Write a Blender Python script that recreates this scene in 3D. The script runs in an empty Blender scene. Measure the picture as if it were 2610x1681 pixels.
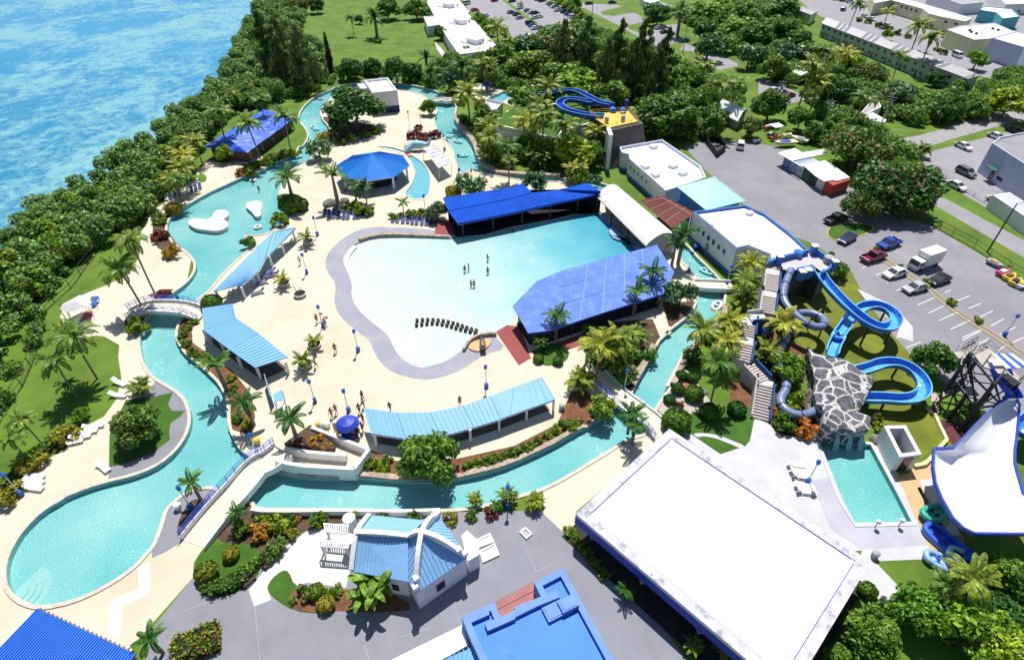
import bpy, bmesh, math, random
import numpy as np
from mathutils import Vector, Matrix, geometry
random.seed(7); rng = np.random.default_rng(11)
R = math.radians; PI = math.pi
S = bpy.context.scene; C = S.collection
CAMH = 58.0; FPX = 1440.0; TH = math.atan((840.5+336)/FPX); CT, ST = math.cos(TH), math.sin(TH)
# image pixel coordinates: tiles of the image, each an origin and a scale
IMG_TILE = {'D': (0, 0, 2610/2391), 'K': (2280, 1030, 330/1240)}
for r_, y_ in enumerate((0, 420, 840, 1251)):
 for q_, x_ in enumerate((0, 650, 1300, 1950)): IMG_TILE['%d%d' % (r_+1, q_+1)] = (x_, y_, 660/2364)
for t_, x_, y_ in (('A',560,340),('B',750,190),('C',1120,200),('E',1560,600),('F',1700,740),('G',1900,620),('H',1090,0),('J',2210,840),('L',360,230),('M',1880,250),('N',1480,0),('O',0,640),('Q',780,1280)):
 IMG_TILE[t_] = (x_, y_, 400/2369)
def ray(sx, sy):
 u = (sx-1305)/FPX; v = (sy-840.5)/FPX
 return Vector((u, CT-v*ST, -ST-v*CT))
def spec(s):
 out = []; tag = 'D'
 for w in s.split():
  if ',' in w:
   n = [float(k) for k in w.split(',')]; a, b, k = IMG_TILE[tag]
   out.append((a+n[0]*k, b+n[1]*k) + tuple(n[2:]))
  else: tag = w
 return out
def P(s, z=0.0):
 """image points -> world points on the plane z (or each at its own third number)"""
 out = []
 for p in spec(s):
  zz = p[2] if len(p) > 2 else z
  d = ray(p[0], p[1]); t = (zz-CAMH)/d.z
  out.append(Vector((d.x*t, d.y*t, zz)))
 return out
def p1(s, z=0.0): return P(s, z)[0]
def depth(v): return v.y*CT - (v.z-CAMH)*ST
# -- materials
MATS = {}
def nt(m):
 m.use_nodes = True; n = m.node_tree; n.nodes.clear(); return n, n.nodes, n.links
def mat(name, col, rough=.75, var=.12, scale=.6, bump=0., metal=0., spec_=.4, detail=5., bscale=None, stain=None):
 if name in MATS: return MATS[name]
 m = bpy.data.materials.new(name); t, N, L = nt(m)
 o = N.new('ShaderNodeOutputMaterial'); b = N.new('ShaderNodeBsdfPrincipled'); L.new(b.outputs[0], o.inputs[0])
 b.inputs['Roughness'].default_value = rough; b.inputs['Metallic'].default_value = metal
 b.inputs['Specular IOR Level'].default_value = spec_
 tc = N.new('ShaderNodeTexCoord'); nz = N.new('ShaderNodeTexNoise'); nz.inputs['Scale'].default_value = scale; nz.inputs['Detail'].default_value = detail; nz.inputs['Roughness'].default_value = .65
 L.new(tc.outputs['Object'], nz.inputs['Vector'])
 rp = N.new('ShaderNodeValToRGB'); L.new(nz.outputs['Fac'], rp.inputs[0])
 rp.color_ramp.elements[0].position = .3; rp.color_ramp.elements[1].position = .7
 rp.color_ramp.elements[0].color = (*[max(0, c*(1-var)) for c in col], 1); rp.color_ramp.elements[1].color = (*[min(1, c*(1+var)) for c in col], 1)
 last = rp.outputs[0]
 if stain:                                     # worn patches with shapes of their own
  n2 = N.new('ShaderNodeTexNoise'); n2.inputs['Scale'].default_value = stain[1]; n2.inputs['Detail'].default_value = 8; n2.inputs['Roughness'].default_value = .7
  L.new(tc.outputs['Object'], n2.inputs['Vector'])
  r2 = N.new('ShaderNodeValToRGB'); r2.color_ramp.elements[0].position = stain[2]; r2.color_ramp.elements[1].position = stain[2]+stain[3]
  r2.color_ramp.elements[1].color = (stain[4],)*3+(1,)
  L.new(n2.outputs['Fac'], r2.inputs[0]); mx = N.new('ShaderNodeMix'); mx.data_type = 'RGBA'
  L.new(r2.outputs[0], mx.inputs[0]); L.new(last, mx.inputs[6]); mx.inputs[7].default_value = (*stain[0], 1); last = mx.outputs[2]
 L.new(last, b.inputs['Base Color'])
 if bump:
  bn = N.new('ShaderNodeTexNoise'); bn.inputs['Scale'].default_value = bscale or scale*4; bn.inputs['Detail'].default_value = 4
  L.new(tc.outputs['Object'], bn.inputs['Vector'])
  bp = N.new('ShaderNodeBump'); bp.inputs['Strength'].default_value = bump; L.new(bn.outputs['Fac'], bp.inputs['Height']); L.new(bp.outputs[0], b.inputs['Normal'])
 MATS[name] = m; return m
def mat_water(name, ramp, p0=None, p1_=None, patch=(.42, .64, .64), pscale=.22, pthr=.62, pamt=.75, wave=7., bump=.55, rough=.035):
 """pool water: colour follows the floor depth from p0 to p1, with worn pale patches of floor paint"""
 m = bpy.data.materials.new(name); t, N, L = nt(m)
 o = N.new('ShaderNodeOutputMaterial'); b = N.new('ShaderNodeBsdfPrincipled'); L.new(b.outputs[0], o.inputs[0])
 b.inputs['Roughness'].default_value = rough; b.inputs['Specular IOR Level'].default_value = .5
 tc = N.new('ShaderNodeTexCoord')
 cr = N.new('ShaderNodeValToRGB'); e = cr.color_ramp.elements
 while len(e) < len(ramp): e.new(.5)
 for q, (ps, c) in zip(e, ramp): q.position = ps; q.color = (*c, 1)
 if p0 is not None:
  d = (p1_-p0); ln = d.length; d = d/ln
  sub = N.new('ShaderNodeVectorMath'); sub.operation = 'SUBTRACT'; L.new(tc.outputs['Object'], sub.inputs[0]); sub.inputs[1].default_value = p0
  dot = N.new('ShaderNodeVectorMath'); dot.operation = 'DOT_PRODUCT'; L.new(sub.outputs[0], dot.inputs[0]); dot.inputs[1].default_value = d/ln
  src = dot.outputs['Value']
  wob = N.new('ShaderNodeTexNoise'); wob.inputs['Scale'].default_value = .12; L.new(tc.outputs['Object'], wob.inputs['Vector'])
  ma = N.new('ShaderNodeMath'); ma.operation = 'MULTIPLY_ADD'; L.new(wob.outputs['Fac'], ma.inputs[0]); ma.inputs[1].default_value = .35
  m2 = N.new('ShaderNodeMath'); m2.operation = 'SUBTRACT'; L.new(src, m2.inputs[0]); m2.inputs[1].default_value = .17
  L.new(m2.outputs[0], ma.inputs[2]); L.new(ma.outputs[0], cr.inputs[0])
 else:
  nz = N.new('ShaderNodeTexNoise'); nz.inputs['Scale'].default_value = .09; nz.inputs['Detail'].default_value = 6; L.new(tc.outputs['Object'], nz.inputs['Vector']); L.new(nz.outputs['Fac'], cr.inputs[0])
 # pale net of caustic light painted into the water colour
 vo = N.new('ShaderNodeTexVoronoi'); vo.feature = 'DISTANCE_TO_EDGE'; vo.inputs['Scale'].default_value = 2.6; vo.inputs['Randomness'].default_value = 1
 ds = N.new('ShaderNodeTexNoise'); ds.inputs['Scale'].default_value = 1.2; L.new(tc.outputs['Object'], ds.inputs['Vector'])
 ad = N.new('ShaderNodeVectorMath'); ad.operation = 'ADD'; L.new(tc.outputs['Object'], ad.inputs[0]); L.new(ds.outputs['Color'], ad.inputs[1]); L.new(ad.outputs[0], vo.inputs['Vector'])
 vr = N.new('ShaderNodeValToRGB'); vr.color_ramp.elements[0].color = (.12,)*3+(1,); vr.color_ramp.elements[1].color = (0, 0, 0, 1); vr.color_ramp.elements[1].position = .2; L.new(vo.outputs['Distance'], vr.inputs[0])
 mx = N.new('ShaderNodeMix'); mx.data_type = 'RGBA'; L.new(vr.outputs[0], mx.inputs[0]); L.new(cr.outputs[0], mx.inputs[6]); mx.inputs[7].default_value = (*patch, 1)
 n2 = N.new('ShaderNodeTexNoise'); n2.inputs['Scale'].default_value = pscale; n2.inputs['Detail'].default_value = 7; n2.inputs['Roughness'].default_value = .72; L.new(tc.outputs['Object'], n2.inputs['Vector'])
 r2 = N.new('ShaderNodeValToRGB'); r2.color_ramp.elements[0].position = pthr; r2.color_ramp.elements[1].position = pthr+.05; r2.color_ramp.elements[1].color = (pamt,)*3+(1,); L.new(n2.outputs['Fac'], r2.inputs[0])
 m3 = N.new('ShaderNodeMix'); m3.data_type = 'RGBA'; L.new(r2.outputs[0], m3.inputs[0]); L.new(mx.outputs[2], m3.inputs[6]); m3.inputs[7].default_value = (*patch, 1)
 L.new(m3.outputs[2], b.inputs['Base Color'])
 bn = N.new('ShaderNodeTexNoise'); bn.inputs['Scale'].default_value = wave; bn.inputs['Detail'].default_value = 3; L.new(tc.outputs['Object'], bn.inputs['Vector'])
 bp = N.new('ShaderNodeBump'); bp.inputs['Strength'].default_value = bump; bp.inputs['Distance'].default_value = .3; L.new(bn.outputs['Fac'], bp.inputs['Height']); L.new(bp.outputs[0], b.inputs['Normal'])
 return m
def mat_leaf(name, dark, light, accent=None, aw=.08, trans=.3):
 """leaves: each leaf its own shade, each plant its own cast"""
 if name in MATS: return MATS[name]
 m = bpy.data.materials.new(name); t, N, L = nt(m)
 o = N.new('ShaderNodeOutputMaterial'); b = N.new('ShaderNodeBsdfPrincipled'); b.inputs['Roughness'].default_value = .5; b.inputs['Specular IOR Level'].default_value = .35
 g = N.new('ShaderNodeNewGeometry'); cr = N.new('ShaderNodeValToRGB'); L.new(g.outputs['Random Per Island'], cr.inputs[0])
 e = cr.color_ramp.elements; e[0].color = (*dark, 1); e[1].color = (*light, 1); e[1].position = 1-aw if accent else 1
 if accent: q = e.new(1-aw*.8); q.color = (*accent, 1); e[-1].color = (*accent, 1)
 oi = N.new('ShaderNodeObjectInfo'); hs = N.new('ShaderNodeHueSaturation')
 mr = N.new('ShaderNodeMapRange'); mr.inputs[3].default_value = .462; mr.inputs[4].default_value = .525; L.new(oi.outputs['Random'], mr.inputs[0]); L.new(mr.outputs[0], hs.inputs['Hue'])
 mv = N.new('ShaderNodeMapRange'); mv.inputs[3].default_value = 1.55; mv.inputs[4].default_value = .9; L.new(oi.outputs['Random'], mv.inputs[0])
 tc = N.new('ShaderNodeTexCoord'); nz = N.new('ShaderNodeTexNoise'); nz.inputs['Scale'].default_value = .45; nz.inputs['Detail'].default_value = 3; L.new(tc.outputs['Object'], nz.inputs['Vector'])
 mn = N.new('ShaderNodeMapRange'); mn.inputs[1].default_value = .3; mn.inputs[2].default_value = .7; mn.inputs[3].default_value = .7; mn.inputs[4].default_value = 1.6; L.new(nz.outputs['Fac'], mn.inputs[0])
 mm = N.new('ShaderNodeMath'); mm.operation = 'MULTIPLY'; L.new(mv.outputs[0], mm.inputs[0]); L.new(mn.outputs[0], mm.inputs[1]); L.new(mm.outputs[0], hs.inputs['Value'])
 L.new(cr.outputs[0], hs.inputs['Color']); L.new(hs.outputs[0], b.inputs['Base Color'])
 tr = N.new('ShaderNodeBsdfTranslucent'); L.new(hs.outputs[0], tr.inputs[0]); ms = N.new('ShaderNodeMixShader'); ms.inputs[0].default_value = trans
 L.new(b.outputs[0], ms.inputs[1]); L.new(tr.outputs[0], ms.inputs[2]); L.new(ms.outputs[0], o.inputs[0])
 MATS[name] = m; return m
# -- mesh building
class MB:
 def __init__(s): s.v = []; s.f = []; s.mi = []; s.k = 0
 def add(s, vs, fs):
  o = len(s.v); s.v += [tuple(p) for p in vs]
  for f in fs: s.f.append([i+o for i in f]); s.mi.append(s.k)
  return s
 def box(s, c, size, rz=0., tilt=None):
  x, y, z = size; vs = [Vector((a*x/2, b*y/2, g*z/2)) for g in (-1, 1) for a, b in ((-1,-1),(1,-1),(1,1),(-1,1))]
  M = Matrix.Rotation(rz, 3, 'Z')
  if tilt: M = M @ Matrix.Rotation(tilt, 3, 'X')
  return s.add([M @ v + Vector(c) for v in vs], [(3,2,1,0),(4,5,6,7),(0,1,5,4),(1,2,6,5),(2,3,7,6),(3,0,4,7)])
 def prism(s, poly, z0, z1, top=True, bot=False):
  n = len(poly); a = [(p[0], p[1], z0) for p in poly]; b = [(p[0], p[1], z1) for p in poly]
  if sum(poly[i][0]*poly[(i+1)%n][1]-poly[(i+1)%n][0]*poly[i][1] for i in range(n)) < 0: a.reverse(); b.reverse()
  fs = [(i, (i+1)%n, n+(i+1)%n, n+i) for i in range(n)]
  if top: fs.append(tuple(range(n, 2*n)))
  if bot: fs.append(tuple(range(n-1, -1, -1)))
  return s.add(a+b, fs)
 def slab(s, pts, th):
  """a plate under a ring of 3-D points"""
  n = len(pts); pts = [Vector(p) for p in pts]
  if sum(pts[i].x*pts[(i+1)%n].y-pts[(i+1)%n].x*pts[i].y for i in range(n)) < 0: pts = pts[::-1]
  lo = [p-Vector((0, 0, th)) for p in pts]
  return s.add(lo+pts, [tuple(range(n, 2*n)), tuple(range(n-1, -1, -1))]+[(i, (i+1)%n, n+(i+1)%n, n+i) for i in range(n)])
 def beam(s, p, q, w, h=None):
  p, q = Vector(p), Vector(q); h = h or w; d = (q-p)
  if d.length < 1e-5: return s
  d.normalize(); up = Vector((0, 0, 1)) if abs(d.z) < .95 else Vector((0, 1, 0))
  a = d.cross(up).normalized()*w/2; b = a.cross(d).normalized()*h/2
  vs = [e+i*a+j*b for e in (p, q) for i, j in ((-1,-1),(1,-1),(1,1),(-1,1))]
  return s.add(vs, [(0,1,2,3),(7,6,5,4),(0,4,5,1),(1,5,6,2),(2,6,7,3),(3,7,4,0)])
 def tube(s, path, r, n=8, closed=False, caps=True):
  return s.sweep(path, [(math.cos(2*PI*i/n), math.sin(2*PI*i/n)) for i in range(n)], r, True, closed, caps)
 def sweep(s, path, prof, r=1., ring=True, closed=False, caps=False):
  """carry a profile (side, up) along a path"""
  pts = [Vector(p) for p in path]; n = len(pts); m = len(prof); vs = []; rr = r if hasattr(r, '__len__') else [r]*n
  for i, p in enumerate(pts):
   a = pts[i-1] if (i or closed) else pts[0]; b = pts[(i+1) % n] if (i < n-1 or closed) else pts[-1]
   d = (b-a); d = d.normalized() if d.length > 1e-6 else Vector((0, 1, 0))
   side = d.cross(Vector((0, 0, 1))); side = side.normalized() if side.length > .05 else Vector((1, 0, 0))
   up = side.cross(d).normalized()
   vs += [p+(side*x+up*y)*rr[i] for x, y in prof]
  fs = []; K = m if ring else m-1
  for i in range(n if closed else n-1):
   j = (i+1) % n
   fs += [(i*m+k, i*m+(k+1)%m, j*m+(k+1)%m, j*m+k) for k in range(K)]
  if caps and not closed: fs += [tuple(range(m-1, -1, -1)), tuple(range((n-1)*m, n*m))]
  return s.add(vs, fs)
 def lathe(s, prof, c=(0, 0, 0), n=14):
  c = Vector(c); vs = [c+Vector((r*math.cos(2*PI*k/n), r*math.sin(2*PI*k/n), z)) for r, z in prof for k in range(n)]
  fs = [(i*n+k, i*n+(k+1)%n, (i+1)*n+(k+1)%n, (i+1)*n+k) for i in range(len(prof)-1) for k in range(n)]
  fs += [tuple(range(n-1, -1, -1)), tuple(range((len(prof)-1)*n, len(prof)*n))]
  return s.add(vs, fs)
 def cyl(s, c, r, h, n=12, r2=None): return s.lathe([(r, 0), (r if r2 is None else r2, h)], c, n)
 def ribs(s, a, b, c, d, n, w=.07, h=.07, th=.12):
  """standing-seam roof plane: a-b upper edge, d-c lower edge, n seams running down"""
  a, b, c, d = map(Vector, (a, b, c, d)); s.slab([a, b, c, d], th)
  for i in range(n+1):
   t = i/n; p = a.lerp(b, t); q = d.lerp(c, t); s.beam(p+Vector((0, 0, h*.3)), q+Vector((0, 0, h*.3)), w, h)
  return s
 def obj(s, name, m=None, parent=None, smooth=False, loc=None):
  me = bpy.data.meshes.new(name); me.from_pydata(s.v, [], s.f)
  ms = m if isinstance(m, (list, tuple)) else [m]
  for q in ms: me.materials.append(q)
  if len(ms) > 1: me.polygons.foreach_set('material_index', s.mi)
  if smooth: me.polygons.foreach_set('use_smooth', [True]*len(me.polygons))
  me.update(); return link(name, me, parent, loc)
def link(name, me, parent=None, loc=None):
 o = bpy.data.objects.new(name, me); C.objects.link(o)
 if parent is not None:
  o.parent = parent
  if loc is None: o.matrix_parent_inverse = PINV.get(parent.name, Matrix.Identity(4))
 if loc is not None: o.location = loc
 return o
PINV = {}
def thing(name, label, cat, loc=(0, 0, 0), rz=0., group=None):
 o = bpy.data.objects.new(name, None); C.objects.link(o); o.empty_display_size = .3
 o.location = loc; o.rotation_euler = (0, 0, rz); tag(o, label, cat, group)
 PINV[o.name] = (Matrix.Translation(Vector(loc)) @ Matrix.Rotation(rz, 4, 'Z')).inverted()   # parts built in world coordinates stay put
 return o
def proto(name, label, cat, group=None):
 o = thing(name, label, cat, (0, 0, 0), 0, group); return o
USED = set()
def tag(o, label, cat, group=None):
 o['label'] = label; o['category'] = cat
 if group: o['group'] = group
 return o
def struct(o, kind='structure'): o['kind'] = kind; return o
def dup(root, loc, rz=0., scale=1., label=None, group=None, mats=None):
 """the first use takes the thing itself, later ones copy it with its parts and sub-parts"""
 if root.name in USED:
  r = root.copy(); C.objects.link(r); cp = True
 else: USED.add(root.name); r = root; cp = False
 r.location = loc; r.rotation_euler = (0, 0, rz); r.scale = (scale,)*3 if not hasattr(scale, '__len__') else scale
 if label: r['label'] = label
 if group: r['group'] = group
 kids = []
 for ch in list(root.children):
  c = ch
  if cp:
   c = ch.copy(); C.objects.link(c); c.parent = r
   for g in ch.children:
    d = g.copy(); C.objects.link(d); d.parent = c
  kids.append(c)
 if mats:                                  # own paint for this one
  for c in kids:
   st = c.name.split('.')[0]
   if st in mats and c.data.materials:
    if cp and c.data.users > 1: c.material_slots[0].link = 'OBJECT'; c.material_slots[0].material = mats[st]
    else: c.material_slots[0].link = 'OBJECT'; c.material_slots[0].material = mats[st]
 return r
def inset(poly, d):
 n = len(poly); pts = [Vector((p[0], p[1])) for p in poly]
 if sum(pts[i].x*pts[(i+1)%n].y-pts[(i+1)%n].x*pts[i].y for i in range(n)) < 0: d = -d
 out = []
 for i in range(n):
  a, b, c = pts[i-1], pts[i], pts[(i+1) % n]
  e = (b-a).normalized(); f = (c-b).normalized(); n1 = Vector((-e.y, e.x)); n2 = Vector((-f.y, f.x))
  k = n1+n2; q = max(.35, 1+n1.dot(n2)); out.append(b+k*d/q)
 return out
def chaikin(pts, k=2, closed=True):
 pts = [Vector(p) for p in pts]
 for _ in range(k):
  o = []; n = len(pts)
  for i in range(n if closed else n-1):
   a, b = pts[i], pts[(i+1) % n]; o += [a.lerp(b, .25), a.lerp(b, .75)]
  if not closed: o = [pts[0]]+o+[pts[-1]]
  pts = o
 return pts
def inside(x, y, poly):
 c = False; j = len(poly)-1
 for i in range(len(poly)):
  xi, yi, xj, yj = poly[i][0], poly[i][1], poly[j][0], poly[j][1]
  if (yi > y) != (yj > y) and x < (xj-xi)*(y-yi)/(yj-yi)+xi: c = not c
  j = i
 return c
def sheet(name, poly, holes, z, m, kind='structure', extra=None):
 """a flat sheet in the shape of poly, cut out where the holes are"""
 vs = [Vector((p[0], p[1])) for p in poly]; ed = [(i, (i+1) % len(poly)) for i in range(len(poly))]
 xs = [p.x for p in vs]; ys = [p.y for p in vs]; use = []
 for h in holes:
  hx = [p[0] for p in h]; hy = [p[1] for p in h]
  if max(hx) < min(xs) or min(hx) > max(xs) or max(hy) < min(ys) or min(hy) > max(ys): continue
  use.append(h); o = len(vs); vs += [Vector((p[0], p[1])) for p in h]; ed += [(o+i, o+(i+1) % len(h)) for i in range(len(h))]
 V, E, F, _, _, _ = geometry.delaunay_2d_cdt(vs, ed, [], 0, 1e-4)
 mb = MB(); keep = []
 for f in F:
  cx = sum(V[i].x for i in f)/len(f); cy = sum(V[i].y for i in f)/len(f)
  if inside(cx, cy, poly) and not any(inside(cx, cy, h) for h in use): keep.append(f)
 mb.add([(p.x, p.y, z) for p in V], [f if geometry.area_tri(*[V[i] for i in f[:3]]) >= 0 else f for f in keep])
 bm = bmesh.new(); o = mb.obj(name, m); bm.from_mesh(o.data)
 for f in bm.faces:
  if f.normal.z < 0: f.normal_flip()
 bmesh.ops.delete(bm, geom=[v for v in bm.verts if not v.link_faces], context='VERTS')
 bm.to_mesh(o.data); bm.free()
 if kind: o['kind'] = kind
 return o
# -- camera, sun, sky
cd = bpy.data.cameras.new('Camera'); cam = bpy.data.objects.new('Camera', cd); C.objects.link(cam)
cam.location = (0, 0, CAMH); cam.rotation_euler = (PI/2-TH, 0, 0); cd.sensor_width = 36; cd.lens = 36*FPX/2610; cd.clip_end = 6000; S.camera = cam
ELEV, AZ = R(63), R(-4)                      # the sun stands beyond the park, a hair to the right
w = bpy.data.worlds.new('World'); S.world = w; w.use_nodes = True
N = w.node_tree.nodes; sk = N.new('ShaderNodeTexSky'); sk.sky_type = 'NISHITA'; sk.sun_disc = False; sk.sun_elevation = ELEV; sk.sun_rotation = R(4); sk.dust_density = .6; sk.air_density = 1.1
w.node_tree.links.new(sk.outputs[0], N['Background'].inputs[0]); N['Background'].inputs[1].default_value = .06
sd = bpy.data.lights.new('sun', 'SUN'); sd.energy = 4.6; sd.angle = R(.5); sd.color = (1, .96, .89)
so = bpy.data.objects.new('sun', sd); C.objects.link(so)
sv = Vector((math.cos(ELEV)*math.sin(R(4)), math.cos(ELEV)*math.cos(R(4)), math.sin(ELEV)))
so.rotation_euler = sv.to_track_quat('Z', 'Y').to_euler(); so.location = (0, 100, 120)
S.view_settings.view_transform = 'Standard'; S.view_settings.look = 'None'; S.view_settings.exposure = .4; S.view_settings.gamma = 1
S.cycles.max_bounces = 6; S.cycles.transparent_max_bounces = 6; S.cycles.use_denoising = True
# == materials of the ground
m_grass = mat('grass', (.085, .165, .012), .9, .35, .12, .5, stain=((.18, .19, .03), .16, .5, .25, .7), bscale=9)
m_lawn = mat('lawn', (.085, .19, .010), .9, .3, .25, .5, bscale=12, stain=((.17, .19, .022), .4, .58, .2, .5))
m_lawn2 = mat('clipped_lawn', (.042, .115, .008), .9, .25, .5, .4, bscale=14)
m_soil = mat('soil', (.085, .055, .035), .95, .5, .8, .6)
m_mulch = mat('mulch', (.16, .07, .035), .95, .5, 1.1, .6)
m_deck = mat('cream_deck', (.575, .525, .425), .8, .05, .10, .15, bscale=3, stain=((.47, .38, .265), .055, .48, .24, .75))
m_sand = mat('pale_deck', (.66, .60, .48), .85, .08, .2, .2, bscale=4)
m_grey = mat('grey_concrete', (.22, .226, .265), .85, .1, .22, .2, bscale=5, stain=((.29, .29, .315), .18, .52, .2, .5))
m_asph = mat('asphalt', (.225, .223, .255), .9, .1, .13, .2, bscale=8, stain=((.33, .30, .31), .06, .5, .25, .8))
m_road = mat('road_asphalt', (.27, .265, .295), .9, .1, .2, .2, bscale=8)
m_white_gravel = mat('white_gravel', (.60, .585, .57), .9, .08, 2, .3, stain=((.4, .37, .36), 1.6, .63, .06, .7))
m_palecon = mat('pale_concrete', (.50, .505, .535), .85, .08, .3, .2, stain=((.36, .365, .42), .16, .5, .22, .6))
m_tan = mat('tan_concrete', (.56, .37, .20), .85, .12, .4, .2, stain=((.40, .24, .13), .3, .56, .15, .6))
m_line = mat('white_line', (.75, .75, .74), .8, .06, 2)
m_yline = mat('yellow_kerb', (.62, .43, .10), .8, .1, 2)
m_coping = mat('pool_coping', (.55, .49, .42), .85, .22, 1.4, .4)
m_rockbank = mat('rock_bank', (.36, .29, .24), .9, .45, 1.3, .8)
m_poolwall = mat('pool_wall', (.20, .46, .45), .7, .1, 1)
m_sandslope = mat('shore_rock', (.05, .08, .035), .95, .4, .3, .6)
# == outlines of the water
OUTER = P('B 1480,125 1690,150 1900,185 2100,240 2210,295 C 120,330 225,385 248,430 220,560 225,650 290,740 400,870 470,970 520,1070 550,1200 620,1320 760,1410 900,1470 1220,1490 1600,1500 1890,1520 D 1410,425 1470,470 1560,545 E 1130,150 1250,310 1400,450 1510,560 1640,700 1700,860 1680,960 1660,1100 1640,1230 F 800,400 680,560 470,740 370,830 270,960 200,1080 140,1230 60,1400 0,1500 33 1620,190 1560,280 1530,370 1470,500 1400,600 1320,710 1240,870 1250,940 1050,1000 960,1060 900,1100 700,1220 520,1330 310,1440 140,1490 42 2260,80 2040,140 1700,170 1300,172 800,158 500,158 250,155 60,155 0,130 41 2330,100 31 2080,1500 1990,1440 1900,1425 1830,1440 41 1690,10 1620,60 1500,170 1470,280 1430,400 1390,500 1300,600 1230,680 1080,790 850,920 650,1000 430,1045 300,1035 180,980 90,890 60,780 70,650 130,500 230,350 400,180 580,80 31 600,1530 800,1450 980,1395 1200,1345 1400,1270 1550,1170 1670,1040 1740,900 1750,760 1700,630 1600,540 1450,460 1380,400 1320,310 1290,200 1280,80 1300,0 21 1290,1500 1350,1400 1500,1230 1600,1160 1700,1090 1770,1010 1800,920 1760,840 1690,780 1600,720 1540,640 1525,560 1560,480 1650,410 1880,270 2100,170 2364,50 A 300,710 620,580 800,470 960,400 1190,280 1190,210 B 150,1080 215,960 225,900 190,830 130,750 80,690 75,640 110,540 200,430 350,320 520,250 700,165 1000,120')
ISLE = P('B 1555,235 1750,250 1900,290 1990,340 2060,400 2130,450 2170,540 2135,640 2115,690 2150,800 2190,880 2280,960 2369,1060 C 60,900 130,960 185,1030 220,1110 235,1200 260,1290 300,1380 330,1450 22 1990,30 2100,80 23 0,120 200,150 450,150 640,150 D 1400,442 1490,490 1548,560 E 1010,240 1030,310 1060,400 1150,470 1190,530 1260,620 1290,690 1300,830 1295,1000 1250,1100 1150,1230 1020,1330 900,1420 790,1510 33 1480,0 1390,85 1370,100 1330,180 1290,270 1265,310 1200,420 1150,510 1110,600 1000,680 850,800 720,885 600,935 430,1040 200,1150 0,1235 32 2200,1280 1980,1340 1700,1385 1340,1385 930,1345 700,1360 450,1350 250,1320 150,1290 0,1200 31 2300,1170 2200,1110 2160,1060 2100,940 2080,860 2075,740 2060,640 2000,500 1900,400 1790,300 1690,230 1640,160 1600,80 1600,0 21 1640,1420 1780,1240 1900,1150 2000,1030 2070,950 2200,830 2330,720 A 300,1540 640,1540 860,1430 930,1340 900,1300 1060,1250 1150,1250 1145,1140 960,1100 890,920 890,880 1000,640 1110,530 1240,460 1400,370 1450,330 1380,260 B 560,1010 540,850 490,760 430,700 390,620 390,540 430,490 470,475 560,340 700,240 1000,200 1300,190')
WAVE = P('22 800,880 830,800 920,715 1080,660 1300,650 1600,660 1830,670 2100,640 23 0,575 400,500 800,405 880,480 1000,590 1180,760 1260,860 1300,960 900,1000 500,1060 260,1180 120,1300 32 2230,30 2100,80 1950,110 1900,180 1750,290 1600,330 1530,350 1400,310 1300,220 1250,120 1200,30 22 1190,1530 1050,1420 930,1310 880,1200 890,1090 850,980')
KID = P('B 1200,1085 1450,1095 1650,1150 1800,1235 1960,1350 2040,1500 22 1600,150 1590,270 1530,315 1420,310 1360,270 1440,170 1465,80 B 1840,1500 1780,1330 1720,1260 1640,1170 1400,1120')
SPLASH = P('34 490,1010 960,1050 44 1190,0 1335,280 820,290 34 700,1540')
TOPPOOL = P('C 730,300 980,192 1100,265 960,355')
CHANNEL = P('K 215,800 245,790 500,1230 440,1230')
OUTER, ISLE, WAVE, KID = [chaikin(q, 1) for q in (OUTER, ISLE, WAVE, KID)]
WATERS = [OUTER, WAVE, KID, SPLASH, TOPPOOL, CHANNEL]
# == sea, shore and ground
COAST = P('D -60,640 0,600 95,505 180,455 300,385 380,330 440,275 520,210 560,160 575,100 610,40 640,-60 690,-140')
far_l = COAST[-1]
land = [Vector((-150, 5, 0)), Vector((460, 5, 0)), Vector((900, 620, 0)), Vector((far_l.x-30, 620, 0)), far_l]+COAST[::-1][1:]+[Vector((-150, COAST[0].y-25, 0))]
ground = sheet('ground', land, WATERS, 0., m_grass)
mb = MB()                                       # the shore falls away to the sea
cl = COAST[::-1]; cl = [Vector((far_l.x-30, 620, 0))]+cl+[Vector((-150, COAST[0].y-25, 0)), Vector((-150, 5, 0))]
for i in range(len(cl)-1):
 a, b = cl[i], cl[i+1]; e = (b-a).normalized(); n = Vector((e.y, -e.x, 0))
 n = n if n.x < 0 or n.y > 0 else -n
 mb.add([a, b, b+n*14+Vector((0, 0, -8)), a+n*14+Vector((0, 0, -8))], [(0, 1, 2, 3)])
struct(mb.obj('shore_slope', m_sandslope))
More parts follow.
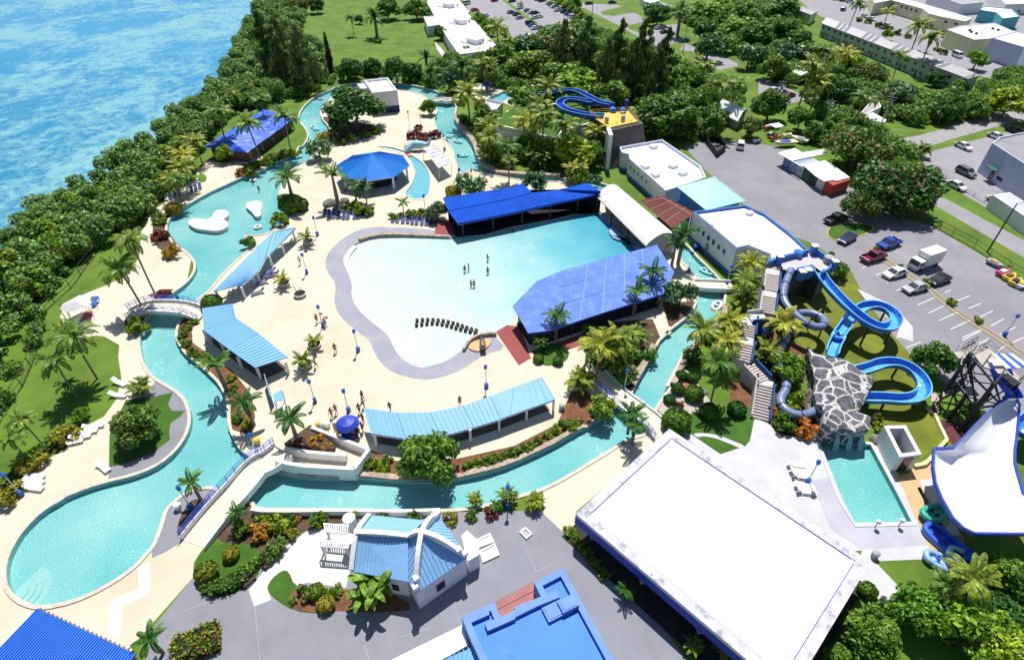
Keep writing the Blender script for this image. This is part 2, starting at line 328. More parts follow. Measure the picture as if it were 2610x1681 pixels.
def sea_mat():
 m = bpy.data.materials.new('sea'); t, N, L = nt(m); o = N.new('ShaderNodeOutputMaterial'); b = N.new('ShaderNodeBsdfPrincipled'); L.new(b.outputs[0], o.inputs[0])
 b.inputs['Roughness'].default_value = .3; b.inputs['Specular IOR Level'].default_value = .2
 tc = N.new('ShaderNodeTexCoord'); mp = N.new('ShaderNodeMapping'); L.new(tc.outputs['Object'], mp.inputs[0]); mp.inputs['Rotation'].default_value = (0, 0, R(-12)); mp.inputs['Scale'].default_value = (1.15, .95, 1)
 def noise(sc, det, ro): n = N.new('ShaderNodeTexNoise'); n.inputs['Scale'].default_value = sc; n.inputs['Detail'].default_value = det; n.inputs['Roughness'].default_value = ro; n.inputs['Distortion'].default_value = .4; L.new(mp.outputs[0], n.inputs['Vector']); return n
 n1 = noise(.019, 10, .74); n2 = noise(.24, 5, .8)
 r0 = N.new('ShaderNodeValToRGB'); r0.color_ramp.elements[0].color = (.018, .18, .30, 1); r0.color_ramp.elements[1].color = (.038, .255, .49, 1); sx = N.new('ShaderNodeSeparateXYZ'); L.new(tc.outputs['Object'], sx.inputs[0]); my = N.new('ShaderNodeMapRange'); my.inputs[1].default_value = 70; my.inputs[2].default_value = 300; L.new(sx.outputs['Y'], my.inputs[0]); mm = N.new('ShaderNodeMath'); mm.operation = 'MULTIPLY_ADD'; L.new(n2.outputs['Fac'], mm.inputs[0]); mm.inputs[1].default_value = .7; m0 = N.new('ShaderNodeMath'); m0.operation = 'SUBTRACT'; L.new(my.outputs[0], m0.inputs[0]); m0.inputs[1].default_value = .3; L.new(m0.outputs[0], mm.inputs[2]); L.new(mm.outputs[0], r0.inputs[0])
 ad = N.new('ShaderNodeMath'); ad.operation = 'MULTIPLY_ADD'; L.new(n2.outputs['Fac'], ad.inputs[0]); ad.inputs[1].default_value = .55; L.new(n1.outputs['Fac'], ad.inputs[2])
 r1 = N.new('ShaderNodeValToRGB'); r1.color_ramp.elements[0].position = .715; r1.color_ramp.elements[1].position = .845; r1.color_ramp.elements[1].color = (.85,)*3+(1,); L.new(ad.outputs[0], r1.inputs[0])
 mx = N.new('ShaderNodeMix'); mx.data_type = 'RGBA'; L.new(r1.outputs[0], mx.inputs[0]); L.new(r0.outputs[0], mx.inputs[6]); mx.inputs[7].default_value = (.22, .46, .50, 1)
 L.new(mx.outputs[2], b.inputs['Base Color'])
 bn = N.new('ShaderNodeTexNoise'); bn.inputs['Scale'].default_value = .9; bn.inputs['Detail'].default_value = 5; L.new(mp.outputs[0], bn.inputs['Vector'])
 bp = N.new('ShaderNodeBump'); bp.inputs['Strength'].default_value = .35; bp.inputs['Distance'].default_value = .5; L.new(bn.outputs['Fac'], bp.inputs['Height']); L.new(bp.outputs[0], b.inputs['Normal'])
 return m
mb = MB(); mb.add([(-1500, -60, -5.2), (-60, -60, -5.2), (60, 900, -5.2), (-1500, 1500, -5.2)], [(0, 1, 2, 3)]); struct(mb.obj('sea_water', sea_mat()))
# == pools
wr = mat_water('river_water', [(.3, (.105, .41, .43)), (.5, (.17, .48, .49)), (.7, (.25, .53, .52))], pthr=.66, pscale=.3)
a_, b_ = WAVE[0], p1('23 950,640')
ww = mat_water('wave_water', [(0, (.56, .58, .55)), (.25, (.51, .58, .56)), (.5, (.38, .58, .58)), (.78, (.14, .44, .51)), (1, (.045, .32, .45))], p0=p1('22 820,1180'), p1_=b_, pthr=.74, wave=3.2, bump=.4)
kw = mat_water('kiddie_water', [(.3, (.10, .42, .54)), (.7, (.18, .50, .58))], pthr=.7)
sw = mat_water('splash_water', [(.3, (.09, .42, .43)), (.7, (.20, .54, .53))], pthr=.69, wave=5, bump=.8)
dw = mat('dark_channel', (.012, .016, .018), .2, .2, 1)
WZ = -.62
def pool(name, poly, holes, m, z=WZ, floorless=True):
 o = sheet(name, poly, holes, z, m); return o
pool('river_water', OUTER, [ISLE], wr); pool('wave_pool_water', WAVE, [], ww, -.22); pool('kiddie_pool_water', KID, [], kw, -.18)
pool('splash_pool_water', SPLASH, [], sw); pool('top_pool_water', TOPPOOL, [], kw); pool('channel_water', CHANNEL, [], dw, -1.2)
mb = MB()
for q, d in ((OUTER, 1.1), (ISLE, 1.1), (WAVE, .5), (KID, .5), (SPLASH, 1.1), (TOPPOOL, 1.1), (CHANNEL, 1.5)):
 n = len(q)
 for i in range(n):
  a, b = q[i], q[(i+1) % n]; mb.add([(a.x, a.y, 0), (b.x, b.y, 0), (b.x, b.y, -d), (a.x, a.y, -d)], [(0, 1, 2, 3)])
struct(mb.obj('pool_wall', m_poolwall))
def coping(name, pts, w, z1, m, side=1, closed=True, jag=0., z0=0.):
 """a kerb along a bank, standing on the land side"""
 mb = MB(); n = len(pts); P2 = [Vector((p[0], p[1])) for p in pts]
 out = []
 for i in range(n):
  a = P2[i-1] if (i or closed) else P2[0]; b = P2[(i+1) % n] if (i < n-1 or closed) else P2[-1]
  e = (b-a).normalized(); nn = Vector((-e.y, e.x))*side; out.append(P2[i]+nn*(w+random.uniform(-jag, jag)))
 zs = [z1+random.uniform(-jag, jag)*.6 for _ in range(n)]
 for i in range(n if closed else n-1):
  j = (i+1) % n; a, b, c, d = P2[i], P2[j], out[j], out[i]
  mb.add([(*a, z0-.02), (*b, z0-.02), (*c, z0-.02), (*d, z0-.02), (*a, zs[i]), (*b, zs[j]), (*c, zs[j]), (*d, zs[i])], [(4,5,6,7),(0,1,5,4),(2,3,7,6)])
 return struct(mb.obj(name, m))
def ccw(q): return sum(q[i][0]*q[(i+1)%len(q)][1]-q[(i+1)%len(q)][0]*q[i][1] for i in range(len(q))) > 0
coping('river_kerb', OUTER, .45, .14, m_coping, -1 if ccw(OUTER) else 1)
coping('island_kerb', ISLE, .4, .13, m_coping, 1 if ccw(ISLE) else -1)
coping('kiddie_kerb', KID, .55, .1, m_sand, -1 if ccw(KID) else 1)
coping('splash_kerb', SPLASH, .6, .1, m_palecon, -1 if ccw(SPLASH) else 1)
mwhite = mat('white_paint', (.78, .78, .79), .7, .05, 1)
m_bead = mat('beach_rim', (.80, .79, .76), .8, .05, 1)
def cut_run(poly, s0, s1):
 a, b = p1(s0), p1(s1); i = min(range(len(poly)), key=lambda k: (poly[k]-a).length); j = min(range(len(poly)), key=lambda k: (poly[k]-b).length)
 return poly[i:j+1] if i <= j else poly[i:]+poly[:j+1]
wside = -1 if ccw(WAVE) else 1
coping('beach_rim', cut_run(WAVE, '32 1560,345', '22 920,715'), 1.0, .035, m_bead, -wside, False)
run = cut_run(WAVE, '22 1000,690', '22 1830,670'); coping('rock_wall', run, .9, .42, m_rockbank, wside, False, .18)
# rough stone walls of the right bank
coping('stone_bank', cut_run(OUTER, 'C 220,560', 'C 1890,1520'), 1.3, .9, m_rockbank, -1 if ccw(OUTER) else 1, False, .25)
coping('stone_bank', cut_run(OUTER, 'F 830,250', 'F 60,1400'), .8, .5, m_rockbank, -1 if ccw(OUTER) else 1, False, .25)
coping('stone_bank', cut_run(ISLE, '33 720,885', '32 450,1350'), .7, .4, m_rockbank, 1 if ccw(ISLE) else -1, False, .2)
coping('stone_bank', cut_run(ISLE, '33 1330,180', '33 1150,510'), .9, .6, m_rockbank, 1 if ccw(ISLE) else -1, False, .25)
# == decks, lawns, lots
sheet('island_deck', ISLE, [WAVE, KID], .012, m_deck)
APRON = chaikin(P('22 1650,600 1400,575 1080,565 950,590 800,670 680,780 640,880 650,960 720,1060 740,1120 720,1230 750,1340 830,1440 950,1530 32 1050,100 1090,210 1150,310 1280,400 1500,460 1700,440 1900,360 2000,290 2090,230 2300,170 2180,60 2230,10 23 200,1250 600,1000 500,700 22 2000,680'), 1)
sheet('pool_apron', APRON, [WAVE], .024, mat('apron', (.29, .295, .36), .85, .08, .25, .15, stain=((.43, .41, .42), .25, .52, .2, .5)))
def lay(name, s, m, z, ch=0, holes=WATERS, kind='structure'):
 q = P(s); q = chaikin(q, ch) if ch else q; return sheet(name, q, holes, z, m, kind)
lay('west_deck', 'A 1190,280 900,330 650,380 L 1800,950 1600,1010 1250,1100 1000,1060 830,1230 870,1310 D 375,480 350,495 345,520 330,540 325,600 300,640 250,665 200,685 150,710 140,740 170,790 230,783 31 820,50 950,60 1090,140 1080,250 1110,450 1060,640 950,790 800,870 600,1080 250,1300 100,1450 0,1540 D 0,1190 -80,1250 -120,1700 360,1700 41 1200,1420 1760,790 1770,650 1840,540 2000,360 2364,-30 31 2200,1110 1500,1000 1800,500 1450,200 1450,0 21 1700,1100 1800,600 2000,300 2364,100 A 900,600', m_deck, .016, holes=WATERS)
lay('wear_path', '41 1260,700 1370,640 1370,900 1340,950 1110,1050 1100,1330 990,1330 1000,1020 1060,970 1270,890', m_bead, .028)
lay('sand', 'L 830,1230 1000,1060 1230,1110 1190,1290 1010,1400 960,1470 870,1310', m_sand, .026, 1)
lay('south_deck', '33 300,1440 960,1060 1200,950 1120,900 1030,760 820,560 760,470 830,370 960,480 1290,710 1480,880 1500,900 43 600,190 590,320 500,390 310,210', m_deck, .026, holes=[OUTER])
lay('grey_plaza', '41 1400,1240 1760,790 1850,940 2000,970 2250,880 2364,760 42 0,690 D 530,1215 560,1190 640,1178 860,1185 1100,1195 1270,1190 1330,1235 1400,1310 1560,1480 1720,1700 300,1700', m_grey, .02, holes=[OUTER])
lay('gravel_terrace', '41 2320,1050 2270,900 2330,830 42 200,570 480,360 650,330 870,420 900,600 830,880 480,835 350,870 120,900 150,990 0,1050', m_white_gravel, .034)
lay('garden_lawn', '41 1840,540 2000,470 2364,490 42 60,640 41 2364,760 2250,880 2100,950 1960,970 1850,920 1775,790 1765,700', m_lawn2, .036, 1)
lay('garden_bed', '41 2000,360 2160,230 2364,40 42 80,170 500,190 900,210 960,250 650,330 470,350 250,500 60,640 41 2150,500 1990,450', m_soil, .033, 1)
lay('tongue_lawn', '42 100,900 150,800 250,720 310,730 360,860 480,890 640,900 790,960 790,1080 580,1120 360,1095 200,1000', m_lawn2, .042, 1)
lay('shrub_bed', '42 310,920 480,880 800,900 1200,900 1480,1070 1220,1110 790,1090 560,1110 340,1090', m_mulch, .05, 1)
lay('hedge_bed', '41 1570,1400 1640,1310 2010,1190 2030,1450 1850,1540 1600,1540', m_mulch, .036)
lay('stone_shelf', '41 1640,60 1700,0 31 1830,1440 1900,1430 1990,1445 2060,1480 41 1990,80 1680,450 1500,560 1390,610 1390,500 1470,280 1500,170', m_grey, .03, holes=[OUTER])
lay('bridge_bed', '41 1740,80 1900,60 1980,110 1680,450 1620,420 1620,300 1680,170', m_soil, .042, 1)
lay('bank_terrace', '31 1420,460 1600,560 1690,640 1730,770 1720,900 1650,1030 1540,1150 1390,1250 1190,1325 990,1385 1000,960 1150,640 1350,600', m_grey, .03, holes=[OUTER])
lay('scalloped_lawn', '31 1370,620 1580,570 1535,680 1570,740 1690,740 1650,790 1560,850 1545,930 1555,1000 1480,1060 1400,1120 1150,1220 1000,1255 1000,960 1150,640', m_lawn2, .042)
lay('west_lawn', 'L 850,1270 940,1250 1000,1330 970,1390 880,1400', m_lawn, .04, 1)
lay('hill_lawn', '33 1640,750 1760,770 1900,780 2100,720 2230,700 2215,830 2190,1010 2150,1060 2000,1110 1920,1135 1650,950', m_lawn2, .03)
lay('garden_path', '33 1660,950 1760,940 1900,960 2000,1000 2150,1060 2120,1090 1980,1030 1880,990 1760,970 1720,985', m_palecon, .04, 1)
lay('pebble_bed', '33 1320,710 1480,470 1560,360 1640,380 1760,560 1830,650 1850,680 1640,780 1420,800', mat('pebbles', (.42, .38, .35), .95, .35, 3, .5), .034, 1, [OUTER])
lay('red_path', '33 1600,380 1650,400 1640,600 1590,590', mat('red_mulch', (.36, .10, .05), .95, .3, 2, .5), .042, 1)
lay('pool_deck', '33 1480,890 1650,950 1920,1135 2150,1060 2190,1010 2235,800 2364,860 34 150,970 400,980 500,1010 980,1040 1080,1000 1180,1260 1330,1500 44 1280,0 1420,330 1520,500 1500,510 870,540 400,600 0,100', m_palecon, .026, holes=[SPLASH])
lay('wet_apron', '34 430,1370 620,1340 44 800,300 1330,290 1420,330 1500,490 880,530 600,350 480,60', mat('wet_concrete', (.40, .40, .47), .7, .1, .3), .036, holes=[SPLASH])
lay('boardwalk', 'K 0,690 130,660 200,590 360,490 380,720 560,1100 720,1440 640,1540 410,1540 270,1250 60,760', m_tan, .044, holes=[CHANNEL])
lay('channel_walk', 'K 230,730 350,710 640,1260 540,1270', m_palecon, .056, holes=[CHANNEL])
lay('grey_path', '44 880,540 1500,500 1620,700 1700,800 1560,760 1480,620 1000,640 1250,900 1200,1150 1060,1000 850,860', m_palecon, .03)
lay('hill_bed', '34 20,560 400,540 480,700 520,850 510,960 380,970 150,960 10,860', m_soil, .02, 1)
lay('stair_bed', 'F 1240,1000 1330,480 1600,480 1780,800 2000,800 2150,960 2100,1300 1600,1350 1480,1320', m_mulch, .02)
lay('dry_bed', '33 2000,480 2270,500 2240,690 2130,720 2010,690', m_mulch, .036)
lay('parking_lot', '13 1590,1340 1750,1300 D 1740,330 1830,345 1900,400 1990,440 2085,505 24 1500,550 2040,860 2364,1060 D 2440,720 2440,985 2380,1000 2300,960 J 1150,780 800,570 620,330 390,80 24 930,1250 780,960 480,740 240,640 D 1830,560 1650,400', m_asph, .012)
lay('lot_patch', '24 840,1130 1180,1290 1350,1480 34 1350,110 1200,60 24 1230,1480 930,1250', m_palecon, .02)
lay('service_road', '24 1350,230 1600,285 2364,690 2700,880 2700,1020 2364,850 1500,340 1300,260', m_road, .014)
lay('neighbour_lot', '14 1380,1450 1560,1370 2030,1250 2364,1170 2700,1100 24 2700,760 2364,590 1600,150 1520,60', m_road, .012)
lay('gravel_road', '14 1150,1280 1500,1220 1900,1080 2200,1000 2600,960 2600,1040 2100,1160 1600,1300 1350,1400 1250,1370', mat('gravel_track', (.30, .29, .30), .95, .25, .8, .3), .016, 1)
lay('main_street', '14 200,-80 500,150 1400,480 1990,700 2600,960 2600,-300 200,-300', m_road, .01)
lay('estate_road', 'N 1180,20 1300,60 1460,120 1640,190 1900,310 2369,560 2369,690 2100,560 1720,360 1440,250 1290,130', m_road, .014)
lay('estate_driveway', 'N 0,100 0,40 180,60 560,80 620,100 320,170 310,220 480,250 800,190 900,240 1000,330 720,380 720,440 1040,560 1050,480 1120,440 1250,380 1500,370 1480,480 1460,640 1160,760 900,560 800,520 560,380 300,250', m_road, .016)
lay('parking_pad', 'N 1560,650 1760,740 1720,780 1500,760', m_road, .016)
lay('parking_pad', 'N 1700,910 1980,830 2080,820 2369,960 2369,1000 2100,1060 2050,1050', m_road, .016)
lay('parking_pad', '14 -60,700 200,800 400,900 220,950 -60,860', m_road, .016)
lay('far_parking_lot', 'H 520,-150 620,180 750,200 920,280 1000,330 1180,420 1280,560 1230,720 1400,600 1640,540 1900,400 2360,360 2400,300 2100,160 1700,-20 1400,-150', m_road, .012)
lay('grass_median', 'H 1090,-20 1150,-20 1420,180 1720,390 1690,420 1400,220', m_lawn, .03)
lay('top_pool_deck', 'C 280,130 560,100 850,80 950,40 1180,110 1300,250 1100,420 1000,380 700,330 560,300 400,260', m_deck, .02)
lay('patio', '12 1640,380 1700,440 1780,540 1740,560 1660,450', m_palecon, .02)
lay('slide_lawn', '24 780,970 930,1250 J 390,90 620,335 790,570 900,700 K 330,0 490,330 430,400 190,560 34 1290,880 1080,880 980,760 1020,420 700,200 560,230 430,200 F 2000,830 1900,600 1880,300 G 800,560 1150,440 1250,440', mat('olive_lawn', (.135, .16, .012), .9, .3, .2, .5, bscale=12, stain=((.20, .16, .03), .3, .52, .2, .6)), .018)
# planting strips of the island
lay('hedge_strip', '32 930,1345 1040,1090 1290,1195 1850,1175 2364,1060 33 430,860 500,700 560,560 700,560 860,700 700,885 430,1030 0,1220 32 1980,1325 1340,1370', m_mulch, .03, 0, [])
lay('hedge_strip', '21 1880,1290 1640,1420 31 1600,0 1620,80 1700,230 1830,310 1950,420 2060,560 2110,700 2080,900 2280,960 2330,800 2300,600 2130,380 1900,220 1760,120 21 1750,1500 1850,1400', m_mulch, .03, 0, [])
lay('paved_strip', '31 1760,0 1800,0 1760,100 1900,210 2130,380 2364,640 2364,700 2320,760 2290,600 2080,370 1860,200 1730,80', m_grey, .042)
lay('palm_bed', '33 640,100 760,310 840,380 1100,560 1290,270 1340,180 1380,90 1300,-100 700,-50', m_soil, .03, 0, [])
lay('roof_side_bed', 'E 760,1000 1290,1000 1240,1090 1100,1250 940,1400 850,1360', m_soil, .03, 0, [])
lay('planter_bed', 'A 910,900 1050,870 1150,920 1240,1010 1230,1070 1180,1120 980,1100', m_soil, .05)
lay('tree_bed', 'B 400,640 560,640 700,700 1300,780 1100,900 900,960 740,1040 600,960 540,800', m_soil, .03, 1, [])
lay('bridge_end_bed', '21 1140,1400 1340,1390 1330,1420 1290,1500 1200,1515 1130,1460', m_soil, .03, 1, [OUTER])
lay('palm_end_bed', '21 1340,1195 1480,1135 1590,1135 1500,1220', m_mulch, .036, 0, [OUTER])
lay('croton_bed', '21 1400,520 1530,420 1640,350 1640,400 1540,500 1520,590 1600,700 1690,785 1560,820 1440,760 1390,660', m_soil, .036, 0, [])
mred = mat('red_deck', (.26, .055, .055), .8, .12, .8)
lay('red_deck', '22 1650,510 1780,515 1830,640 1640,635', mred, .05, 0, [])
lay('red_deck', '32 2200,20 2300,-40 33 90,-30 190,260 80,325', mred, .05, 0, [])
lay('red_deck', '33 190,200 300,160 660,40 690,130 520,185 230,240', mred, .062, 0, [])
lay('oval_lawn', '33 210,190 330,130 460,120 540,190 530,270 440,325 300,330 220,280', m_lawn2, .07, 1, [])
mb = MB()
for q in ('41 1480,1170 1900,1010', '42 0,1060 45,1540', '42 1810,1010 1860,1180', '43 140,520 240,730', '43 230,740 470,630', '42 1330,1330 1650,1230', '42 1000,1400 1040,1540'):
 a, b = P(q, .028); mb.beam(a, b, .09, .01)
struct(mb.obj('paving_joint', mat('joint', (.30, .30, .34), .9, .2, 1)))
# parking bays, kerbs and markings
mb = MB(); ml = MB()
bay = [(1590,1420,1760,1345),(1490,1355,1630,1285),(1695,1500,1870,1418),(1390,1280,1550,1210),(1200,1145,1290,1105),(1800,1600,1980,1510),(1110,1075,1200,1040),(1010,1010,1060,985),(1750,1240,1870,1195),(1860,1310,1970,1262),(1960,1390,2080,1330),(2060,1470,2180,1405),(2160,1540,2290,1480),(1640,1165,1700,1140),(890,940,980,905)]
for q in bay:
 a, b = P('24 %g,%g %g,%g' % q, .024); ml.beam(a, b, .12, .01)
for q in ('J 440,125 630,55', 'J 590,270 810,185', 'J 1440,115 1710,0', 'J 1690,205 1860,130', 'J 2000,75 2150,0', 'J 2190,195 2369,115', 'J 1960,320 2080,250'):
 a, b = P(q, .024); ml.beam(a, b, .12, .01)
struct(ml.obj('bay_markings', m_line))
k = P('24 930,770 1060,850 1300,1010 1500,1140 1700,1310 1910,1450 2090,1560 34 2364,240', .0)
mb = MB()
for off in (-.55, .55):
 pts = []
 for i, p in enumerate(k):
  e = (k[min(i+1, len(k)-1)]-k[max(i-1, 0)]).normalized(); pts.append(p+Vector((-e.y, e.x, 0))*off)
 for i in range(len(pts)-1): mb.beam(pts[i]+Vector((0, 0, .06)), pts[i+1]+Vector((0, 0, .06)), .16, .14)
q = chaikin(P('24 560,640 580,580 650,545 800,530 1000,560 960,620 760,680 640,700'), 1)
for i in range(len(q)): mb.beam(q[i]+Vector((0, 0, .06)), q[(i+1) % len(q)]+Vector((0, 0, .06)), .18, .14)
struct(mb.obj('yellow_kerb', m_yline))
sheet('tree_island', q, [], .1, m_lawn2)
# == paints and roofs
m_wall = mat('white_wall', (.70, .71, .76), .8, .06, .5, stain=((.5, .5, .55), .5, .6, .2, .35))
m_roofw = mat('white_roof', (.80, .80, .82), .75, .03, .4, stain=((.55, .55, .58), .55, .66, .1, .35))
m_hallroof = mat('hall_roof', (.80, .80, .82), .75, .03, .3, stain=((.42, .42, .45), .6, .66, .08, .22))
m_coprim = mat('weathered_rim', (.52, .52, .57), .8, .12, 1.5, stain=((.24, .24, .29), .8, .52, .1, .8))
m_cream = mat('cream_wall', (.62, .62, .40), .8, .06, .5)
m_bluew = mat('blue_wall', (.045, .17, .50), .7, .1, .6)
m_navy = mat('navy_paint', (.015, .03, .16), .6, .15, .8)
m_trim = mat('blue_trim', (.02, .055, .42), .5, .1, .6)
m_deep = mat('deep_blue_roof', (.006, .072, .47), .7, .16, .35, spec_=.06, stain=((.005, .03, .36), .5, .6, .1, .6))
m_peri = mat('faded_blue_roof', (.125, .225, .60), .7, .12, .3, spec_=.06, stain=((.24, .32, .68), .6, .5, .2, .7))
m_sky = mat('sky_blue_roof', (.155, .385, .68), .55, .06, .5)
m_oct = mat('pavilion_blue_roof', (.020, .19, .62), .6, .1, .5, spec_=.1)
m_ribline = mat('roof_seam', (.06, .22, .55), .5, .1, 1)
m_nav = mat('chapel_blue_roof', (.25, .48, .78), .5, .06, .5)
m_teal = mat('pale_teal_roof', (.40, .68, .72), .6, .06, .5)
m_flatblue = mat('bright_blue_roof', (.025, .19, .68), .6, .12, .25, stain=((.09, .27, .70), .35, .55, .2, .7))
m_para = mat('periwinkle_parapet', (.16, .28, .62), .7, .12, .6, spec_=.1, stain=((.10, .14, .42), .8, .6, .12, .5))
m_corr = mat('corrugated_blue', (.022, .16, .68), .5, .1, .3, stain=((.01, .10, .50), .35, .57, .1, .6))
m_redroof = mat('red_corrugated', (.19, .052, .045), .8, .2, .6)
m_barrel = mat('barrel_white', (.74, .73, .67), .7, .04, .3)
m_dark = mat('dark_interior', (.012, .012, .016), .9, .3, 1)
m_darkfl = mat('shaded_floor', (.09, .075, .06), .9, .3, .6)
m_glass = mat('window_glass', (.03, .045, .07), .12, .4, .8, spec_=.6)
m_glassb = mat('blue_glass', (.03, .06, .11), .15, .4, .8)
m_steel = mat('dark_steel', (.025, .025, .04), .5, .3, 1)
m_alu = mat('galvanised_rail', (.45, .46, .5), .45, .1, 1, metal=.6)
m_blue = mat('signal_blue', (.02, .10, .62), .45, .08, 1)
m_timber = mat('timber', (.30, .21, .14), .85, .3, 1.5)
m_tarp = mat('blue_tarp', (.015, .10, .66), .5, .15, .6, bump=.5, bscale=1.3, stain=((.16, .27, .75), .55, .5, .15, .8))
m_greym = mat('grey_metal', (.33, .34, .38), .6, .15, 1)
m_brownw = mat('brown_wall', (.13, .095, .075), .9, .3, .7)
m_stone = mat('tower_stone', (.10, .095, .095), .95, .35, .9, .5)
m_yellow = mat('yellow_deck', (.62, .44, .09), .8, .1, .5)
def win(mb, a, b, t, w, z0, z1, proud=.05):
 """a window in the wall a-b: frame and glass standing a little proud"""
 a, b = Vector((a[0], a[1], 0)), Vector((b[0], b[1], 0)); e = (b-a).normalized(); n = Vector((e.y, -e.x, 0)); c = a.lerp(b, t)+n*proud*.5
 rz = math.atan2(e.y, e.x); mb.k = 0; mb.box((c.x, c.y, (z0+z1)/2), (w, proud, z1-z0), rz); mb.k = 1
 c2 = c+n*proud*.6; mb.box((c2.x, c2.y, (z0+z1)/2), (w-.24, proud*.5, z1-z0-.24), rz)
def wind(parent, poly, e, ts, w, z0, z1, fm=None, name='window'):
 n = len(poly)
 for t in ts:
  mb = MB(); win(mb, poly[e], poly[(e+1) % n], t, w, z0, z1); mb.obj(name, [fm or m_wall, m_glass], parent)
def orient(q):
 return q if ccw(q) else q[::-1]
def block(name, label, cat, s, h, wall=m_wall, roof=m_roofw, par=.4, pw=.3, rim=None, group=None, base=None, z0=0., over=0):
 q = orient(P(s, h)); c = sum(q, Vector())/len(q)
 t = thing(name, label, cat, (c.x, c.y, z0), 0, group); inn = inset(q, pw)
 mb = MB(); mb.prism(q, z0, h-.002, top=False); mb.obj('wall', wall, t)
 mb = MB(); n = len(q)
 for i in range(n):
  j = (i+1) % n; mb.add([(q[i].x, q[i].y, h), (q[j].x, q[j].y, h), (inn[j].x, inn[j].y, h), (inn[i].x, inn[i].y, h), (inn[i].x, inn[i].y, h-par), (inn[j].x, inn[j].y, h-par)], [(0, 1, 2, 3), (3, 2, 5, 4)])
  if over:
   e = (q[j]-q[i]).normalized(); nn = Vector((e.y, -e.x, 0))*.03; a, b = q[i]+nn, q[j]+nn; mb.add([(a.x, a.y, h), (b.x, b.y, h), (b.x, b.y, h-over), (a.x, a.y, h-over)], [(3, 2, 1, 0)])
 mb.obj('parapet', rim or wall, t)
 mb = MB(); mb.add([(p.x, p.y, h-par) for p in inn], [tuple(range(n))]); mb.obj('roof', roof, t)
 if base:
  mb = MB(); o = inset(q, -.04); mb.prism(o, z0, base[1], top=True); mb.obj('plinth', base[0], t)
 return t, q
def posts(parent, pts, zt, r=.16, m=None, name='column', z0=0):
 for p in pts:
  mb = MB()
  z = zt(p) if callable(zt) else zt
  mb.box((p.x, p.y, (z+z0)/2), (r*2, r*2, z-z0)); mb.obj(name, m or mwhite, parent)
def unit(parent, s, z, size, rz=0, name='roof_unit', m=None):
 c = p1(s, z+size[2]); mb = MB(); mb.box((c.x, c.y, z+size[2]/2), size, rz); mb.box((c.x, c.y, z+size[2]+.03), (size[0]*.8, size[1]*.8, .06), rz); mb.obj(name, m or m_roofw, parent)
# -- pump house
t, q = block('pump_house', 'white cube-shaped pump house with a navy band round its foot, behind the big tree', 'building', 'B 1055,85 1410,45 1555,235 1180,275', 6.3, base=(m_navy, 1.9), pw=.45, par=.6)
mb = MB(); a = P('B 945,140 1060,138 1130,200 1010,215', 5.4); mb.prism(a, 0, 5.4); mb.obj('annexe', m_wall, t)
# -- changing house, north wing
t, q = block('changing_house', 'white flat-roofed block with blue plinth and five small windows, beside the pale teal pyramid roof', 'building', '13 1000,1340 1390,1272 1742,1512 23 1790,112 1520,205 1420,235 1300,125 13 1090,1450 1085,1405 1020,1390', 4.6, base=(m_bluew, .9), rim=mat('lilac_parapet', (.52, .55, .74), .8, .1, .6), pw=.35, par=.6)
eds = sorted(range(len(q)), key=lambda i: (q[i]-q[(i+1) % len(q)]).length, reverse=True)
i = min(range(len(q)), key=lambda k: ((q[k]+q[(k+1) % len(q)])/2-p1('23 1180,150', 2)).length)
wind(t, q, i, (.1, .27, .44, .61, .8), .8, 2.4, 3.4)
for k, s in enumerate(('13 1310,1325', '13 1235,1505', '13 1490,1500', '23 1330,75', '23 1580,60')): unit(t, s, 4.0, (1.8, 1.5, .7), .6)
t2, q = block('ticket_house', 'long white flat-roofed block with blue parapet and dark square windows, next to the slide tower', 'building', '23 1675,425 2145,365 24 0,445 235,625 G 960,100 740,150 560,190 370,250 360,160 50,35 E 2060,150 1880,190', 5.9, rim=m_bluew, base=(m_bluew, .9), pw=.3, par=.5, roof=mat('patched_white_roof', (.78, .78, .80), .75, .04, .4, stain=((.52, .52, .56), .3, .6, .06, .6)))
i = min(range(len(q)), key=lambda k: ((q[k]+q[(k+1) % len(q)])/2-p1('23 1890,750', 3)).length)
wind(t2, q, i, (.2, .32, .44, .56, .68, .8), 1.0, 2.9, 4.1); wind(t2, q, i, (.46,), 1.2, .95, 2.5, name='door')
unit(t2, '23 2190,430', 5.4, (1.4, 1.0, .5), .7); unit(t2, '23 1845,545', 5.4, (.4, .4, .6), .2, 'vent')
# pyramid roof hall between them
L_, F_, R_ = P('23 1522,200 1790,415 2150,330', 5.5); B_ = L_+R_-F_; ap = p1('23 1865,112', 8.0)
t = thing('entrance_hall', 'hall under a pale teal pyramid roof between the two white blocks', 'building', ((L_+R_)/2).xy.to_3d())
mb = MB(); mb.prism(inset([L_, F_, R_, B_], .8 if ccw([L_, F_, R_, B_]) else .8), 0, 5.4); mb.obj('wall', m_bluew, t)
mb = MB(); mb.add([L_, F_, R_, B_, ap], [(0, 1, 4), (1, 2, 4), (2, 3, 4), (3, 0, 4), (3, 2, 1, 0)])
for a, b in ((L_, F_), (F_, R_), (R_, B_), (B_, L_)):
 for k in range(1, 14):
  u = k/14; m_ = a.lerp(b, .5); tt = min(u, 1-u)*2; p = a.lerp(b, u); mb.beam(p+Vector((0, 0, .03)), p+(ap-m_)*tt+Vector((0, 0, .03)), .06, .06)
for a in (L_, F_, R_, B_): mb.beam(a, ap, .2, .14)
mb.obj('roof', m_teal, t)
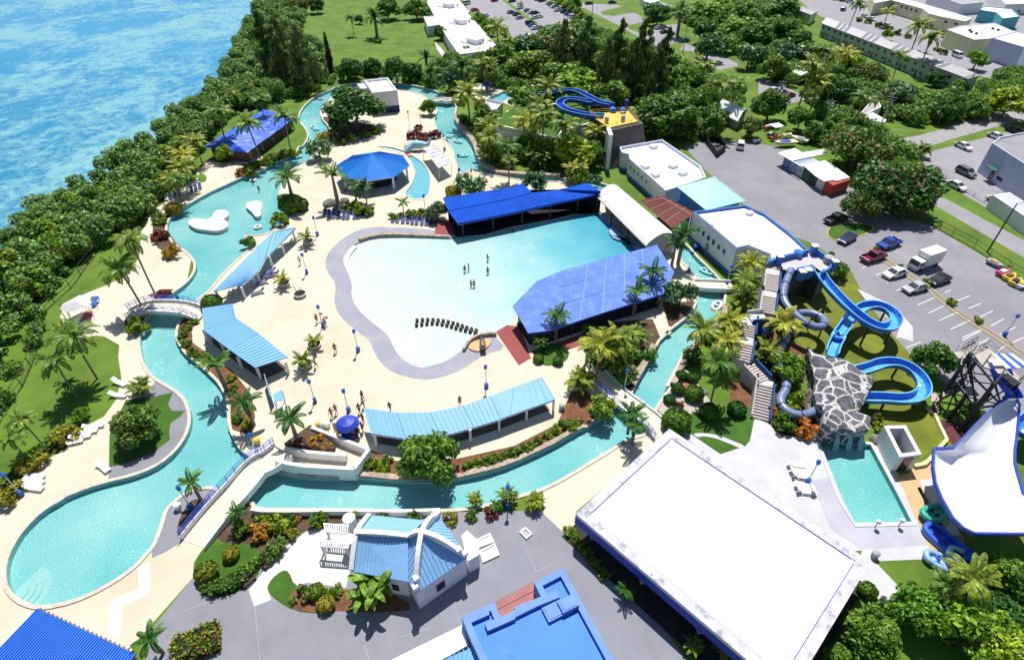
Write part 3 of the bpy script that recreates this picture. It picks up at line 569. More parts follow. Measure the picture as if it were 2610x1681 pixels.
# -- barrel-vault wave machine house
a0, a1 = P('23 790,290 1240,742', 3.3); b0, b1 = P('23 1000,212 1525,655', 3.3)
t = thing('wave_machine_house', 'white barrel-vaulted roof over the deep end of the wave pool', 'building', ((a0+b1)/2).xy.to_3d())
def arch(a, b, rise, n=14): return [a.lerp(b, k/n)+Vector((0, 0, rise*math.sin(PI*k/n)**.8)) for k in range(n+1)]
mb = MB(); U = arch(a0, b0, 1.7); V = arch(a1, b1, 1.7); n = len(U)
mb.add(U+V, [(i+1, i, n+i, n+i+1) for i in range(n-1)])
mb.add([p-Vector((0, 0, .18)) for p in U+V], [(i, i+1, n+i+1, n+i) for i in range(n-1)])
for Z in (U, V):
 for i in range(n-1): mb.add([Z[i], Z[i+1], Z[i+1]-Vector((0, 0, .18)), Z[i]-Vector((0, 0, .18))], [(0, 1, 2, 3), (3, 2, 1, 0)])
mb.obj('roof', m_barrel, t, True)
d = (b0-a0).normalized(); mb = MB()
for p, q_ in ((a0+d*3.2, a1+d*3.2),): mb.beam(Vector((p.x, p.y, 2.2)), Vector((q_.x, q_.y, 2.2)), .3, 4.4)
mb.obj('wall', m_dark, t)
mb = MB(); Z = V; mb.add([p-Vector((0, 0, .2)) for p in Z]+[Vector((p.x, p.y, 0)) for p in Z], [(i, i+1, n+i+1, n+i) for i in range(n-1)]+[(n+i, n+i+1, i+1, i) for i in range(n-1)]); mb.obj('gable_wall', m_wall, t)
posts(t, [a0.lerp(a1, k) for k in (.02, .35, .68, .98)], 3.3, .14, m_steel)
mb = MB(); mb.prism(chaikin(P('23 820,420 950,560 1010,640 1070,690 1160,770 1280,800 1160,700 1080,690 960,690 905,630 905,590 945,570'), 1), -.4, .25); mb.obj('pool_ledge', mat('pale_ledge', (.30, .42, .58), .7, .1, 1), t)
# red corrugated canopy
t = thing('red_canopy', 'rusty red corrugated flat roof between the barrel vault and the white blocks', 'canopy', p1('23 1450,430').xy.to_3d())
q = P('23 1190,322 1390,280 1690,440 1480,580', 4.); q2 = [q[0], q[1], q[2], q[3]]; mb = MB(); mb.ribs(q[0], q[1], q[2], q[3], 30, .07, .07, .1); mb.obj('roof', m_redroof, t)
mb = MB()
for u in (.12, .35, .58, .8): mb.beam(q[0].lerp(q[3], u)+Vector((0, 0, .1)), q[1].lerp(q[2], u*.9)+Vector((0, 0, .1)), .06, .06)
mb.beam(q[1].lerp(q[0], .15)+Vector((0, 0, .1)), q[2].lerp(q[3], .15)+Vector((0, 0, .1)), .08, .06); mb.obj('batten', mat('pale_batten', (.55, .42, .42), .8, .1, 1), t)
posts(t, [q[3].lerp(q[2], .3), q[3].lerp(q[2], .8), q[0].lerp(q[3], .5)], 3.9, .1)
# -- blue roof along the far side of the wave pool
t = thing('poolside_pavilion', 'open pavilion with a deep royal blue roof along the far side of the wave pool', 'pavilion', p1('23 0,450').xy.to_3d())
bk = P('22 1715,300,4.5 2364,200,4.7 23 110,165,4.7 430,215,4.7 700,165,4.7 828,240,4.5'); fr = P('22 1765,420,3.7 22 1850,535,3.5 23 0,440,3.5 400,350,3.5 828,262,3.6')
mb = MB(); ring = [bk[0]]+bk[1:]+[fr[4], fr[3], fr[2], fr[1], P('22 1770,410,3.9')[0]]
# two ribbed planes, the front one a step lower
top = [bk[0], bk[1], bk[2], P('23 200,245,4.35')[0], P('23 430,222,4.4')[0], bk[4], bk[5]]
mid = P('22 1765,418,4.05 2364,300,4.1 23 200,250,4.2 450,225,4.25 828,250,4.1')
mb.slab([bk[0], bk[1], bk[2], mid[2], mid[1], mid[0]], .15); mb.slab([mid[3], bk[4], bk[5], mid[4]], .15)
low = [m_+Vector((0, 0, -.12)) for m_ in mid]
mb.slab([low[0], low[1], fr[2], fr[1]], .15); mb.slab([low[1], low[2], low[3], fr[3], fr[2]], .15); mb.slab([low[3], low[4], fr[4], fr[3]], .15)
for k in range(40):
 u = k/39; p = fr[1].lerp(fr[4], u); mb.beam(p+Vector((0, 0, .02)), p+(low[0]-fr[1])*.95+Vector((0, 0, .02)), .05, .05)
mb.obj('roof', m_deep, t)
mb = MB()
for a, b in zip(fr[1:4], fr[2:5]): mb.beam(a-Vector((0, 0, .3)), b-Vector((0, 0, .3)), .14, .3)
mb.obj('fascia', m_trim, t)
posts(t, [fr[1].lerp(fr[4], u)+Vector((.3, .4, 0)) for u in (.02, .22, .42, .62, .82, .97)], 3.4, .13, m_steel)
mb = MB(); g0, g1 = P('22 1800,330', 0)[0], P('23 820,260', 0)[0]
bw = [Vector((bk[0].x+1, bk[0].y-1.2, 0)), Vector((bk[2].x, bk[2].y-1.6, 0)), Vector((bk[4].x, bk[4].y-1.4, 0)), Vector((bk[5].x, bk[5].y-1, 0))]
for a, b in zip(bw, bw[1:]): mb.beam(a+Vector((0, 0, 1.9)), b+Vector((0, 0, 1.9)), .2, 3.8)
mb.obj('back_wall', m_dark, t)  # near-black back wall and floor paint in the shade under the roof
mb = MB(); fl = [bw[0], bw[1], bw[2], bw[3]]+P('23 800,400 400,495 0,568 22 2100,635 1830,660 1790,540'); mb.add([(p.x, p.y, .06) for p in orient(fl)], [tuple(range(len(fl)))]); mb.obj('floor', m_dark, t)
# -- faded blue roof on the near side
t = thing('poolside_pavilion', 'open pavilion with a faded periwinkle panelled roof on the near side of the wave pool', 'pavilion', p1('23 800,1200').xy.to_3d())
up = P('23 1340,730,4.4 480,962,4.4 245,1060,4.2 25,1285,3.7'); lo = P('23 1500,980,3.6 1400,1175,3.1 860,1345,3.0 350,1512,2.9 165,1535,2.9')
mb = MB(); midp = P('23 1440,860,4.1 1180,1060,3.7 660,1245,3.6 560,1270,3.5 110,1420,3.2')
ring = up[:1]+up[1:]+[P('23 60,1360,3.4')[0]]+lo[::-1]
mb.slab(up+lo[::-1], .16)
for k in range(27):
 u = k/26; a = up[0].lerp(up[1], u*1.0) if u < 1 else up[1]; b = lo[1].lerp(lo[3], u); mb.beam(a+Vector((0, 0, .03)), b+Vector((0, 0, .03)), .06, .05)
mb.obj('roof', m_peri, t)
mb = MB()
for v in (.3, .62):
 mb.beam(up[0].lerp(lo[1], v)+Vector((0, 0, .05)), up[1].lerp(lo[3], v)+Vector((0, 0, .05)), .1, .05)
for k in (4, 9, 14, 19): u = k/26+.012; mb.beam(up[0].lerp(up[1], u)+Vector((0, 0, .05)), lo[1].lerp(lo[3], u)+Vector((0, 0, .05)), .14, .05)
mb.obj('seam', mat('pale_seam', (.17, .27, .66), .6, .1, 1), t)
mb = MB()
for a, b in zip(lo[1:], lo[2:]): mb.beam(a-Vector((0, 0, .25)), b-Vector((0, 0, .25)), .12, .22)
mb.obj('fascia', m_trim, t)
posts(t, [lo[1].lerp(lo[3], u)+Vector((0, .5, 0)) for u in (.03, .3, .55, .8, .98)]+[up[3]+Vector((1, .2, 0)), up[1]+Vector((0, -.6, 0))], 2.95, .13, m_steel)
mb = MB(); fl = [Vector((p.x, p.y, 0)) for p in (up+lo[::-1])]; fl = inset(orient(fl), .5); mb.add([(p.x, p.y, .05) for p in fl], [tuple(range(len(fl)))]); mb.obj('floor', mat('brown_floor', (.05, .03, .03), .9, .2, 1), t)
mb = MB(); p, q_ = Vector((lo[0].x-.5, lo[0].y, 0)), Vector((lo[1].x-.6, lo[1].y+.6, 0)); mb.beam(p+Vector((0, 0, 1.5)), q_+Vector((0, 0, 1.5)), .15, 3); mb.obj('side_wall', m_cream, t)
# -- octagonal pavilion
Lp, Rp = p1('B 640,1360', 3.4), p1('B 1750,1360', 3.4); c = (Lp+Rp)/2; r = (Rp-Lp).length/2
cy = (p1('22 1080,165', 3.4).y+r+c.y)/2; c = Vector((c.x, cy, 0))
t = thing('octagonal_pavilion', 'octagonal pavilion with ribbed mid-blue pyramid roof on white columns', 'pavilion', c)
co = [c+Vector((r*math.cos(k*PI/4), r*math.sin(k*PI/4), 3.4)) for k in range(8)]; ap = Vector((c.x, c.y, 6.2))
mb = MB(); mb.add(co+[ap], [(k, (k+1) % 8, 8) for k in range(8)]+[tuple(range(7, -1, -1))]);
for k in range(8):
 a, b = co[k], co[(k+1) % 8]; m_ = a.lerp(b, .5); mb.beam(a+Vector((0, 0, .03)), ap, .16, .1)
 for j in range(1, 16):
  u = j/16; p = a.lerp(b, u); mb.beam(p+Vector((0, 0, .03)), p+(ap-m_)*min(u, 1-u)*2+Vector((0, 0, .03)), .05, .07)
mb.obj('roof', m_oct, t)
posts(t, [c+Vector((r*.9*math.cos(k*PI/4), r*.9*math.sin(k*PI/4), 0)) for k in range(8)], 3.35, .22)
mb = MB()
for k in range(8):
 a, b = [c+Vector((r*.9*math.cos(j*PI/4), r*.9*math.sin(j*PI/4), 3.1)) for j in (k, k+1)]; mb.beam(a, b, .2, .35)
mb.obj('ring_beam', mwhite, t)
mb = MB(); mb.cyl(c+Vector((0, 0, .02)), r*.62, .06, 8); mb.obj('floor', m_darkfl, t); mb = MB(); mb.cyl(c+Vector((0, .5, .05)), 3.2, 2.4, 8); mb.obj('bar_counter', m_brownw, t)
# -- sun shelters
def shelter(label, up, lo, nrib, cols, cz=2.35, end=None):
 u, l = P(up, 3.05), P(lo, 2.4); c = sum(u+l, Vector())/len(u+l)
 t = thing('sun_shelter', label, 'shelter', (c.x, c.y, 0), 0, 'sky blue sun shelters round the plaza'); mb = MB()
 for k in range(len(u)-1):
  n = max(3, int((u[k+1]-u[k]).length/.62)); mb.ribs(u[k], u[k+1], l[k+1], l[k], n, .05, .09)
 mb.obj('roof', m_sky, t)
 posts(t, P(cols), cz, .15); mb = MB()
 for a, b in zip(l, l[1:]): mb.beam(a-Vector((0, 0, .18)), b-Vector((0, 0, .18)), .1, .16)
 mb.obj('fascia', mwhite, t)
 if end is not None:
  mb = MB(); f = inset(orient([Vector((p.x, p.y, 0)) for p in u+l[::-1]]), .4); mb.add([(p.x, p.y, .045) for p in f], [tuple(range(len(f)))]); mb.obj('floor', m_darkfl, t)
 return t
shelter('straight sky blue shelter along the lagoon, north of the arched footbridge', '21 1945,1155 2364,730 22 170,610 362,573', '21 2215,1092 2364,965 22 95,850 368,578', 0, '21 2010,1250 2240,1215 22 48,1075 160,930 270,815 370,700 21 2330,1090')
shelter('sky blue shelter bent like an elbow, between the west river and the plaza', '21 1845,1310 1860,1510 31 2100,185 32 0,345', '21 2125,1268 2155,1400 2364,1540 32 298,248', 0, '32 310,400 55,450 31 2210,350 21 1960,1540 31 2050,200 1900,100 32 20,250', end=1)
shelter('long curved sky blue shelter at the lower edge of the plaza', '32 990,712 1300,757 1600,752 1900,692 2150,604 2364,522 33 285,432', '32 1060,945 1380,995 1700,975 2000,890 2240,815 33 0,780 408,635', 0, '32 1112,1050 1390,1100 1700,1080 1970,1020 2230,925 33 150,825 393,735', end=1)
# white lattice gazebo near the kiddie pool
t = thing('lattice_gazebo', 'white lattice-roofed gazebo beside the kiddie pool', 'gazebo', p1('B 2150,1350').xy.to_3d())
q = P('B 1940,1105 2130,1075 2369,1330 2180,1415', 2.9); mb = MB(); mb.slab(q, .05)
q3 = [p+Vector((0, 0, .06)) for p in q]
for k in range(5): u = k/4; mb.beam(q3[0].lerp(q3[1], u), q3[3].lerp(q3[2], u), .1, .1)
for k in range(7): u = k/6; mb.beam(q3[0].lerp(q3[3], u), q3[1].lerp(q3[2], u), .1, .1)
mb.obj('roof', mat('lattice', (.50, .50, .58), .7, .12, 1.2, stain=((.78, .78, .8), .8, .5, .05, 1)), t); posts(t, [p*1 for p in q], 2.85, .07)
# -- tarpaulin-roofed hall by the sea trees
t = thing('tarp_roofed_hall', 'dark-walled hall under a wrinkled royal blue tarpaulin roof by the sea trees', 'building', p1('L 1700,750').xy.to_3d())
e0, e1, e2, e3 = P('L 930,860,3.2 1600,945,3. 2315,420,3. 1850,290,3.4'); r0, r1 = P('L 1330,740,4.8 2040,390,4.8')
mb = MB(); K_ = 14
def patch(a, b, c, d):
 g = [[a.lerp(b, i/K_).lerp(d.lerp(c, i/K_), j/8)+Vector((0, 0, random.uniform(-.12, .12))) for j in range(9)] for i in range(K_+1)]
 mb.add([p for row in g for p in row], [(i*9+j, i*9+j+1, i*9+j+10, i*9+j+9) for i in range(K_) for j in range(8)])
patch(r0, r1, e2, e1); patch(e0, e3, r1, r0); patch(e0, r0, e1, e1); patch(r1, e3, e2, e2)
mb.obj('roof', m_tarp, t)
mb = MB(); wq = inset(orient([Vector((p.x, p.y, 0)) for p in (e0, e1, e2, e3)]), 1.2); mb.prism(wq, 0, 2.9); mb.obj('wall', m_brownw, t)
posts(t, [Vector((e1.x, e1.y, 0)).lerp(Vector((e2.x, e2.y, 0)), u)+Vector((-.3, .3, 0)) for u in (.05, .28, .5, .72, .95)], 2.9, .12, m_timber)
# -- the big hall with the white roof
HZ = 4.6
A_, B2, C_ = P('D 1563,1000', HZ)[0], P('43 600,205', HZ)[0], P('44 965,640', HZ)[0]
dB = (P('43 1930,1372', HZ)[0]-B2); dC = (P('44 478,1540', HZ)[0]-C_); D_ = B2+C_-A_
ring = [A_, B2, D_, C_]; ring = orient(ring); c = sum(ring, Vector())/4
t = thing('event_hall', 'big open-sided hall with a huge plain white flat roof and blue eaves', 'hall', (c.x, c.y, 0))
mb = MB(); mb.prism(ring, HZ-.55, HZ-.12, bot=True); mb.obj('roof', m_hallroof, t)
mb = MB(); i1 = inset(ring, 1.05); i0 = ring
for k in range(4):
 j = (k+1) % 4; a, b, c2, d2 = i0[k], i0[j], i1[j], i1[k]
 mb.add([(a.x, a.y, HZ-.12), (b.x, b.y, HZ-.12), (c2.x, c2.y, HZ-.12), (d2.x, d2.y, HZ-.12), (a.x, a.y, HZ), (b.x, b.y, HZ), (c2.x, c2.y, HZ), (d2.x, d2.y, HZ)], [(4, 5, 6, 7), (0, 1, 5, 4), (2, 3, 7, 6)])
mb.obj('roof_edge', m_coprim, t)
mb = MB(); i2 = inset(ring, -.012); i3 = inset(ring, .4)
for k in range(4):
 j = (k+1) % 4; mb.add([(i2[k].x, i2[k].y, HZ-.45), (i2[j].x, i2[j].y, HZ-.45), (i2[j].x, i2[j].y, HZ-1.7), (i2[k].x, i2[k].y, HZ-1.7), (i3[j].x, i3[j].y, HZ-1.7), (i3[k].x, i3[k].y, HZ-1.7)], [(3, 2, 1, 0), (5, 4, 2, 3)])
mb.obj('fascia', m_trim, t)
mb = MB(); i4 = inset(ring, 1.2)
for k in range(4):
 j = (k+1) % 4; mb.beam(Vector((i1[k].x, i1[k].y, HZ-.1)).lerp(Vector((i1[j].x, i1[j].y, HZ-.1)), .02), Vector((i1[k].x, i1[k].y, HZ-.1)).lerp(Vector((i1[j].x, i1[j].y, HZ-.1)), .98), .16, .08)
mb.obj('gutter', m_trim, t)
i5 = inset(ring, 1.6); pp = []
for k in range(4):
 j = (k+1) % 4; nseg = max(2, round((i5[j]-i5[k]).length/8))
 pp += [i5[k].lerp(i5[j], u/nseg).to_3d() for u in range(nseg)]
posts(t, pp, HZ-.6, .38, mat('hall_column', (.42, .50, .52), .8, .1, 1))
mb = MB(); i6 = inset(ring, -.9); mb.add([(p.x, p.y, .06) for p in i6], [(0, 1, 2, 3)]); mb.obj('floor', mat('hall_shade_floor', (.03, .028, .03), .9, .3, .6), t)  # near-black sheet past the eaves, hall shade and cast shadow put into its colour
mb = MB(); i7 = inset(ring, 3.4); mb.prism(i7, .05, HZ-1.2); mb.obj('shade_core', m_dark, t)  # added near-black core standing in for the shaded depth of the open hall
# -- chapel house
ez = 3.7
Bk, Rr, Fr = P('Q 1995,185', ez)[0], P('42 1942,605', ez)[0], P('Q 1650,1372', ez)[0]; Lf = Bk+Fr-Rr; apx = p1('Q 1745,440', 7.0)
t = thing('chapel_house', 'white chapel-like house with ribbed blue roofs and white arched ridges', 'house', ((Bk+Fr)/2).xy.to_3d())
mb = MB(); mb.add([Lf, Fr, Rr, Bk, apx], [(0, 1, 4), (1, 2, 4), (2, 3, 4), (3, 0, 4), (3, 2, 1, 0)])
for a, b in ((Lf, Fr), (Fr, Rr), (Rr, Bk), (Bk, Lf)):
 m_ = a.lerp(b, .5)
 for k in range(1, 14):
  u = k/14; p = a.lerp(b, u); mb.beam(p+Vector((0, 0, .03)), p+(apx-m_)*min(u, 1-u)*2+Vector((0, 0, .03)), .05, .08)
n0, n1 = P('Q 965,190', ez)[0], P('Q 685,1035', ez)[0]; rg0 = p1('Q 760,450', 6.0); rg1 = rg0.lerp(apx, .78); rg1.z = 6.0
n2 = n0+(P('Q 1785,265', ez)[0]-n0); n3 = P('Q 1535,1192', ez)[0]
mb.ribs(rg0, rg1, n3, n1, 15, .05, .08); mb.ribs(rg1, rg0, n0, n2, 17, .05, .08); mb.obj('roof', m_nav, t)
mb = MB()
def rib_arch(a, b, up, n=10):
 pts = [a.lerp(b, k/n) for k in range(n+1)]
 top = [p+Vector((0, 0, .25+up*math.sin(PI*k/n))) for k, p in enumerate(pts)]
 e = (b-a).normalized(); s = Vector((-e.y, e.x, 0)).normalized()*.24
 for k in range(n):
  mb.add([pts[k]-s, pts[k]+s, pts[k+1]+s, pts[k+1]-s, top[k]-s, top[k]+s, top[k+1]+s, top[k+1]-s], [(4,5,6,7),(0,4,7,3),(1,2,6,5),(0,1,5,4),(2,3,7,6)])
for e in (Bk, Rr, Fr): rib_arch(e.lerp(apx, .04), apx, .75)
rib_arch(rg0, rg1, .15); rib_arch(rg1, apx, .3); rib_arch(n0+Vector((0, 0, .1)), rg0, .15); rib_arch(n1+Vector((0, 0, .1)), rg0, .1)
for e in (Bk, Rr, Fr):
 for u in (.06, .2): p = e.lerp(apx, u); mb.box((p.x, p.y, p.z+.55), (.55, .55, .5), .6)
mb.obj('ridge_parapet', mwhite, t)
mb = MB(); mb.prism(inset(orient([Lf, Fr, Rr, Bk]), .15), 0, ez-.05); nv = orient([n0, n1, n3, n2]); mb.prism(inset(nv, .25), 0, ez-.05); mb.obj('wall', m_wall, t)
mb = MB(); s0, s1 = inset(nv, .25), None
mb.add([(n0.x, n0.y, ez-.05), (n1.x, n1.y, ez-.05), (rg0.x, rg0.y, 5.9)], [(0, 1, 2), (2, 1, 0)]); cc = p1('Q 690,720'); cc2 = p1('Q 700,400')
for c_ in (cc, cc2): mb.cyl((c_.x, c_.y, 0), .7, 2.3, 14)
mb.obj('front_tower', mwhite, t)
qq = inset(orient([Lf, Fr, Rr, Bk]), .15); i = min(range(4), key=lambda k: ((qq[k]+qq[(k+1) % 4])/2-p1('42 1700,900', 1.5).xy).length)
wind(t, qq, i, (.45,), 1.15, .9, 2.4, mat('grey_frame', (.4, .4, .43), .7, .1, 1))
qn = inset(nv, .25); i = min(range(4), key=lambda k: ((qn[k]+qn[(k+1) % 4])/2-p1('42 1200,880', 1.5).xy).length); wind(t, qn, i, (.75,), 1.0, .8, 2.3, mwhite)
mb = MB(); a = P('42 1890,470,1.2 1940,420,1.2 2050,520,1.2 2050,640,1.2 1950,700,1.2'); mb.prism(orient(a), 0, 2.6); mb.obj('porch_wall', mwhite, t)
def pergola(label, s, zt, n, legs=4):
 q = P(s, zt); t = thing('pergola', label, 'pergola', (sum(q, Vector())/4).xy.to_3d()); mb = MB()
 mb.beam(q[0], q[1], .14, .16); mb.beam(q[3], q[2], .14, .16); mb.obj('rail', mwhite, t)
 mb = MB()
 for k in range(n+1): mb.beam(q[0].lerp(q[1], k/n)+Vector((0, 0, .12)), q[3].lerp(q[2], k/n)+Vector((0, 0, .12)), .1, .12)
 mb.obj('slat', mwhite, t); posts(t, [q[0].lerp(q[1], .05), q[0].lerp(q[1], .95), q[3].lerp(q[2], .05), q[3].lerp(q[2], .95)], zt-.05, .09, name='post'); return t
pergola('white slatted pergola by the upper front corner of the chapel-like house', 'Q 270,320 640,350 620,470 300,440', 2.3, 10)
pergola('white slatted pergola facing the middle of the chapel-like house', 'Q 195,570 640,610 640,690 215,660', 2.2, 13)
for lab, s in (('small white framed planter slab beside the chapel porch', '42 2020,450 2145,390 2185,470 2050,520'), ('larger white framed planter slab beside the chapel porch', '42 2045,555 2190,480 2232,590 2080,660'), ('white framed hatch with grey lid alone on the grey plaza', '43 85,380 140,335 205,395 150,445')):
 q = orient(P(s)); t = thing('framed_slab', lab, 'slab', (sum(q, Vector())/4)); mb = MB(); mb.prism(q, 0, .25, top=False); qi = inset(q, .18)
 for k in range(4): j = (k+1) % 4; mb.add([(q[k].x, q[k].y, .25), (q[j].x, q[j].y, .25), (qi[j].x, qi[j].y, .25), (qi[k].x, qi[k].y, .25), (qi[j].x, qi[j].y, .12), (qi[k].x, qi[k].y, .12)], [(0, 1, 2, 3), (3, 2, 4, 5)])
 mb.obj('frame', mwhite, t); mb = MB(); mb.add([(p.x, p.y, .12) for p in qi], [(0, 1, 2, 3)]); mb.obj('panel', m_white_gravel if 'planter' in lab else m_greym, t)
# -- blue-roofed block at the lower edge
t, q = block('office_block', 'flat bright blue roof with a thick periwinkle parapet at the lower edge', 'building', '42 1885,1145 2185,1010 2240,1145 43 285,965 220,835 485,700 950,1540 1250,2080 42 2300,2080 1990,1400', 5., wall=m_para, roof=m_flatblue, pw=.6, par=.45)
mb = MB();
for a, b in (('43 50,1090', '43 440,935'), ('42 2110,1240', '42 2364,1130'), ('42 1960,1165', '42 2130,1090')): p, q_ = p1(a, 5.0), p1(b, 5.0); mb.beam(Vector((p.x, p.y, 4.79)), Vector((q_.x, q_.y, 4.79)), .7, .46)
mb.obj('inner_parapet', m_para, t)
unit(t, '43 530,1020', 4.56, (1.7, 1.2, .7), .45, m=m_para); unit(t, '43 400,1090', 4.56, (1.8, 1.4, .35), .45, m=m_para)
q = P('42 2185,1010 43 215,820 275,960 42 2238,1140', 3.2); t = thing('red_pergola', 'red slatted pergola tucked into the notch of the blue-roofed block', 'pergola', (sum(q, Vector())/4).xy.to_3d())
mb = MB()
for k in range(24): mb.beam(q[0].lerp(q[1], k/23), q[3].lerp(q[2], k/23), .1, .12)
mb.beam(q[0].lerp(q[3], .5), q[1].lerp(q[2], .5), .12, .2); mb.obj('slat', mat('red_slat', (.42, .13, .10), .8, .12, 1), t)
mb = MB(); qq = [Vector((p.x, p.y, .07)) for p in orient(q)]; mb.add(qq, [(0, 1, 2, 3)]); mb.obj('floor', mat('red_tile', (.50, .22, .16), .85, .12, 1), t)
q = P('42 1900,1215 1948,1400 1690,1545 1250,1800 1000,1700 1240,1540', 3.6); t = thing('annexe', 'narrow plain white flat roof beside the blue-roofed block', 'building', (sum(q, Vector())/6).xy.to_3d()); mb = MB(); mb.prism(orient(q), 3.3, 3.6, bot=True); mb.obj('roof', m_hallroof, t); mb = MB(); mb.prism(inset(orient(q), .4), 0, 3.3); mb.obj('wall', m_wall, t)
q = P('42 1700,1545,3.3 1940,1442,3.9 2030,1378,4.2 2110,1600,4.2 1950,1900,3.3 1500,1900,3.'); t = thing('porch', 'small light blue lean-to roof between the white annexe and the blue-roofed block', 'porch', (sum(q, Vector())/6).xy.to_3d()); mb = MB(); mb.slab(q, .12);
for k in range(9): a = q[0].lerp(q[2], k/8); b = q[5].lerp(q[4], k/8); mb.beam(a+Vector((0, 0, .04)), b+Vector((0, 0, .04)), .06, .06)
mb.obj('roof', m_sky, t); posts(t, [q[0], q[4]], 2.9, .1)
q = P('41 350,1072 1240,1482 1240,2250 -500,1900', 3.4); t = thing('corrugated_pavilion', 'bright blue corrugated roof in the lower corner by the lagoon pool', 'pavilion', (sum(q, Vector())/4).xy.to_3d()); mb = MB()
d = (p1('41 0,1440', 3.4)-q[0]); q[3] = q[0]+d*2.6; q[2] = q[1]+d*2.6
mb.ribs(q[0], q[1], q[2], q[3], 44, .12, .14, .14); mb.obj('roof', m_corr, t)
for k in range(22): p = q[0].lerp(q[1], (k+.3)/22); mb = MB(); mb.box((p.x, p.y, p.z-.06), (.16, .3, .22), .4); mb.obj('rafter', m_timber, t)
posts(t, [q[0].lerp(q[1], u)+d*.06-Vector((0, 0, 3.4)) for u in (.05, .35, .65, .95)], 3.3, .12, m_timber)
# pump enclosure
q = orient(P('34 1085,875 1285,870 1430,1135 1230,1160', 3.)); t = thing('machine_enclosure', 'white open-topped enclosure full of dark machinery beside the splash pool', 'enclosure', (sum(q, Vector())/4).xy.to_3d())
qi = inset(q, .45); mb = MB(); mb.prism(q, 0, 3., top=False)
for k in range(4): j = (k+1) % 4; mb.add([(q[k].x, q[k].y, 3.), (q[j].x, q[j].y, 3.), (qi[j].x, qi[j].y, 3.), (qi[k].x, qi[k].y, 3.), (qi[j].x, qi[j].y, .3), (qi[k].x, qi[k].y, .3)], [(0, 1, 2, 3), (3, 2, 4, 5)])
mb.obj('wall', mwhite, t); mb = MB(); mb.add([(p.x, p.y, .4) for p in qi], [(0, 1, 2, 3)]); mb.obj('floor', m_dark, t)
mb = MB(); cc = sum((p.to_3d() for p in qi), Vector())/4
for k in range(9): mb.cyl((cc.x+random.uniform(-.8, .8), cc.y+random.uniform(-1.8, 1.8), .4), random.uniform(.15, .4), random.uniform(.5, 1.5), 10)
for k in range(6): a = cc+Vector((random.uniform(-.8, .8), random.uniform(-1.8, 1.8), random.uniform(.8, 1.8))); mb.beam(a, a+Vector((random.uniform(-1, 1), random.uniform(-1.5, 1.5), 0)), .12)
mb.obj('machinery', m_steel, t)
i = min(range(4), key=lambda k: ((q[k]+q[(k+1) % 4])/2-p1('34 1330,1200', 1.)).length); wind(t, q, i, (.5,), 1.3, .05, 2.5, m_steel, 'door')
# -- bridges
def bridge(label, pts, w, par=.9, rail=None, deckm=None, parm=None, name='footbridge', cat='bridge', sides=(1, -1), step=None):
 c = P(pts); t = thing(name, label, cat, c[len(c)//2].xy.to_3d()); c = chaikin(c, 2, False)
 mb = MB(); mb.sweep(c, [(-w/2, 0), (w/2, 0), (w/2, -.3), (-w/2, -.3)], caps=True); mb.obj('deck', deckm or m_sand, t)
 for s in sides:
  mb = MB(); x = s*(w/2+.1); mb.sweep(c, [(x-.1, par), (x+.1, par), (x+.1, -.35), (x-.1, -.35)], caps=True); mb.obj('parapet', parm or mwhite, t)
 if rail:
  for s in (rail if hasattr(rail, '__len__') else (1, -1)):
   mb = MB(); x = s*(w/2+.1)
   for h in (.3, .6, .95): mb.sweep(c, [(x-.03, par+h+.03), (x+.03, par+h+.03), (x+.03, par+h-.03), (x-.03, par+h-.03)])
   for k in range(0, len(c), 2):
    e = (c[min(k+1, len(c)-1)]-c[max(0, k-1)]).normalized(); sd_ = Vector((e.y, -e.x, 0))*x; mb.beam(c[k]+sd_+Vector((0, 0, par-.1)), c[k]+sd_+Vector((0, 0, par+.97)), .06)
   mb.obj('railing', m_blue, t)
 return t
bridge('long straight beige footbridge ramp with blue rails over the lower river', '32 260,1110,1.3 120,1220,1.3 31 2364,1240,1.2 2200,1440,1.0 41 2050,130,.6 1900,310,.3 1770,480,.06', 3.2, .55, rail=(1,))
bridge('white arched footbridge with stepped east ramp near the bent shelter', '21 1175,1375,.1 1290,1310,.9 1400,1290,1.5 1640,1300,1.5 1740,1325,1.0 1850,1370,.1', 2.9, .35, rail=(1, -1))
bridge('short cream footbridge with low parapets beside the square-windowed block', 'E 1240,745,.2 1450,750,.7 1650,760,.7 1840,770,.2', 2.6, .45)
bridge('far cream footbridge between the pump house plaza and the top pool', 'B 2060,400,.3 2300,385,.8 C 60,350,.8 300,320,.3', 3., .5)
bridge('beige footbridge with blue rails meeting the corner of the big white-roofed hall', '33 790,400,.1 1000,610,.6 1180,740,.8 1320,850,.5 1400,960,.06', 2.8, .3, rail=(1,))
# switchback ramp walls at the end of the long footbridge
t = thing('ramp_wall', 'white stepped walls of the zigzag ramp beside the lower river', 'wall', p1('32 900,1150').xy.to_3d())
def wall_run(parent, s, h, w, m, name='wall', z0=0., closed=False):
 q = P(s, h); mb = MB()
 for a, b in zip(q, q[1:]+([q[0]] if closed else [])):
  zc = (a.z+z0)/2; mb.beam(Vector((a.x, a.y, zc)), Vector((b.x, b.y, zc)), w, a.z-z0)
 return mb.obj(name, m, parent)
wall_run(t, '32 515,885 1035,1085', 1.3, .4, mwhite, 'upper_wall'); wall_run(t, '32 1040,1085 905,1262 460,1240 300,1215 185,1185', 1.9, .45, mwhite, 'outer_wall', -.3)
wall_run(t, '32 270,1075 480,1110 830,1140', 1.3, .4, mwhite, 'planter_wall')
mb = MB(); q = orient(P('32 280,1075 520,905 740,1090 730,1125')); mb.prism(q, 0, .9); mb.obj('soil', m_soil, t)
lay('ramp_deck', '32 200,1190 290,1000 540,900 1020,1090 900,1255 460,1235', m_deck, .06, 0, [])
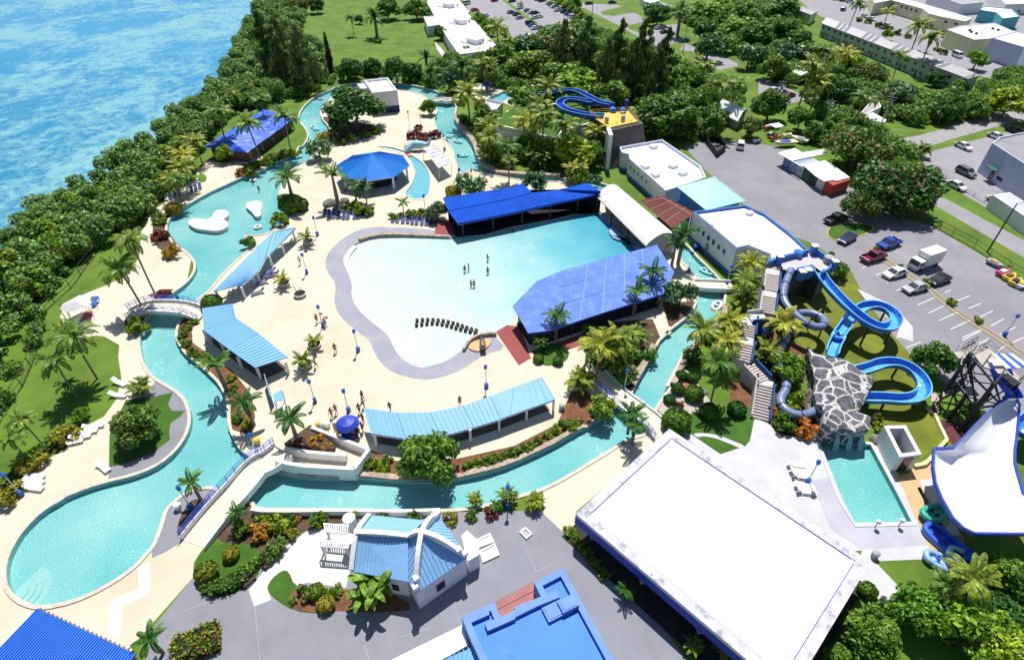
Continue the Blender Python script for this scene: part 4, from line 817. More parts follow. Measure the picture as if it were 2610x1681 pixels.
t = thing('river_wall', 'low white wall along the near bank of the lower river behind the chapel-like house', 'wall', p1('42 700,170').xy.to_3d()); wall_run(t, '42 -40,160 60,175 300,178 780,170 1300,178 1690,165', .9, .35, mwhite)
# == slide tower beside the car park
m_slide = mat('slide_blue', (.035, .20, .70), .22, .06, .5, spec_=.6)
m_slided = mat('slide_royal', (.012, .05, .50), .25, .08, .5, spec_=.6)
m_tube = mat('tube_grey_blue', (.16, .22, .36), .3, .15, .6, spec_=.6)
m_rail = mat('turquoise_rail', (.03, .33, .42), .5, .1, 1)
m_step = mat('stair_tread', (.52, .46, .46), .85, .1, 1)
def smooth(s, k=2): return chaikin(P(s), k, False)
q = orient(P('G 365,375 545,325 560,195 745,150 960,100 1085,75 1310,250 1300,350 1170,430 1000,310 820,385 690,400 530,380', 6.))
t = thing('slide_tower', 'grey-decked launch tower of the blue slides, with blue walls and white-capped pillars', 'tower', (sum(q, Vector())/len(q)).xy.to_3d())
mb = MB(); mb.prism(q, 0, 5.9, top=False); mb.obj('base', m_stone, t); mb = MB(); mb.add([(p.x, p.y, 5.9) for p in q], [tuple(range(len(q)))]); mb.obj('deck', mat('tower_deck', (.46, .45, .48), .85, .1, .5), t)
def tw(s, h0=5.9, h1=6.9, w=.28, m=m_bluew, name='parapet'):
 q = P(s, h1); mb = MB()
 for a, b in zip(q, q[1:]): mb.beam(Vector((a.x, a.y, (h0+h1)/2)), Vector((b.x, b.y, (h0+h1)/2)), w, h1-h0)
 return mb.obj(name, m, t)
tw('G 365,265 560,195 730,150 960,95'); tw('G 1070,80 1310,240'); tw('G 1310,250 1280,360 1165,430'); tw('G 820,400 990,380')
for s in ('G 530,185', 'G 1055,30', 'G 1362,258', 'G 865,415', 'G 958,388'):
 p = p1(s, 7.6); mb = MB(); mb.box((p.x, p.y, 6.7), (.9, .9, 1.6)); o = mb.obj('pillar', m_bluew, t); mb = MB(); mb.box((p.x, p.y, 7.56), (1.05, 1.05, .16)); mb.obj('cap', mwhite, o)
for s, r in (('G 780,190', .75), ('G 1240,275', .8)):
 p = p1(s, 6.); mb = MB(); mb.cyl((p.x, p.y, 5.9), r, 1.1, 14); mb.obj('water_tank', m_slide if r < .8 else m_greym, t)
p = p1('G 900,440', 5.5); mb = MB(); mb.box((p.x, p.y, 5.6), (2.6, 1.2, 1.6), .25); mb.obj('start_gate', m_bluew, t)
# stairs up to it
def flights(label, runs, w, name='stairway', side=True, wallm=None):
 c = P(runs[0][0]); t = thing(name, label, 'stairs', c[0].xy.to_3d())
 for s, kind in runs:
  a, b = P(s)[:2]; e = Vector((b.x-a.x, b.y-a.y, 0)); L_ = e.length; e.normalize(); n = Vector((-e.y, e.x, 0))*w/2
  mb = MB()
  if kind == 'f':
   k = max(3, int(abs(b.z-a.z)/.17)); ka = max(k, int(L_/.42))
   for i in range(ka):
    p = Vector((a.x, a.y, 0))+e*L_*(i/ka); q2 = Vector((a.x, a.y, 0))+e*L_*((i+1)/ka); z = a.z+(b.z-a.z)*(i+1)/ka
    mb.prism([p-n, q2-n, q2+n, p+n], 0, z)
    mb.k = 1; mb.prism([p-n+e*.01, p-n+e*.13, p+n+e*.13, p+n+e*.01], z-.02, z+.012); mb.k = 0
   mb.obj('flight', [m_step, m_darkfl], t)
  else: mb.prism([a-n, b-n, b+n, a+n], 0, max(a.z, b.z)); mb.obj('landing', m_palecon, t)
  if side:
   for sg, mm in ((1, mwhite), (-1, wallm or m_bluew)):
    mb = MB(); x = n*sg*1.12; pa, pb = a+x, b+x
    o = n*.1*sg
    mb.add([pa-o, pb-o, pb+o, pa+o], [])
    mb.add([Vector((v.x, v.y, 0)) for v in (pa-o, pb-o, pb+o, pa+o)]+[v+Vector((0, 0, .75)) for v in (pa-o, pb-o, pb+o, pa+o)], [(4,5,6,7),(7,6,5,4),(0,1,5,4),(2,3,7,6),(1,2,6,5),(3,0,4,7),(4,5,1,0),(6,7,3,2)]); mb.v = mb.v[4:] and mb.v; mb.obj('side_wall', mm, t)
 return t
flights('white-walled concrete stairway climbing the palm bank to the slide tower', [
 ('33 2280,820,.05 2325,500,1.9', 'f'), ('33 2325,500,1.9 2335,455,1.9', 'l'), ('F 1470,1370,1.9 1240,1130,2.3', 'f'), ('F 1135,1075,2.3 1190,790,3.3', 'f'), ('F 1190,790,3.3 1200,690,3.3', 'l'),
 ('F 1200,690,3.3 1225,510,4.0', 'f'), ('F 1225,510,4.0 1240,410,4.0', 'l'), ('F 1240,430,4.0 1490,400,4.3', 'l'), ('F 1510,350,4.3 1545,80,5.2', 'f'), ('F 1545,80,5.2 1555,10,5.2', 'l'), ('G 385,715,5.2 410,460,5.9', 'f'), ('G 410,460,5.9 420,390,5.9', 'l')], 2.1)
# open flume: round-bottomed trough with rolled lips
FL = [(-.92, .82), (-.82, .82), (-.78, .3), (-.5, -.05), (0, -.16), (.5, -.05), (.78, .3), (.82, .82), (.92, .82), (.88, .25), (.58, -.16), (0, -.28), (-.58, -.16), (-.88, .25)]
def flume(name, label, s, r, m, lipm, legs=(), water=True, k=2, group=None):
 c = smooth(s, k); t = thing(name, label, 'water slide', c[0].xy.to_3d(), 0, group)
 mb = MB(); mb.sweep(c, FL, r, True, caps=True); mb.obj('trough', m, t, True)
 for sg in (-1, 1): mb = MB(); mb.sweep(c, [(sg*.87+x*.09, .84+y*.06) for x, y in ((-1,-1),(1,-1),(1,1),(-1,1))], r, True, caps=True); mb.obj('lip', lipm, t)
 if water: mb = MB(); mb.sweep(c, [(-.5, -.02), (0, -.1), (.5, -.02)], r, False); mb.obj('water_film', mat('slide_water', (.10, .42, .85), .05, .3, 1.2, spec_=.8, stain=((.45, .72, .95), .9, .55, .2, .7)), t)
 for f in legs:
  p = c[int(f*(len(c)-1))]; mb = MB(); mb.cyl((p.x, p.y, 0), .16, max(.3, p.z-.25), 8); mb.obj('support', m_steel, t)
 return t
mlip = mat('slide_lip', (.16, .46, .85), .3, .05, 1)
flume('body_flume', 'broad blue open flume looping once over the lawn between the slide tower and the rock', 'G 1080,440,5.9 1170,590,5.4 1290,740,5.0 1470,930,4.6 1650,1090,4.2 1850,1240,3.9 2050,1320,3.7 2210,1290,3.5 2270,1180,3.4 2180,1050,3.3 2000,965,3.2 1820,970,3.1 1690,1040,3. 1590,1130,2.9 1480,1290,2.8 1330,1500,2.7 34 680,60,2.7 620,160,2.9 600,235,2.9', .95, m_slide, mlip, (.3, .42, .52, .6, .72))
flume('return_flume', 'broad blue open flume bowing out of the rock and back, over the lower lawn', '34 830,400,2.6 950,370,2.6 1060,325,2.5 1200,320,2.4 1340,380,2.2 1430,490,2.0 1440,580,1.9 1370,645,1.8 1240,660,1.7 1080,645,1.6 960,645,1.5 880,640,1.4', .95, m_slide, mlip, (.3, .45, .6, .8))
def tube_slide(label, s, r, m, bands, legs):
 c = smooth(s, 2); t = thing('tube_slide', label, 'water slide', c[0].xy.to_3d()); mb = MB(); mb.tube(c, r, 12); mb.obj('tube', m, t, True)
 L_ = 0.; nx = 1.5
 for a, b in zip(c, c[1:]):
  d = (b-a).length; L_ += d
  if L_ > nx: nx += 3.0; e = (b-a).normalized(); mb = MB(); mb.tube([a-e*.07, a+e*.07], r*1.12, 12); mb.obj('flange', bands, t)
 for f in legs: p = c[int(f*(len(c)-1))]; mb = MB(); mb.cyl((p.x, p.y, 0), .13, max(.3, p.z-r*.8), 8); mb.obj('support', m_steel, t)
tube_slide('grey-blue closed tube slide coiling between the stairway and the open flume', 'G 690,400,5.9 650,490,5.6 590,640,5.2 560,760,4.9 590,900,4.6 690,1020,4.3 820,1140,4. 960,1230,3.8 1090,1270,3.6 1190,1240,3.5 1200,1160,3.4 1110,1090,3.3 980,1050,3.2 850,1045,3.1 760,1075,3. 700,1150,2.8 640,1300,2.6 F 1800,700,2.4 1650,1000,2.2 34 200,440,1.9 190,560,1.7 135,620,1.5 150,700,1.4 230,765,1.3 340,785,1.3 440,755,1.3 510,690,1.2', .62, m_tube, m_navy, (.12, .25, .36, .45, .55, .85))
# rock of mortared slabs
m_rock = bpy.data.materials.new('mortared_rock'); tt, NN, LL = nt(m_rock); o_ = NN.new('ShaderNodeOutputMaterial'); b_s = NN.new('ShaderNodeBsdfPrincipled'); LL.new(b_s.outputs[0], o_.inputs[0]); b_s.inputs['Roughness'].default_value = .95
tc = NN.new('ShaderNodeTexCoord'); nz = NN.new('ShaderNodeTexNoise'); nz.inputs['Scale'].default_value = .7; nz.inputs['Detail'].default_value = 4; LL.new(tc.outputs['Object'], nz.inputs['Vector'])
ad = NN.new('ShaderNodeMix'); ad.data_type = 'RGBA'; ad.blend_type = 'LINEAR_LIGHT'; ad.inputs[0].default_value = .35; LL.new(tc.outputs['Object'], ad.inputs[6]); LL.new(nz.outputs['Color'], ad.inputs[7])
vo = NN.new('ShaderNodeTexVoronoi'); vo.feature = 'DISTANCE_TO_EDGE'; vo.inputs['Scale'].default_value = .55; LL.new(ad.outputs[2], vo.inputs['Vector'])
r1 = NN.new('ShaderNodeValToRGB'); r1.color_ramp.elements[0].position = .04; r1.color_ramp.elements[1].position = .08; r1.color_ramp.elements[0].color = (.62, .61, .60, 1); r1.color_ramp.elements[1].color = (0, 0, 0, 1); LL.new(vo.outputs['Distance'], r1.inputs[0])
n3 = NN.new('ShaderNodeTexNoise'); n3.inputs['Scale'].default_value = 2.2; n3.inputs['Detail'].default_value = 7; n3.inputs['Roughness'].default_value = .75; LL.new(tc.outputs['Object'], n3.inputs['Vector'])
r3 = NN.new('ShaderNodeValToRGB'); r3.color_ramp.elements[0].position = .35; r3.color_ramp.elements[1].position = .75; r3.color_ramp.elements[0].color = (.05, .05, .07, 1); r3.color_ramp.elements[1].color = (.26, .26, .30, 1); LL.new(n3.outputs['Fac'], r3.inputs[0])
mx = NN.new('ShaderNodeMix'); mx.data_type = 'RGBA'; mx.blend_type = 'LIGHTEN'; mx.inputs[0].default_value = 1; LL.new(r3.outputs[0], mx.inputs[6]); LL.new(r1.outputs[0], mx.inputs[7]); LL.new(mx.outputs[2], b_s.inputs['Base Color'])
bp = NN.new('ShaderNodeBump'); bp.inputs['Strength'].default_value = .7; bp.inputs['Distance'].default_value = .4; LL.new(n3.outputs['Fac'], bp.inputs['Height']); LL.new(bp.outputs[0], b_s.inputs['Normal'])
ROCK = P('34 370,180,2.6 430,205,3.2 560,235,3.3 700,230,3.3 790,290,3.3 870,330,3.3 1020,410,3.4 990,490,3.4 940,600,3.4 870,715,3.5 970,780,3.6 975,875,3.6 850,905,3.4 740,885,3.3 620,900,3.4 530,840,3.4 545,720,3.4 480,640,3.3 455,540,3.3 465,430,3.2 430,330,3.0')
t = thing('rock_mound', 'mound of dark grey slabs set in pale mortar above the splash pool', 'rock', (sum(ROCK, Vector())/len(ROCK)).xy.to_3d())
vs = [Vector((p.x, p.y)) for p in ROCK]; n = len(vs); xs = [p.x for p in vs]; ys = [p.y for p in vs]; ex = []
x = min(xs)
while x < max(xs):
 y = min(ys)
 while y < max(ys):
  pp = Vector((x+random.uniform(-.3, .3), y+random.uniform(-.3, .3)))
  if inside(pp.x, pp.y, vs) and min((pp-v).length for v in vs) > .5: ex.append(pp)
  y += .9
 x += .9
V, E_, F_, _, _, _ = geometry.delaunay_2d_cdt(vs+ex, [(i, (i+1) % n) for i in range(n)], [], 0, 1e-4)
mb = MB(); zz = []
for i, p in enumerate(V):
 d = min((p-v).length for v in vs); zz.append((3.2 if d > .01 else 2.9)+.5*math.sin(p.x*.9)*math.cos(p.y*.7)+random.uniform(-.16, .16)+min(.6, d*.2))
fs = [f for f in F_ if inside(sum(V[i].x for i in f)/3, sum(V[i].y for i in f)/3, vs)]
mb.add([(p.x, p.y, z) for p, z in zip(V, zz)], fs)
lvl = []; cm = sum(vs, Vector((0, 0)))/n
for h, s in ((1., 1.), (.66, .96), (.33, .93), (0, .98)):
 row = []
 for i in range(n):
  for k in range(3):
   u = k/3; a = vs[i].lerp(vs[(i+1) % n], u); iz = min(range(len(V)), key=lambda j: (V[j]-a).length) if h == 1. else 0
   z = (zz[iz]*(1-0) if k == 0 else (3.0+.5*math.sin(a.x*.9)*math.cos(a.y*.7))) if h == 1. else 3*h
   a = cm+(a-cm)*(s+(random.uniform(-.025, .03) if h < 1 else 0)); row.append((a.x, a.y, z-(.05 if h == 1. and k else 0)))
 lvl.append(row)
m3 = n*3
for r_ in range(3):
 for i in range(m3): j = (i+1) % m3; mb.add([lvl[r_][i], lvl[r_][j], lvl[r_+1][j], lvl[r_+1][i]], [(3, 2, 1, 0)])
mb.obj('stone', m_rock, t)
bm = bmesh.new(); me_ = t.children[0].data; bm.from_mesh(me_); bmesh.ops.recalc_face_normals(bm, faces=bm.faces); bm.to_mesh(me_); bm.free()
mb = MB(); a, b = P('34 560,960,.9 930,960,.9');
for u in (.2, .52, .8):
 p = a.lerp(b, u); mb.add([(p.x-.25, p.y+.3, 2.2), (p.x+.25, p.y+.3, 2.2), (p.x+.3, p.y-.8, 1.0), (p.x-.3, p.y-.8, 1.0), (p.x+.4, p.y-1.4, WZ+.03), (p.x-.4, p.y-1.4, WZ+.03)], [(0, 3, 2, 1), (3, 5, 4, 2)])
mb.obj('waterfall', mat('falling_water', (.30, .48, .52), .3, .4, 3, .5), t)
# == the steel stair tower and the big white ramp
t = thing('steel_stair_tower', 'dark steel lattice tower with zigzag stairs to the start of the white ramp', 'tower', p1('J 1500,1100').xy.to_3d())
TZ = 9.; plat = orient(P('J 1580,330 1800,230 2369,760 2230,830 1900,600 1760,560', TZ)); mb = MB(); mb.prism(plat, TZ-.18, TZ, bot=True); mb.obj('platform', mat('grating', (.42, .38, .34), .8, .15, 1.5), t)
leg = [p.copy() for p in P('J 1560,360 1930,800 1800,260 2330,740', TZ)]; base = [Vector((p.x, p.y, 0)) for p in leg]
more = [P('J 1480,1290,0')[0], P('J 1240,1330,0')[0]]
for p in base+[P('J 1830,990,4.5')[0]*1, P('J 1490,1000,4.5')[0]*1]:
 zt_ = TZ if p in base else 5.; mb = MB(); mb.beam(Vector((p.x, p.y, 0)), Vector((p.x, p.y, zt_)), .34); mb.obj('leg', m_steel, t)
mb = MB(); pr = [(0, 1), (1, 3), (3, 2), (2, 0)]
for i, j in pr:
 for z0, z1 in ((.2, 4.4), (4.4, 8.8)):
  a, b = base[i], base[j]; mb.beam(a+Vector((0, 0, z0)), b+Vector((0, 0, z1)), .14); mb.beam(b+Vector((0, 0, z0)), a+Vector((0, 0, z1)), .14); mb.beam(a+Vector((0, 0, z1)), b+Vector((0, 0, z1)), .2)
mb.obj('brace', m_steel, t)
def steel_flight(s, w=1.15):
 a, b = P(s); e = Vector((b.x-a.x, b.y-a.y, 0)); L_ = e.length; e.normalize(); n = Vector((-e.y, e.x, 0))*w/2; k = max(4, int(L_/.5)); mb = MB()
 for i in range(k): p = a.lerp(b, (i+.5)/k); mb.beam(p-n, p+n, .3, .05)
 mb.obj('tread', mat('timber_tread', (.42, .35, .28), .85, .2, 2), t)
 mb = MB()
 for sg in (-1, 1):
  mb.beam(a+n*sg, b+n*sg, .12, .28); mb.beam(a+n*sg+Vector((0, 0, 1)), b+n*sg+Vector((0, 0, 1)), .05)
  for i in range(4): p = a.lerp(b, i/3)+n*sg; mb.beam(p, p+Vector((0, 0, 1)), .05)
 mb.obj('stringer', m_steel, t)
def steel_land(s):
 q = orient(P(s)); mb = MB(); mb.slab(q, .12); mb.obj('landing', MATS['grating'], t)
steel_flight('J 1080,1260,.1 1020,1080,1.6'); steel_land('J 960,960,1.7 1030,950,1.7 1090,1030,1.7 1080,1080,1.7 970,1080,1.7'); steel_flight('J 1120,1000,1.7 1430,850,4.4', 1.6)
steel_land('J 1430,850,4.5 1590,850,4.5 1700,990,4.5 1540,990,4.5'); steel_flight('J 1525,850,4.5 1440,440,7.6', 1.7); steel_land('J 1300,330,7.7 1440,330,7.7 1500,430,7.7 1380,430,7.7'); steel_flight('J 1470,350,7.7 1680,240,9.', 1.4)
mb = MB(); rp = P('J 1330,330 1480,310 1600,330 1800,225 2369,755 2230,830', TZ)
for a, b in zip(rp, rp[1:]):
 for h in (.4, .75, 1.1): mb.beam(a+Vector((0, 0, h)), b+Vector((0, 0, h)), .05)
 k = max(1, int((b-a).length/1.6))
 for i in range(k+1): p = a.lerp(b, i/k); mb.beam(p, p+Vector((0, 0, 1.1)), .05)
mb.obj('railing', m_alu, t)
q = P('J 1880,360 2200,360 2480,560 2100,580', TZ+2.3); mb = MB()
for i in range(5): mb.k = i % 2; u, v = i/5, (i+1)/5; mb.slab([q[0].lerp(q[1], u), q[0].lerp(q[1], v), q[3].lerp(q[2], v), q[3].lerp(q[2], u)], .08)
mb.obj('striped_canopy', [mwhite, m_blue], t); posts(t, [p.copy() for p in q[:4]], TZ+2.25, .06, m_alu, 'canopy_post', TZ)
lay('tower_pad', 'K 420,140 640,180 900,330 560,390 500,330', mat('maroon_pad', (.10, .03, .035), .9, .3, 1), .03)
# ramp surface from its two rims
Lr = P('J 2080,1050,6.6 K 970,0,6.4 770,200,5.4 570,412,4.6 470,418,4.6 380,420,4.6 368,600,4.2 390,750,4.0 450,900,4.2 560,1090,4.8 660,1185,5.3 760,1235,5.7')
Rr_ = P('J 2260,1050,6.6 K 1195,0,6.4 1180,180,5.4 1165,330,4.6 1158,380,4.5 1150,440,4.4 1150,560,4.1 1170,640,4.0 1230,850,4.0 1420,1060,4.6 1560,1160,5.3 1750,1240,5.8')
t = thing('white_ramp_slide', 'huge white funnel-shaped ramp with blue rims and a blue chute feeding it', 'water slide', (Lr[6]+Rr_[6]).xy.to_3d()/2)
ns = 12; rows = []
for i, (a, b) in enumerate(zip(Lr, Rr_)):
 f = i/(len(Lr)-1); sag = [0.1, .4, .8, 1.1, 1.4, 1.6, 1.9, 1.9, 1.6, 1.0, .4, .05][i]
 rows.append([a.lerp(b, j/ns)-Vector((0, 0, sag*min(1, 3.0*min(j, ns-j)/ns)**.6)) for j in range(ns+1)])
fine = []
for a, b in zip(rows, rows[1:]): fine += [[p.lerp(q_, k/3) for p, q_ in zip(a, b)] for k in range(3)]
fine.append(rows[-1]); mb = MB(); m_ = ns+1
mb.add([p for r_ in fine for p in r_], [(i*m_+j, i*m_+j+1, (i+1)*m_+j+1, (i+1)*m_+j) for i in range(len(fine)-1) for j in range(ns)]); mb.obj('bowl', mat('ramp_white', (.74, .75, .82), .35, .04, .25, spec_=.5, stain=((.60, .62, .74), .12, .5, .3, .5)), t, True)
for rim in (Lr, Rr_, rows[-1]):
 mb = MB(); mb.sweep(rim, [(-.11, .16), (.11, .16), (.11, -.28), (-.11, -.28)], caps=True); mb.obj('rim', m_trim, t)
ch = chaikin(P('J 1960,545,9.0 2020,700,8.6 2100,850,7.8 2150,960,7.0 2170,1040,6.6'), 2, False)
CHP = [(-1.25, .8), (-1.1, .8), (-1., 0), (1., 0), (1.1, .8), (1.25, .8), (1.15, -.15), (-1.15, -.15)]
mb = MB(); mb.sweep(ch, CHP, .85, True, caps=True); mb.obj('chute', m_slided, t); mb = MB(); mb.sweep(ch, [(-.98, .02), (.98, .02)], .85, False); mb.obj('chute_floor', mat('chute_floor', (.05, .17, .55), .3, .1, 1), t)
p = ch[0]; mb = MB(); mb.box((p.x, p.y+.3, p.z+.25), (1.7, 1.2, .3)); mb.obj('start_pad', mwhite, t)
for s in ('K 700,300,0', 'K 470,760,0', 'K 620,1150,0', 'K 1130,760,0'):
 p = p1(s); mb = MB(); mb.beam(Vector((p.x, p.y+1.2, 0)), Vector((p.x, p.y+1.2, 1.7)), .28); mb.obj('support', m_steel, t)
flume('side_flume', 'short stretch of blue flume passing behind the white ramp at the right edge', 'K 1340,120,3.2 1240,180,3. 1200,230,2.8 1210,290,2.6 1330,330,2.4', 1.0, m_slide, mlip, (.5,), False)
# == the walled garden tower beyond the river
t = thing('garden_slide_tower', 'white-walled planted terrace with a yellow launch deck on a dark stone block', 'tower', p1('C 1700,700').xy.to_3d())
TZ2 = 5.3; q = orient(P('C 860,690 1000,722 1290,792 1500,842 1765,885 1840,790 2340,645 13 900,1165 900,1040 720,1000 C 1900,200 1500,170 1150,400 930,540', TZ2)); mb = MB(); mb.prism(q, 0, TZ2-.4, top=False); mb.obj('wall', m_wall, t)
mb = MB(); mb.add([(p.x, p.y, TZ2-.4) for p in q], [tuple(range(len(q)))]); mb.obj('terrace', m_lawn2, t)
rw = P('C 860,690 930,715 1000,722 1290,792 1500,842 1765,885 1840,790 2340,645', TZ2+.45); mb = MB()
for a, b in zip(rw, rw[1:]): mb.beam(Vector((a.x, a.y, TZ2-.2)), Vector((b.x, b.y, TZ2-.2)), .4, 1.3)
mb.obj('parapet', mwhite, t)
YZ = 8.6; yq = orient(P('13 720,1040 1080,1010 1170,1108 900,1165', YZ)); mb = MB(); mb.prism(yq, YZ-.25, YZ); mb.obj('launch_deck', m_yellow, t)
bt = P('13 1005,1345 1255,1285', .0); f0, f1 = p1('13 930,1180', YZ), p1('13 1218,1115', YZ); bk0, bk1 = p1('13 730,1030', YZ), p1('13 1090,1000', YZ)
mb = MB(); o0, o1 = Vector((f0.x-.3, f0.y-4.2, 0)), Vector((f1.x+1.6, f1.y-4.2, 0)); mb.add([o0, o1, f1-Vector((0, 0, .3)), f0-Vector((0, 0, .3)), Vector((bk1.x, bk1.y, 0)), bk1-Vector((0, 0, .3)), Vector((bk0.x, bk0.y, 0)), bk0-Vector((0, 0, .3))], [(0, 1, 2, 3), (1, 4, 5, 2), (6, 0, 3, 7), (4, 6, 7, 5), (3, 2, 5, 7)]); mb.obj('stone_block', m_stone, t)
a = p1('13 915,1180', YZ+.4); b = Vector((a.x-.6, a.y-4.4, 0)); mb = MB(); mb.prism([(f0.x-1.3, f0.y-4.3), (f0.x-.32, f0.y-4.3), (f0.x-.32, f0.y+.6), (f0.x-1.3, f0.y+.6)], 0, 8.8); mb.obj('buttress', mwhite, t)
mb = MB()
for k in range(4):
 a, b = yq[k], yq[(k+1) % 4]
 for h in (.5, 1.): mb.beam(a+Vector((0, 0, h)), b+Vector((0, 0, h)), .06)
 for i in range(4): p = a.lerp(b, i/4); mb.beam(p, p+Vector((0, 0, 1)), .06)
mb.obj('railing', m_yellow, t)
for s in ('13 880,1120', '13 1030,1105', '13 1060,960'): p = p1(s, YZ); mb = MB(); mb.box((p.x, p.y, YZ+.7), (.9, .9, 1.4)); mb.obj('gate_box', m_greym if '1060' not in s else m_trim, t)
for s in ('13 940,1010', '13 1030,1015'):
 p = p1(s, YZ+.3); mb = MB(); mb.tube([Vector((p.x, p.y-.8, YZ+.3)), Vector((p.x, p.y+.6, YZ+.5))], .75, 12, caps=False); mb.obj('entry_mouth', m_slide, t)
flume('garden_flume', 'royal blue flume curling below the yellow launch deck', 'C 2480,600,8.4 2330,600,8.2 2150,575,7.9 1960,530,7.6 1820,460,7.3 1810,390,7.1 1900,345,6.9 2050,345,6.7 2250,390,6.5 2420,400,6.4 2480,360,6.3', 1.15, m_slided, mlip, (.25, .5), False)
flume('garden_flume', 'royal blue flume arcing behind, half hidden by palms', '13 930,980,7.6 820,960,7.2 C 2180,275,6.8 2080,225,6.6 1950,205,6.4 1800,225,6.2 1640,260,5.9 1480,270,5.6 1360,300,5.3', 1.1, m_slided, mlip, (.3, .6), False)
mb = MB(); a, b = P('C 1660,400,6.4 2260,280,6.4'); mb.beam(a, b, .7, .18); o = mb.obj('walkway', m_sand); tag(o, 'thin pale walkway running between the two royal blue flumes', 'walkway')
# whale-shaped kiddie slide
t = thing('whale_slide', 'pale blue whale-shaped kiddie slide with raised tail and red chute', 'slide', p1('B 1850,1120').xy.to_3d())
c = P('B 1690,1180,.3 1720,1110,1.1 1790,1060,1.5 1870,1060,1.6 1950,1060,1.4 2010,1070,1.5 2040,1010,2.3 2050,965,3.'); mb = MB(); mb.tube(chaikin(c, 1, False), [.35, .5, .65, .8, .95, 1.05, 1.05, 1.05, 1., .85, .7, .55, .42, .34, .27, .2], 12); mb.obj('body', mat('whale_skin', (.28, .56, .66), .4, .06, 1), t, True)
p = c[-1]; mb = MB(); mb.add([p+Vector(v) for v in ((0, 0, -.2), (-.9, .1, .4), (-.3, 0, .35), (.3, 0, .35), (.9, .1, .4), (0, .12, -.1))], [(0, 2, 1), (0, 3, 2), (0, 4, 3), (5, 1, 2), (5, 2, 3), (5, 3, 4)]); mb.obj('tail', MATS['whale_skin'], t)
q = P('B 1660,1060,.9 1730,1070,.9 1720,1190,.1 1650,1200,.1'); mb = MB(); mb.slab(q, .15); mb.obj('side_chute', mat('plum', (.28, .12, .18), .6, .1, 1), t); q = P('B 1650,1200,.05 1740,1190,.3 1770,1220,.05 1700,1240,.05'); mb = MB(); mb.slab(q, .2); mb.obj('red_chute', mat('chute_red', (.55, .07, .07), .5, .1, 1), t)
# == buildings beyond the park
def far_block(label, s, h, wall=m_wall, roof=m_roofw, par=.3, cat='building', name='building', wins=(), base=None):
 t, q = block(name, label, cat, s, h, wall, roof, par=par, pw=.35, rim=wall if wall is not m_cream else mwhite)
 for mid, ts, w, z0, z1 in wins:
  i = min(range(len(q)), key=lambda k: ((q[k]+q[(k+1) % len(q)])/2-p1(mid, 2)).length); wind(t, q, i, ts, w, z0, z1)
 return t, q
t, q = far_block('long white flat-roofed building with three roof boxes in a row, beside the far car park', 'H 0,-60 420,-60 630,180 600,190 1085,745 470,820 310,590 180,370 0,400 -60,250 100,240 0,60', 4.2, wins=[('H 800,830', (.2, .4, .6, .8), 2, 1, 2.6), ('H 390,720', (.2, .5, .8), 2., 1, 2.6)])
for s, d in (('H 700,580', '560,640'), ('H 490,290', '370,350'), ('H 315,50', '195,100')):
 unit(t, s, 3.9, (5.5, 3.4, 1.9), -.75, 'roof_box'); p = p1('H '+d, 4.2); mb = MB(); mb.box((p.x, p.y, 4.2), (.6, 5.2, .5), .75); mb.obj('roof_duct', m_roofw, t)
 x, y = s.split()[1].split(','); p = p1('H %g,%g' % (float(x)+135, float(y)+40), 4.2); mb = MB(); mb.cyl((p.x, p.y, 3.9), .5, 1.2, 10); mb.obj('roof_vent', m_greym, t)
t = thing('quonset_hut', 'white half-round quonset roof among the trees above the yard', 'shed', p1('13 2100,1040').xy.to_3d()); a0, a1 = P('13 1880,1010 2080,1110', 2.6); b0, b1 = P('13 1960,940 2340,1090', 2.6)
b1 = a1+(b0-a0)*1.15; mb = MB(); U, V = arch(a0, b0, 1.9), arch(a1, b1, 1.9); n = len(U); mb.add(U+V, [(i+1, i, n+i, n+i+1) for i in range(n-1)]); mb.add([p-Vector((0, 0, .1)) for p in U+V], [(i, i+1, n+i+1, n+i) for i in range(n-1)]); mb.obj('roof', m_hallroof, t, True)
mb = MB(); mb.prism(inset(orient([a0, a1, b1, b0]), .4), 0, 2.6); mb.obj('wall', m_greym, t)
t, q = far_block('tall pale lilac-walled warehouse standing in the neighbouring lot at the right edge', '14 2075,1305 2140,1250 2500,1180 3000,1500 2700,1700 2364,1490', 7.2, mat('lilac_wall', (.46, .49, .66), .8, .08, .4, stain=((.36, .38, .55), .4, .55, .2, .5)), m_road)
i = min(range(len(q)), key=lambda k: ((q[k]+q[(k+1) % len(q)])/2-p1('24 2100,150', 2)).length); wind(t, q, i, (.62, .7), 1.3, 1.2, 2.2, m_greym); wind(t, q, i, (.42,), 1.6, .05, 2.4, m_tan, 'door')
a = (q[i].lerp(q[(i+1) % len(q)], .42)); e = (q[(i+1) % len(q)]-q[i]).normalized(); nn = Vector((e.y, -e.x, 0)); mb = MB(); mb.beam(Vector((a.x, a.y, 3))+nn*.7-e*1.5, Vector((a.x, a.y, 3))+nn*.7+e*1.5, 1.5, .16); mb.obj('door_canopy', mat('green_awning', (.02, .12, .07), .7, .1, 1), t)
t, q = far_block('low lean-to with pale lilac metal roof against the warehouse, at the right edge', '24 2080,275 2230,250 2600,480 2480,540', 3.2, m_wall, MATS['lilac_wall'], .05)
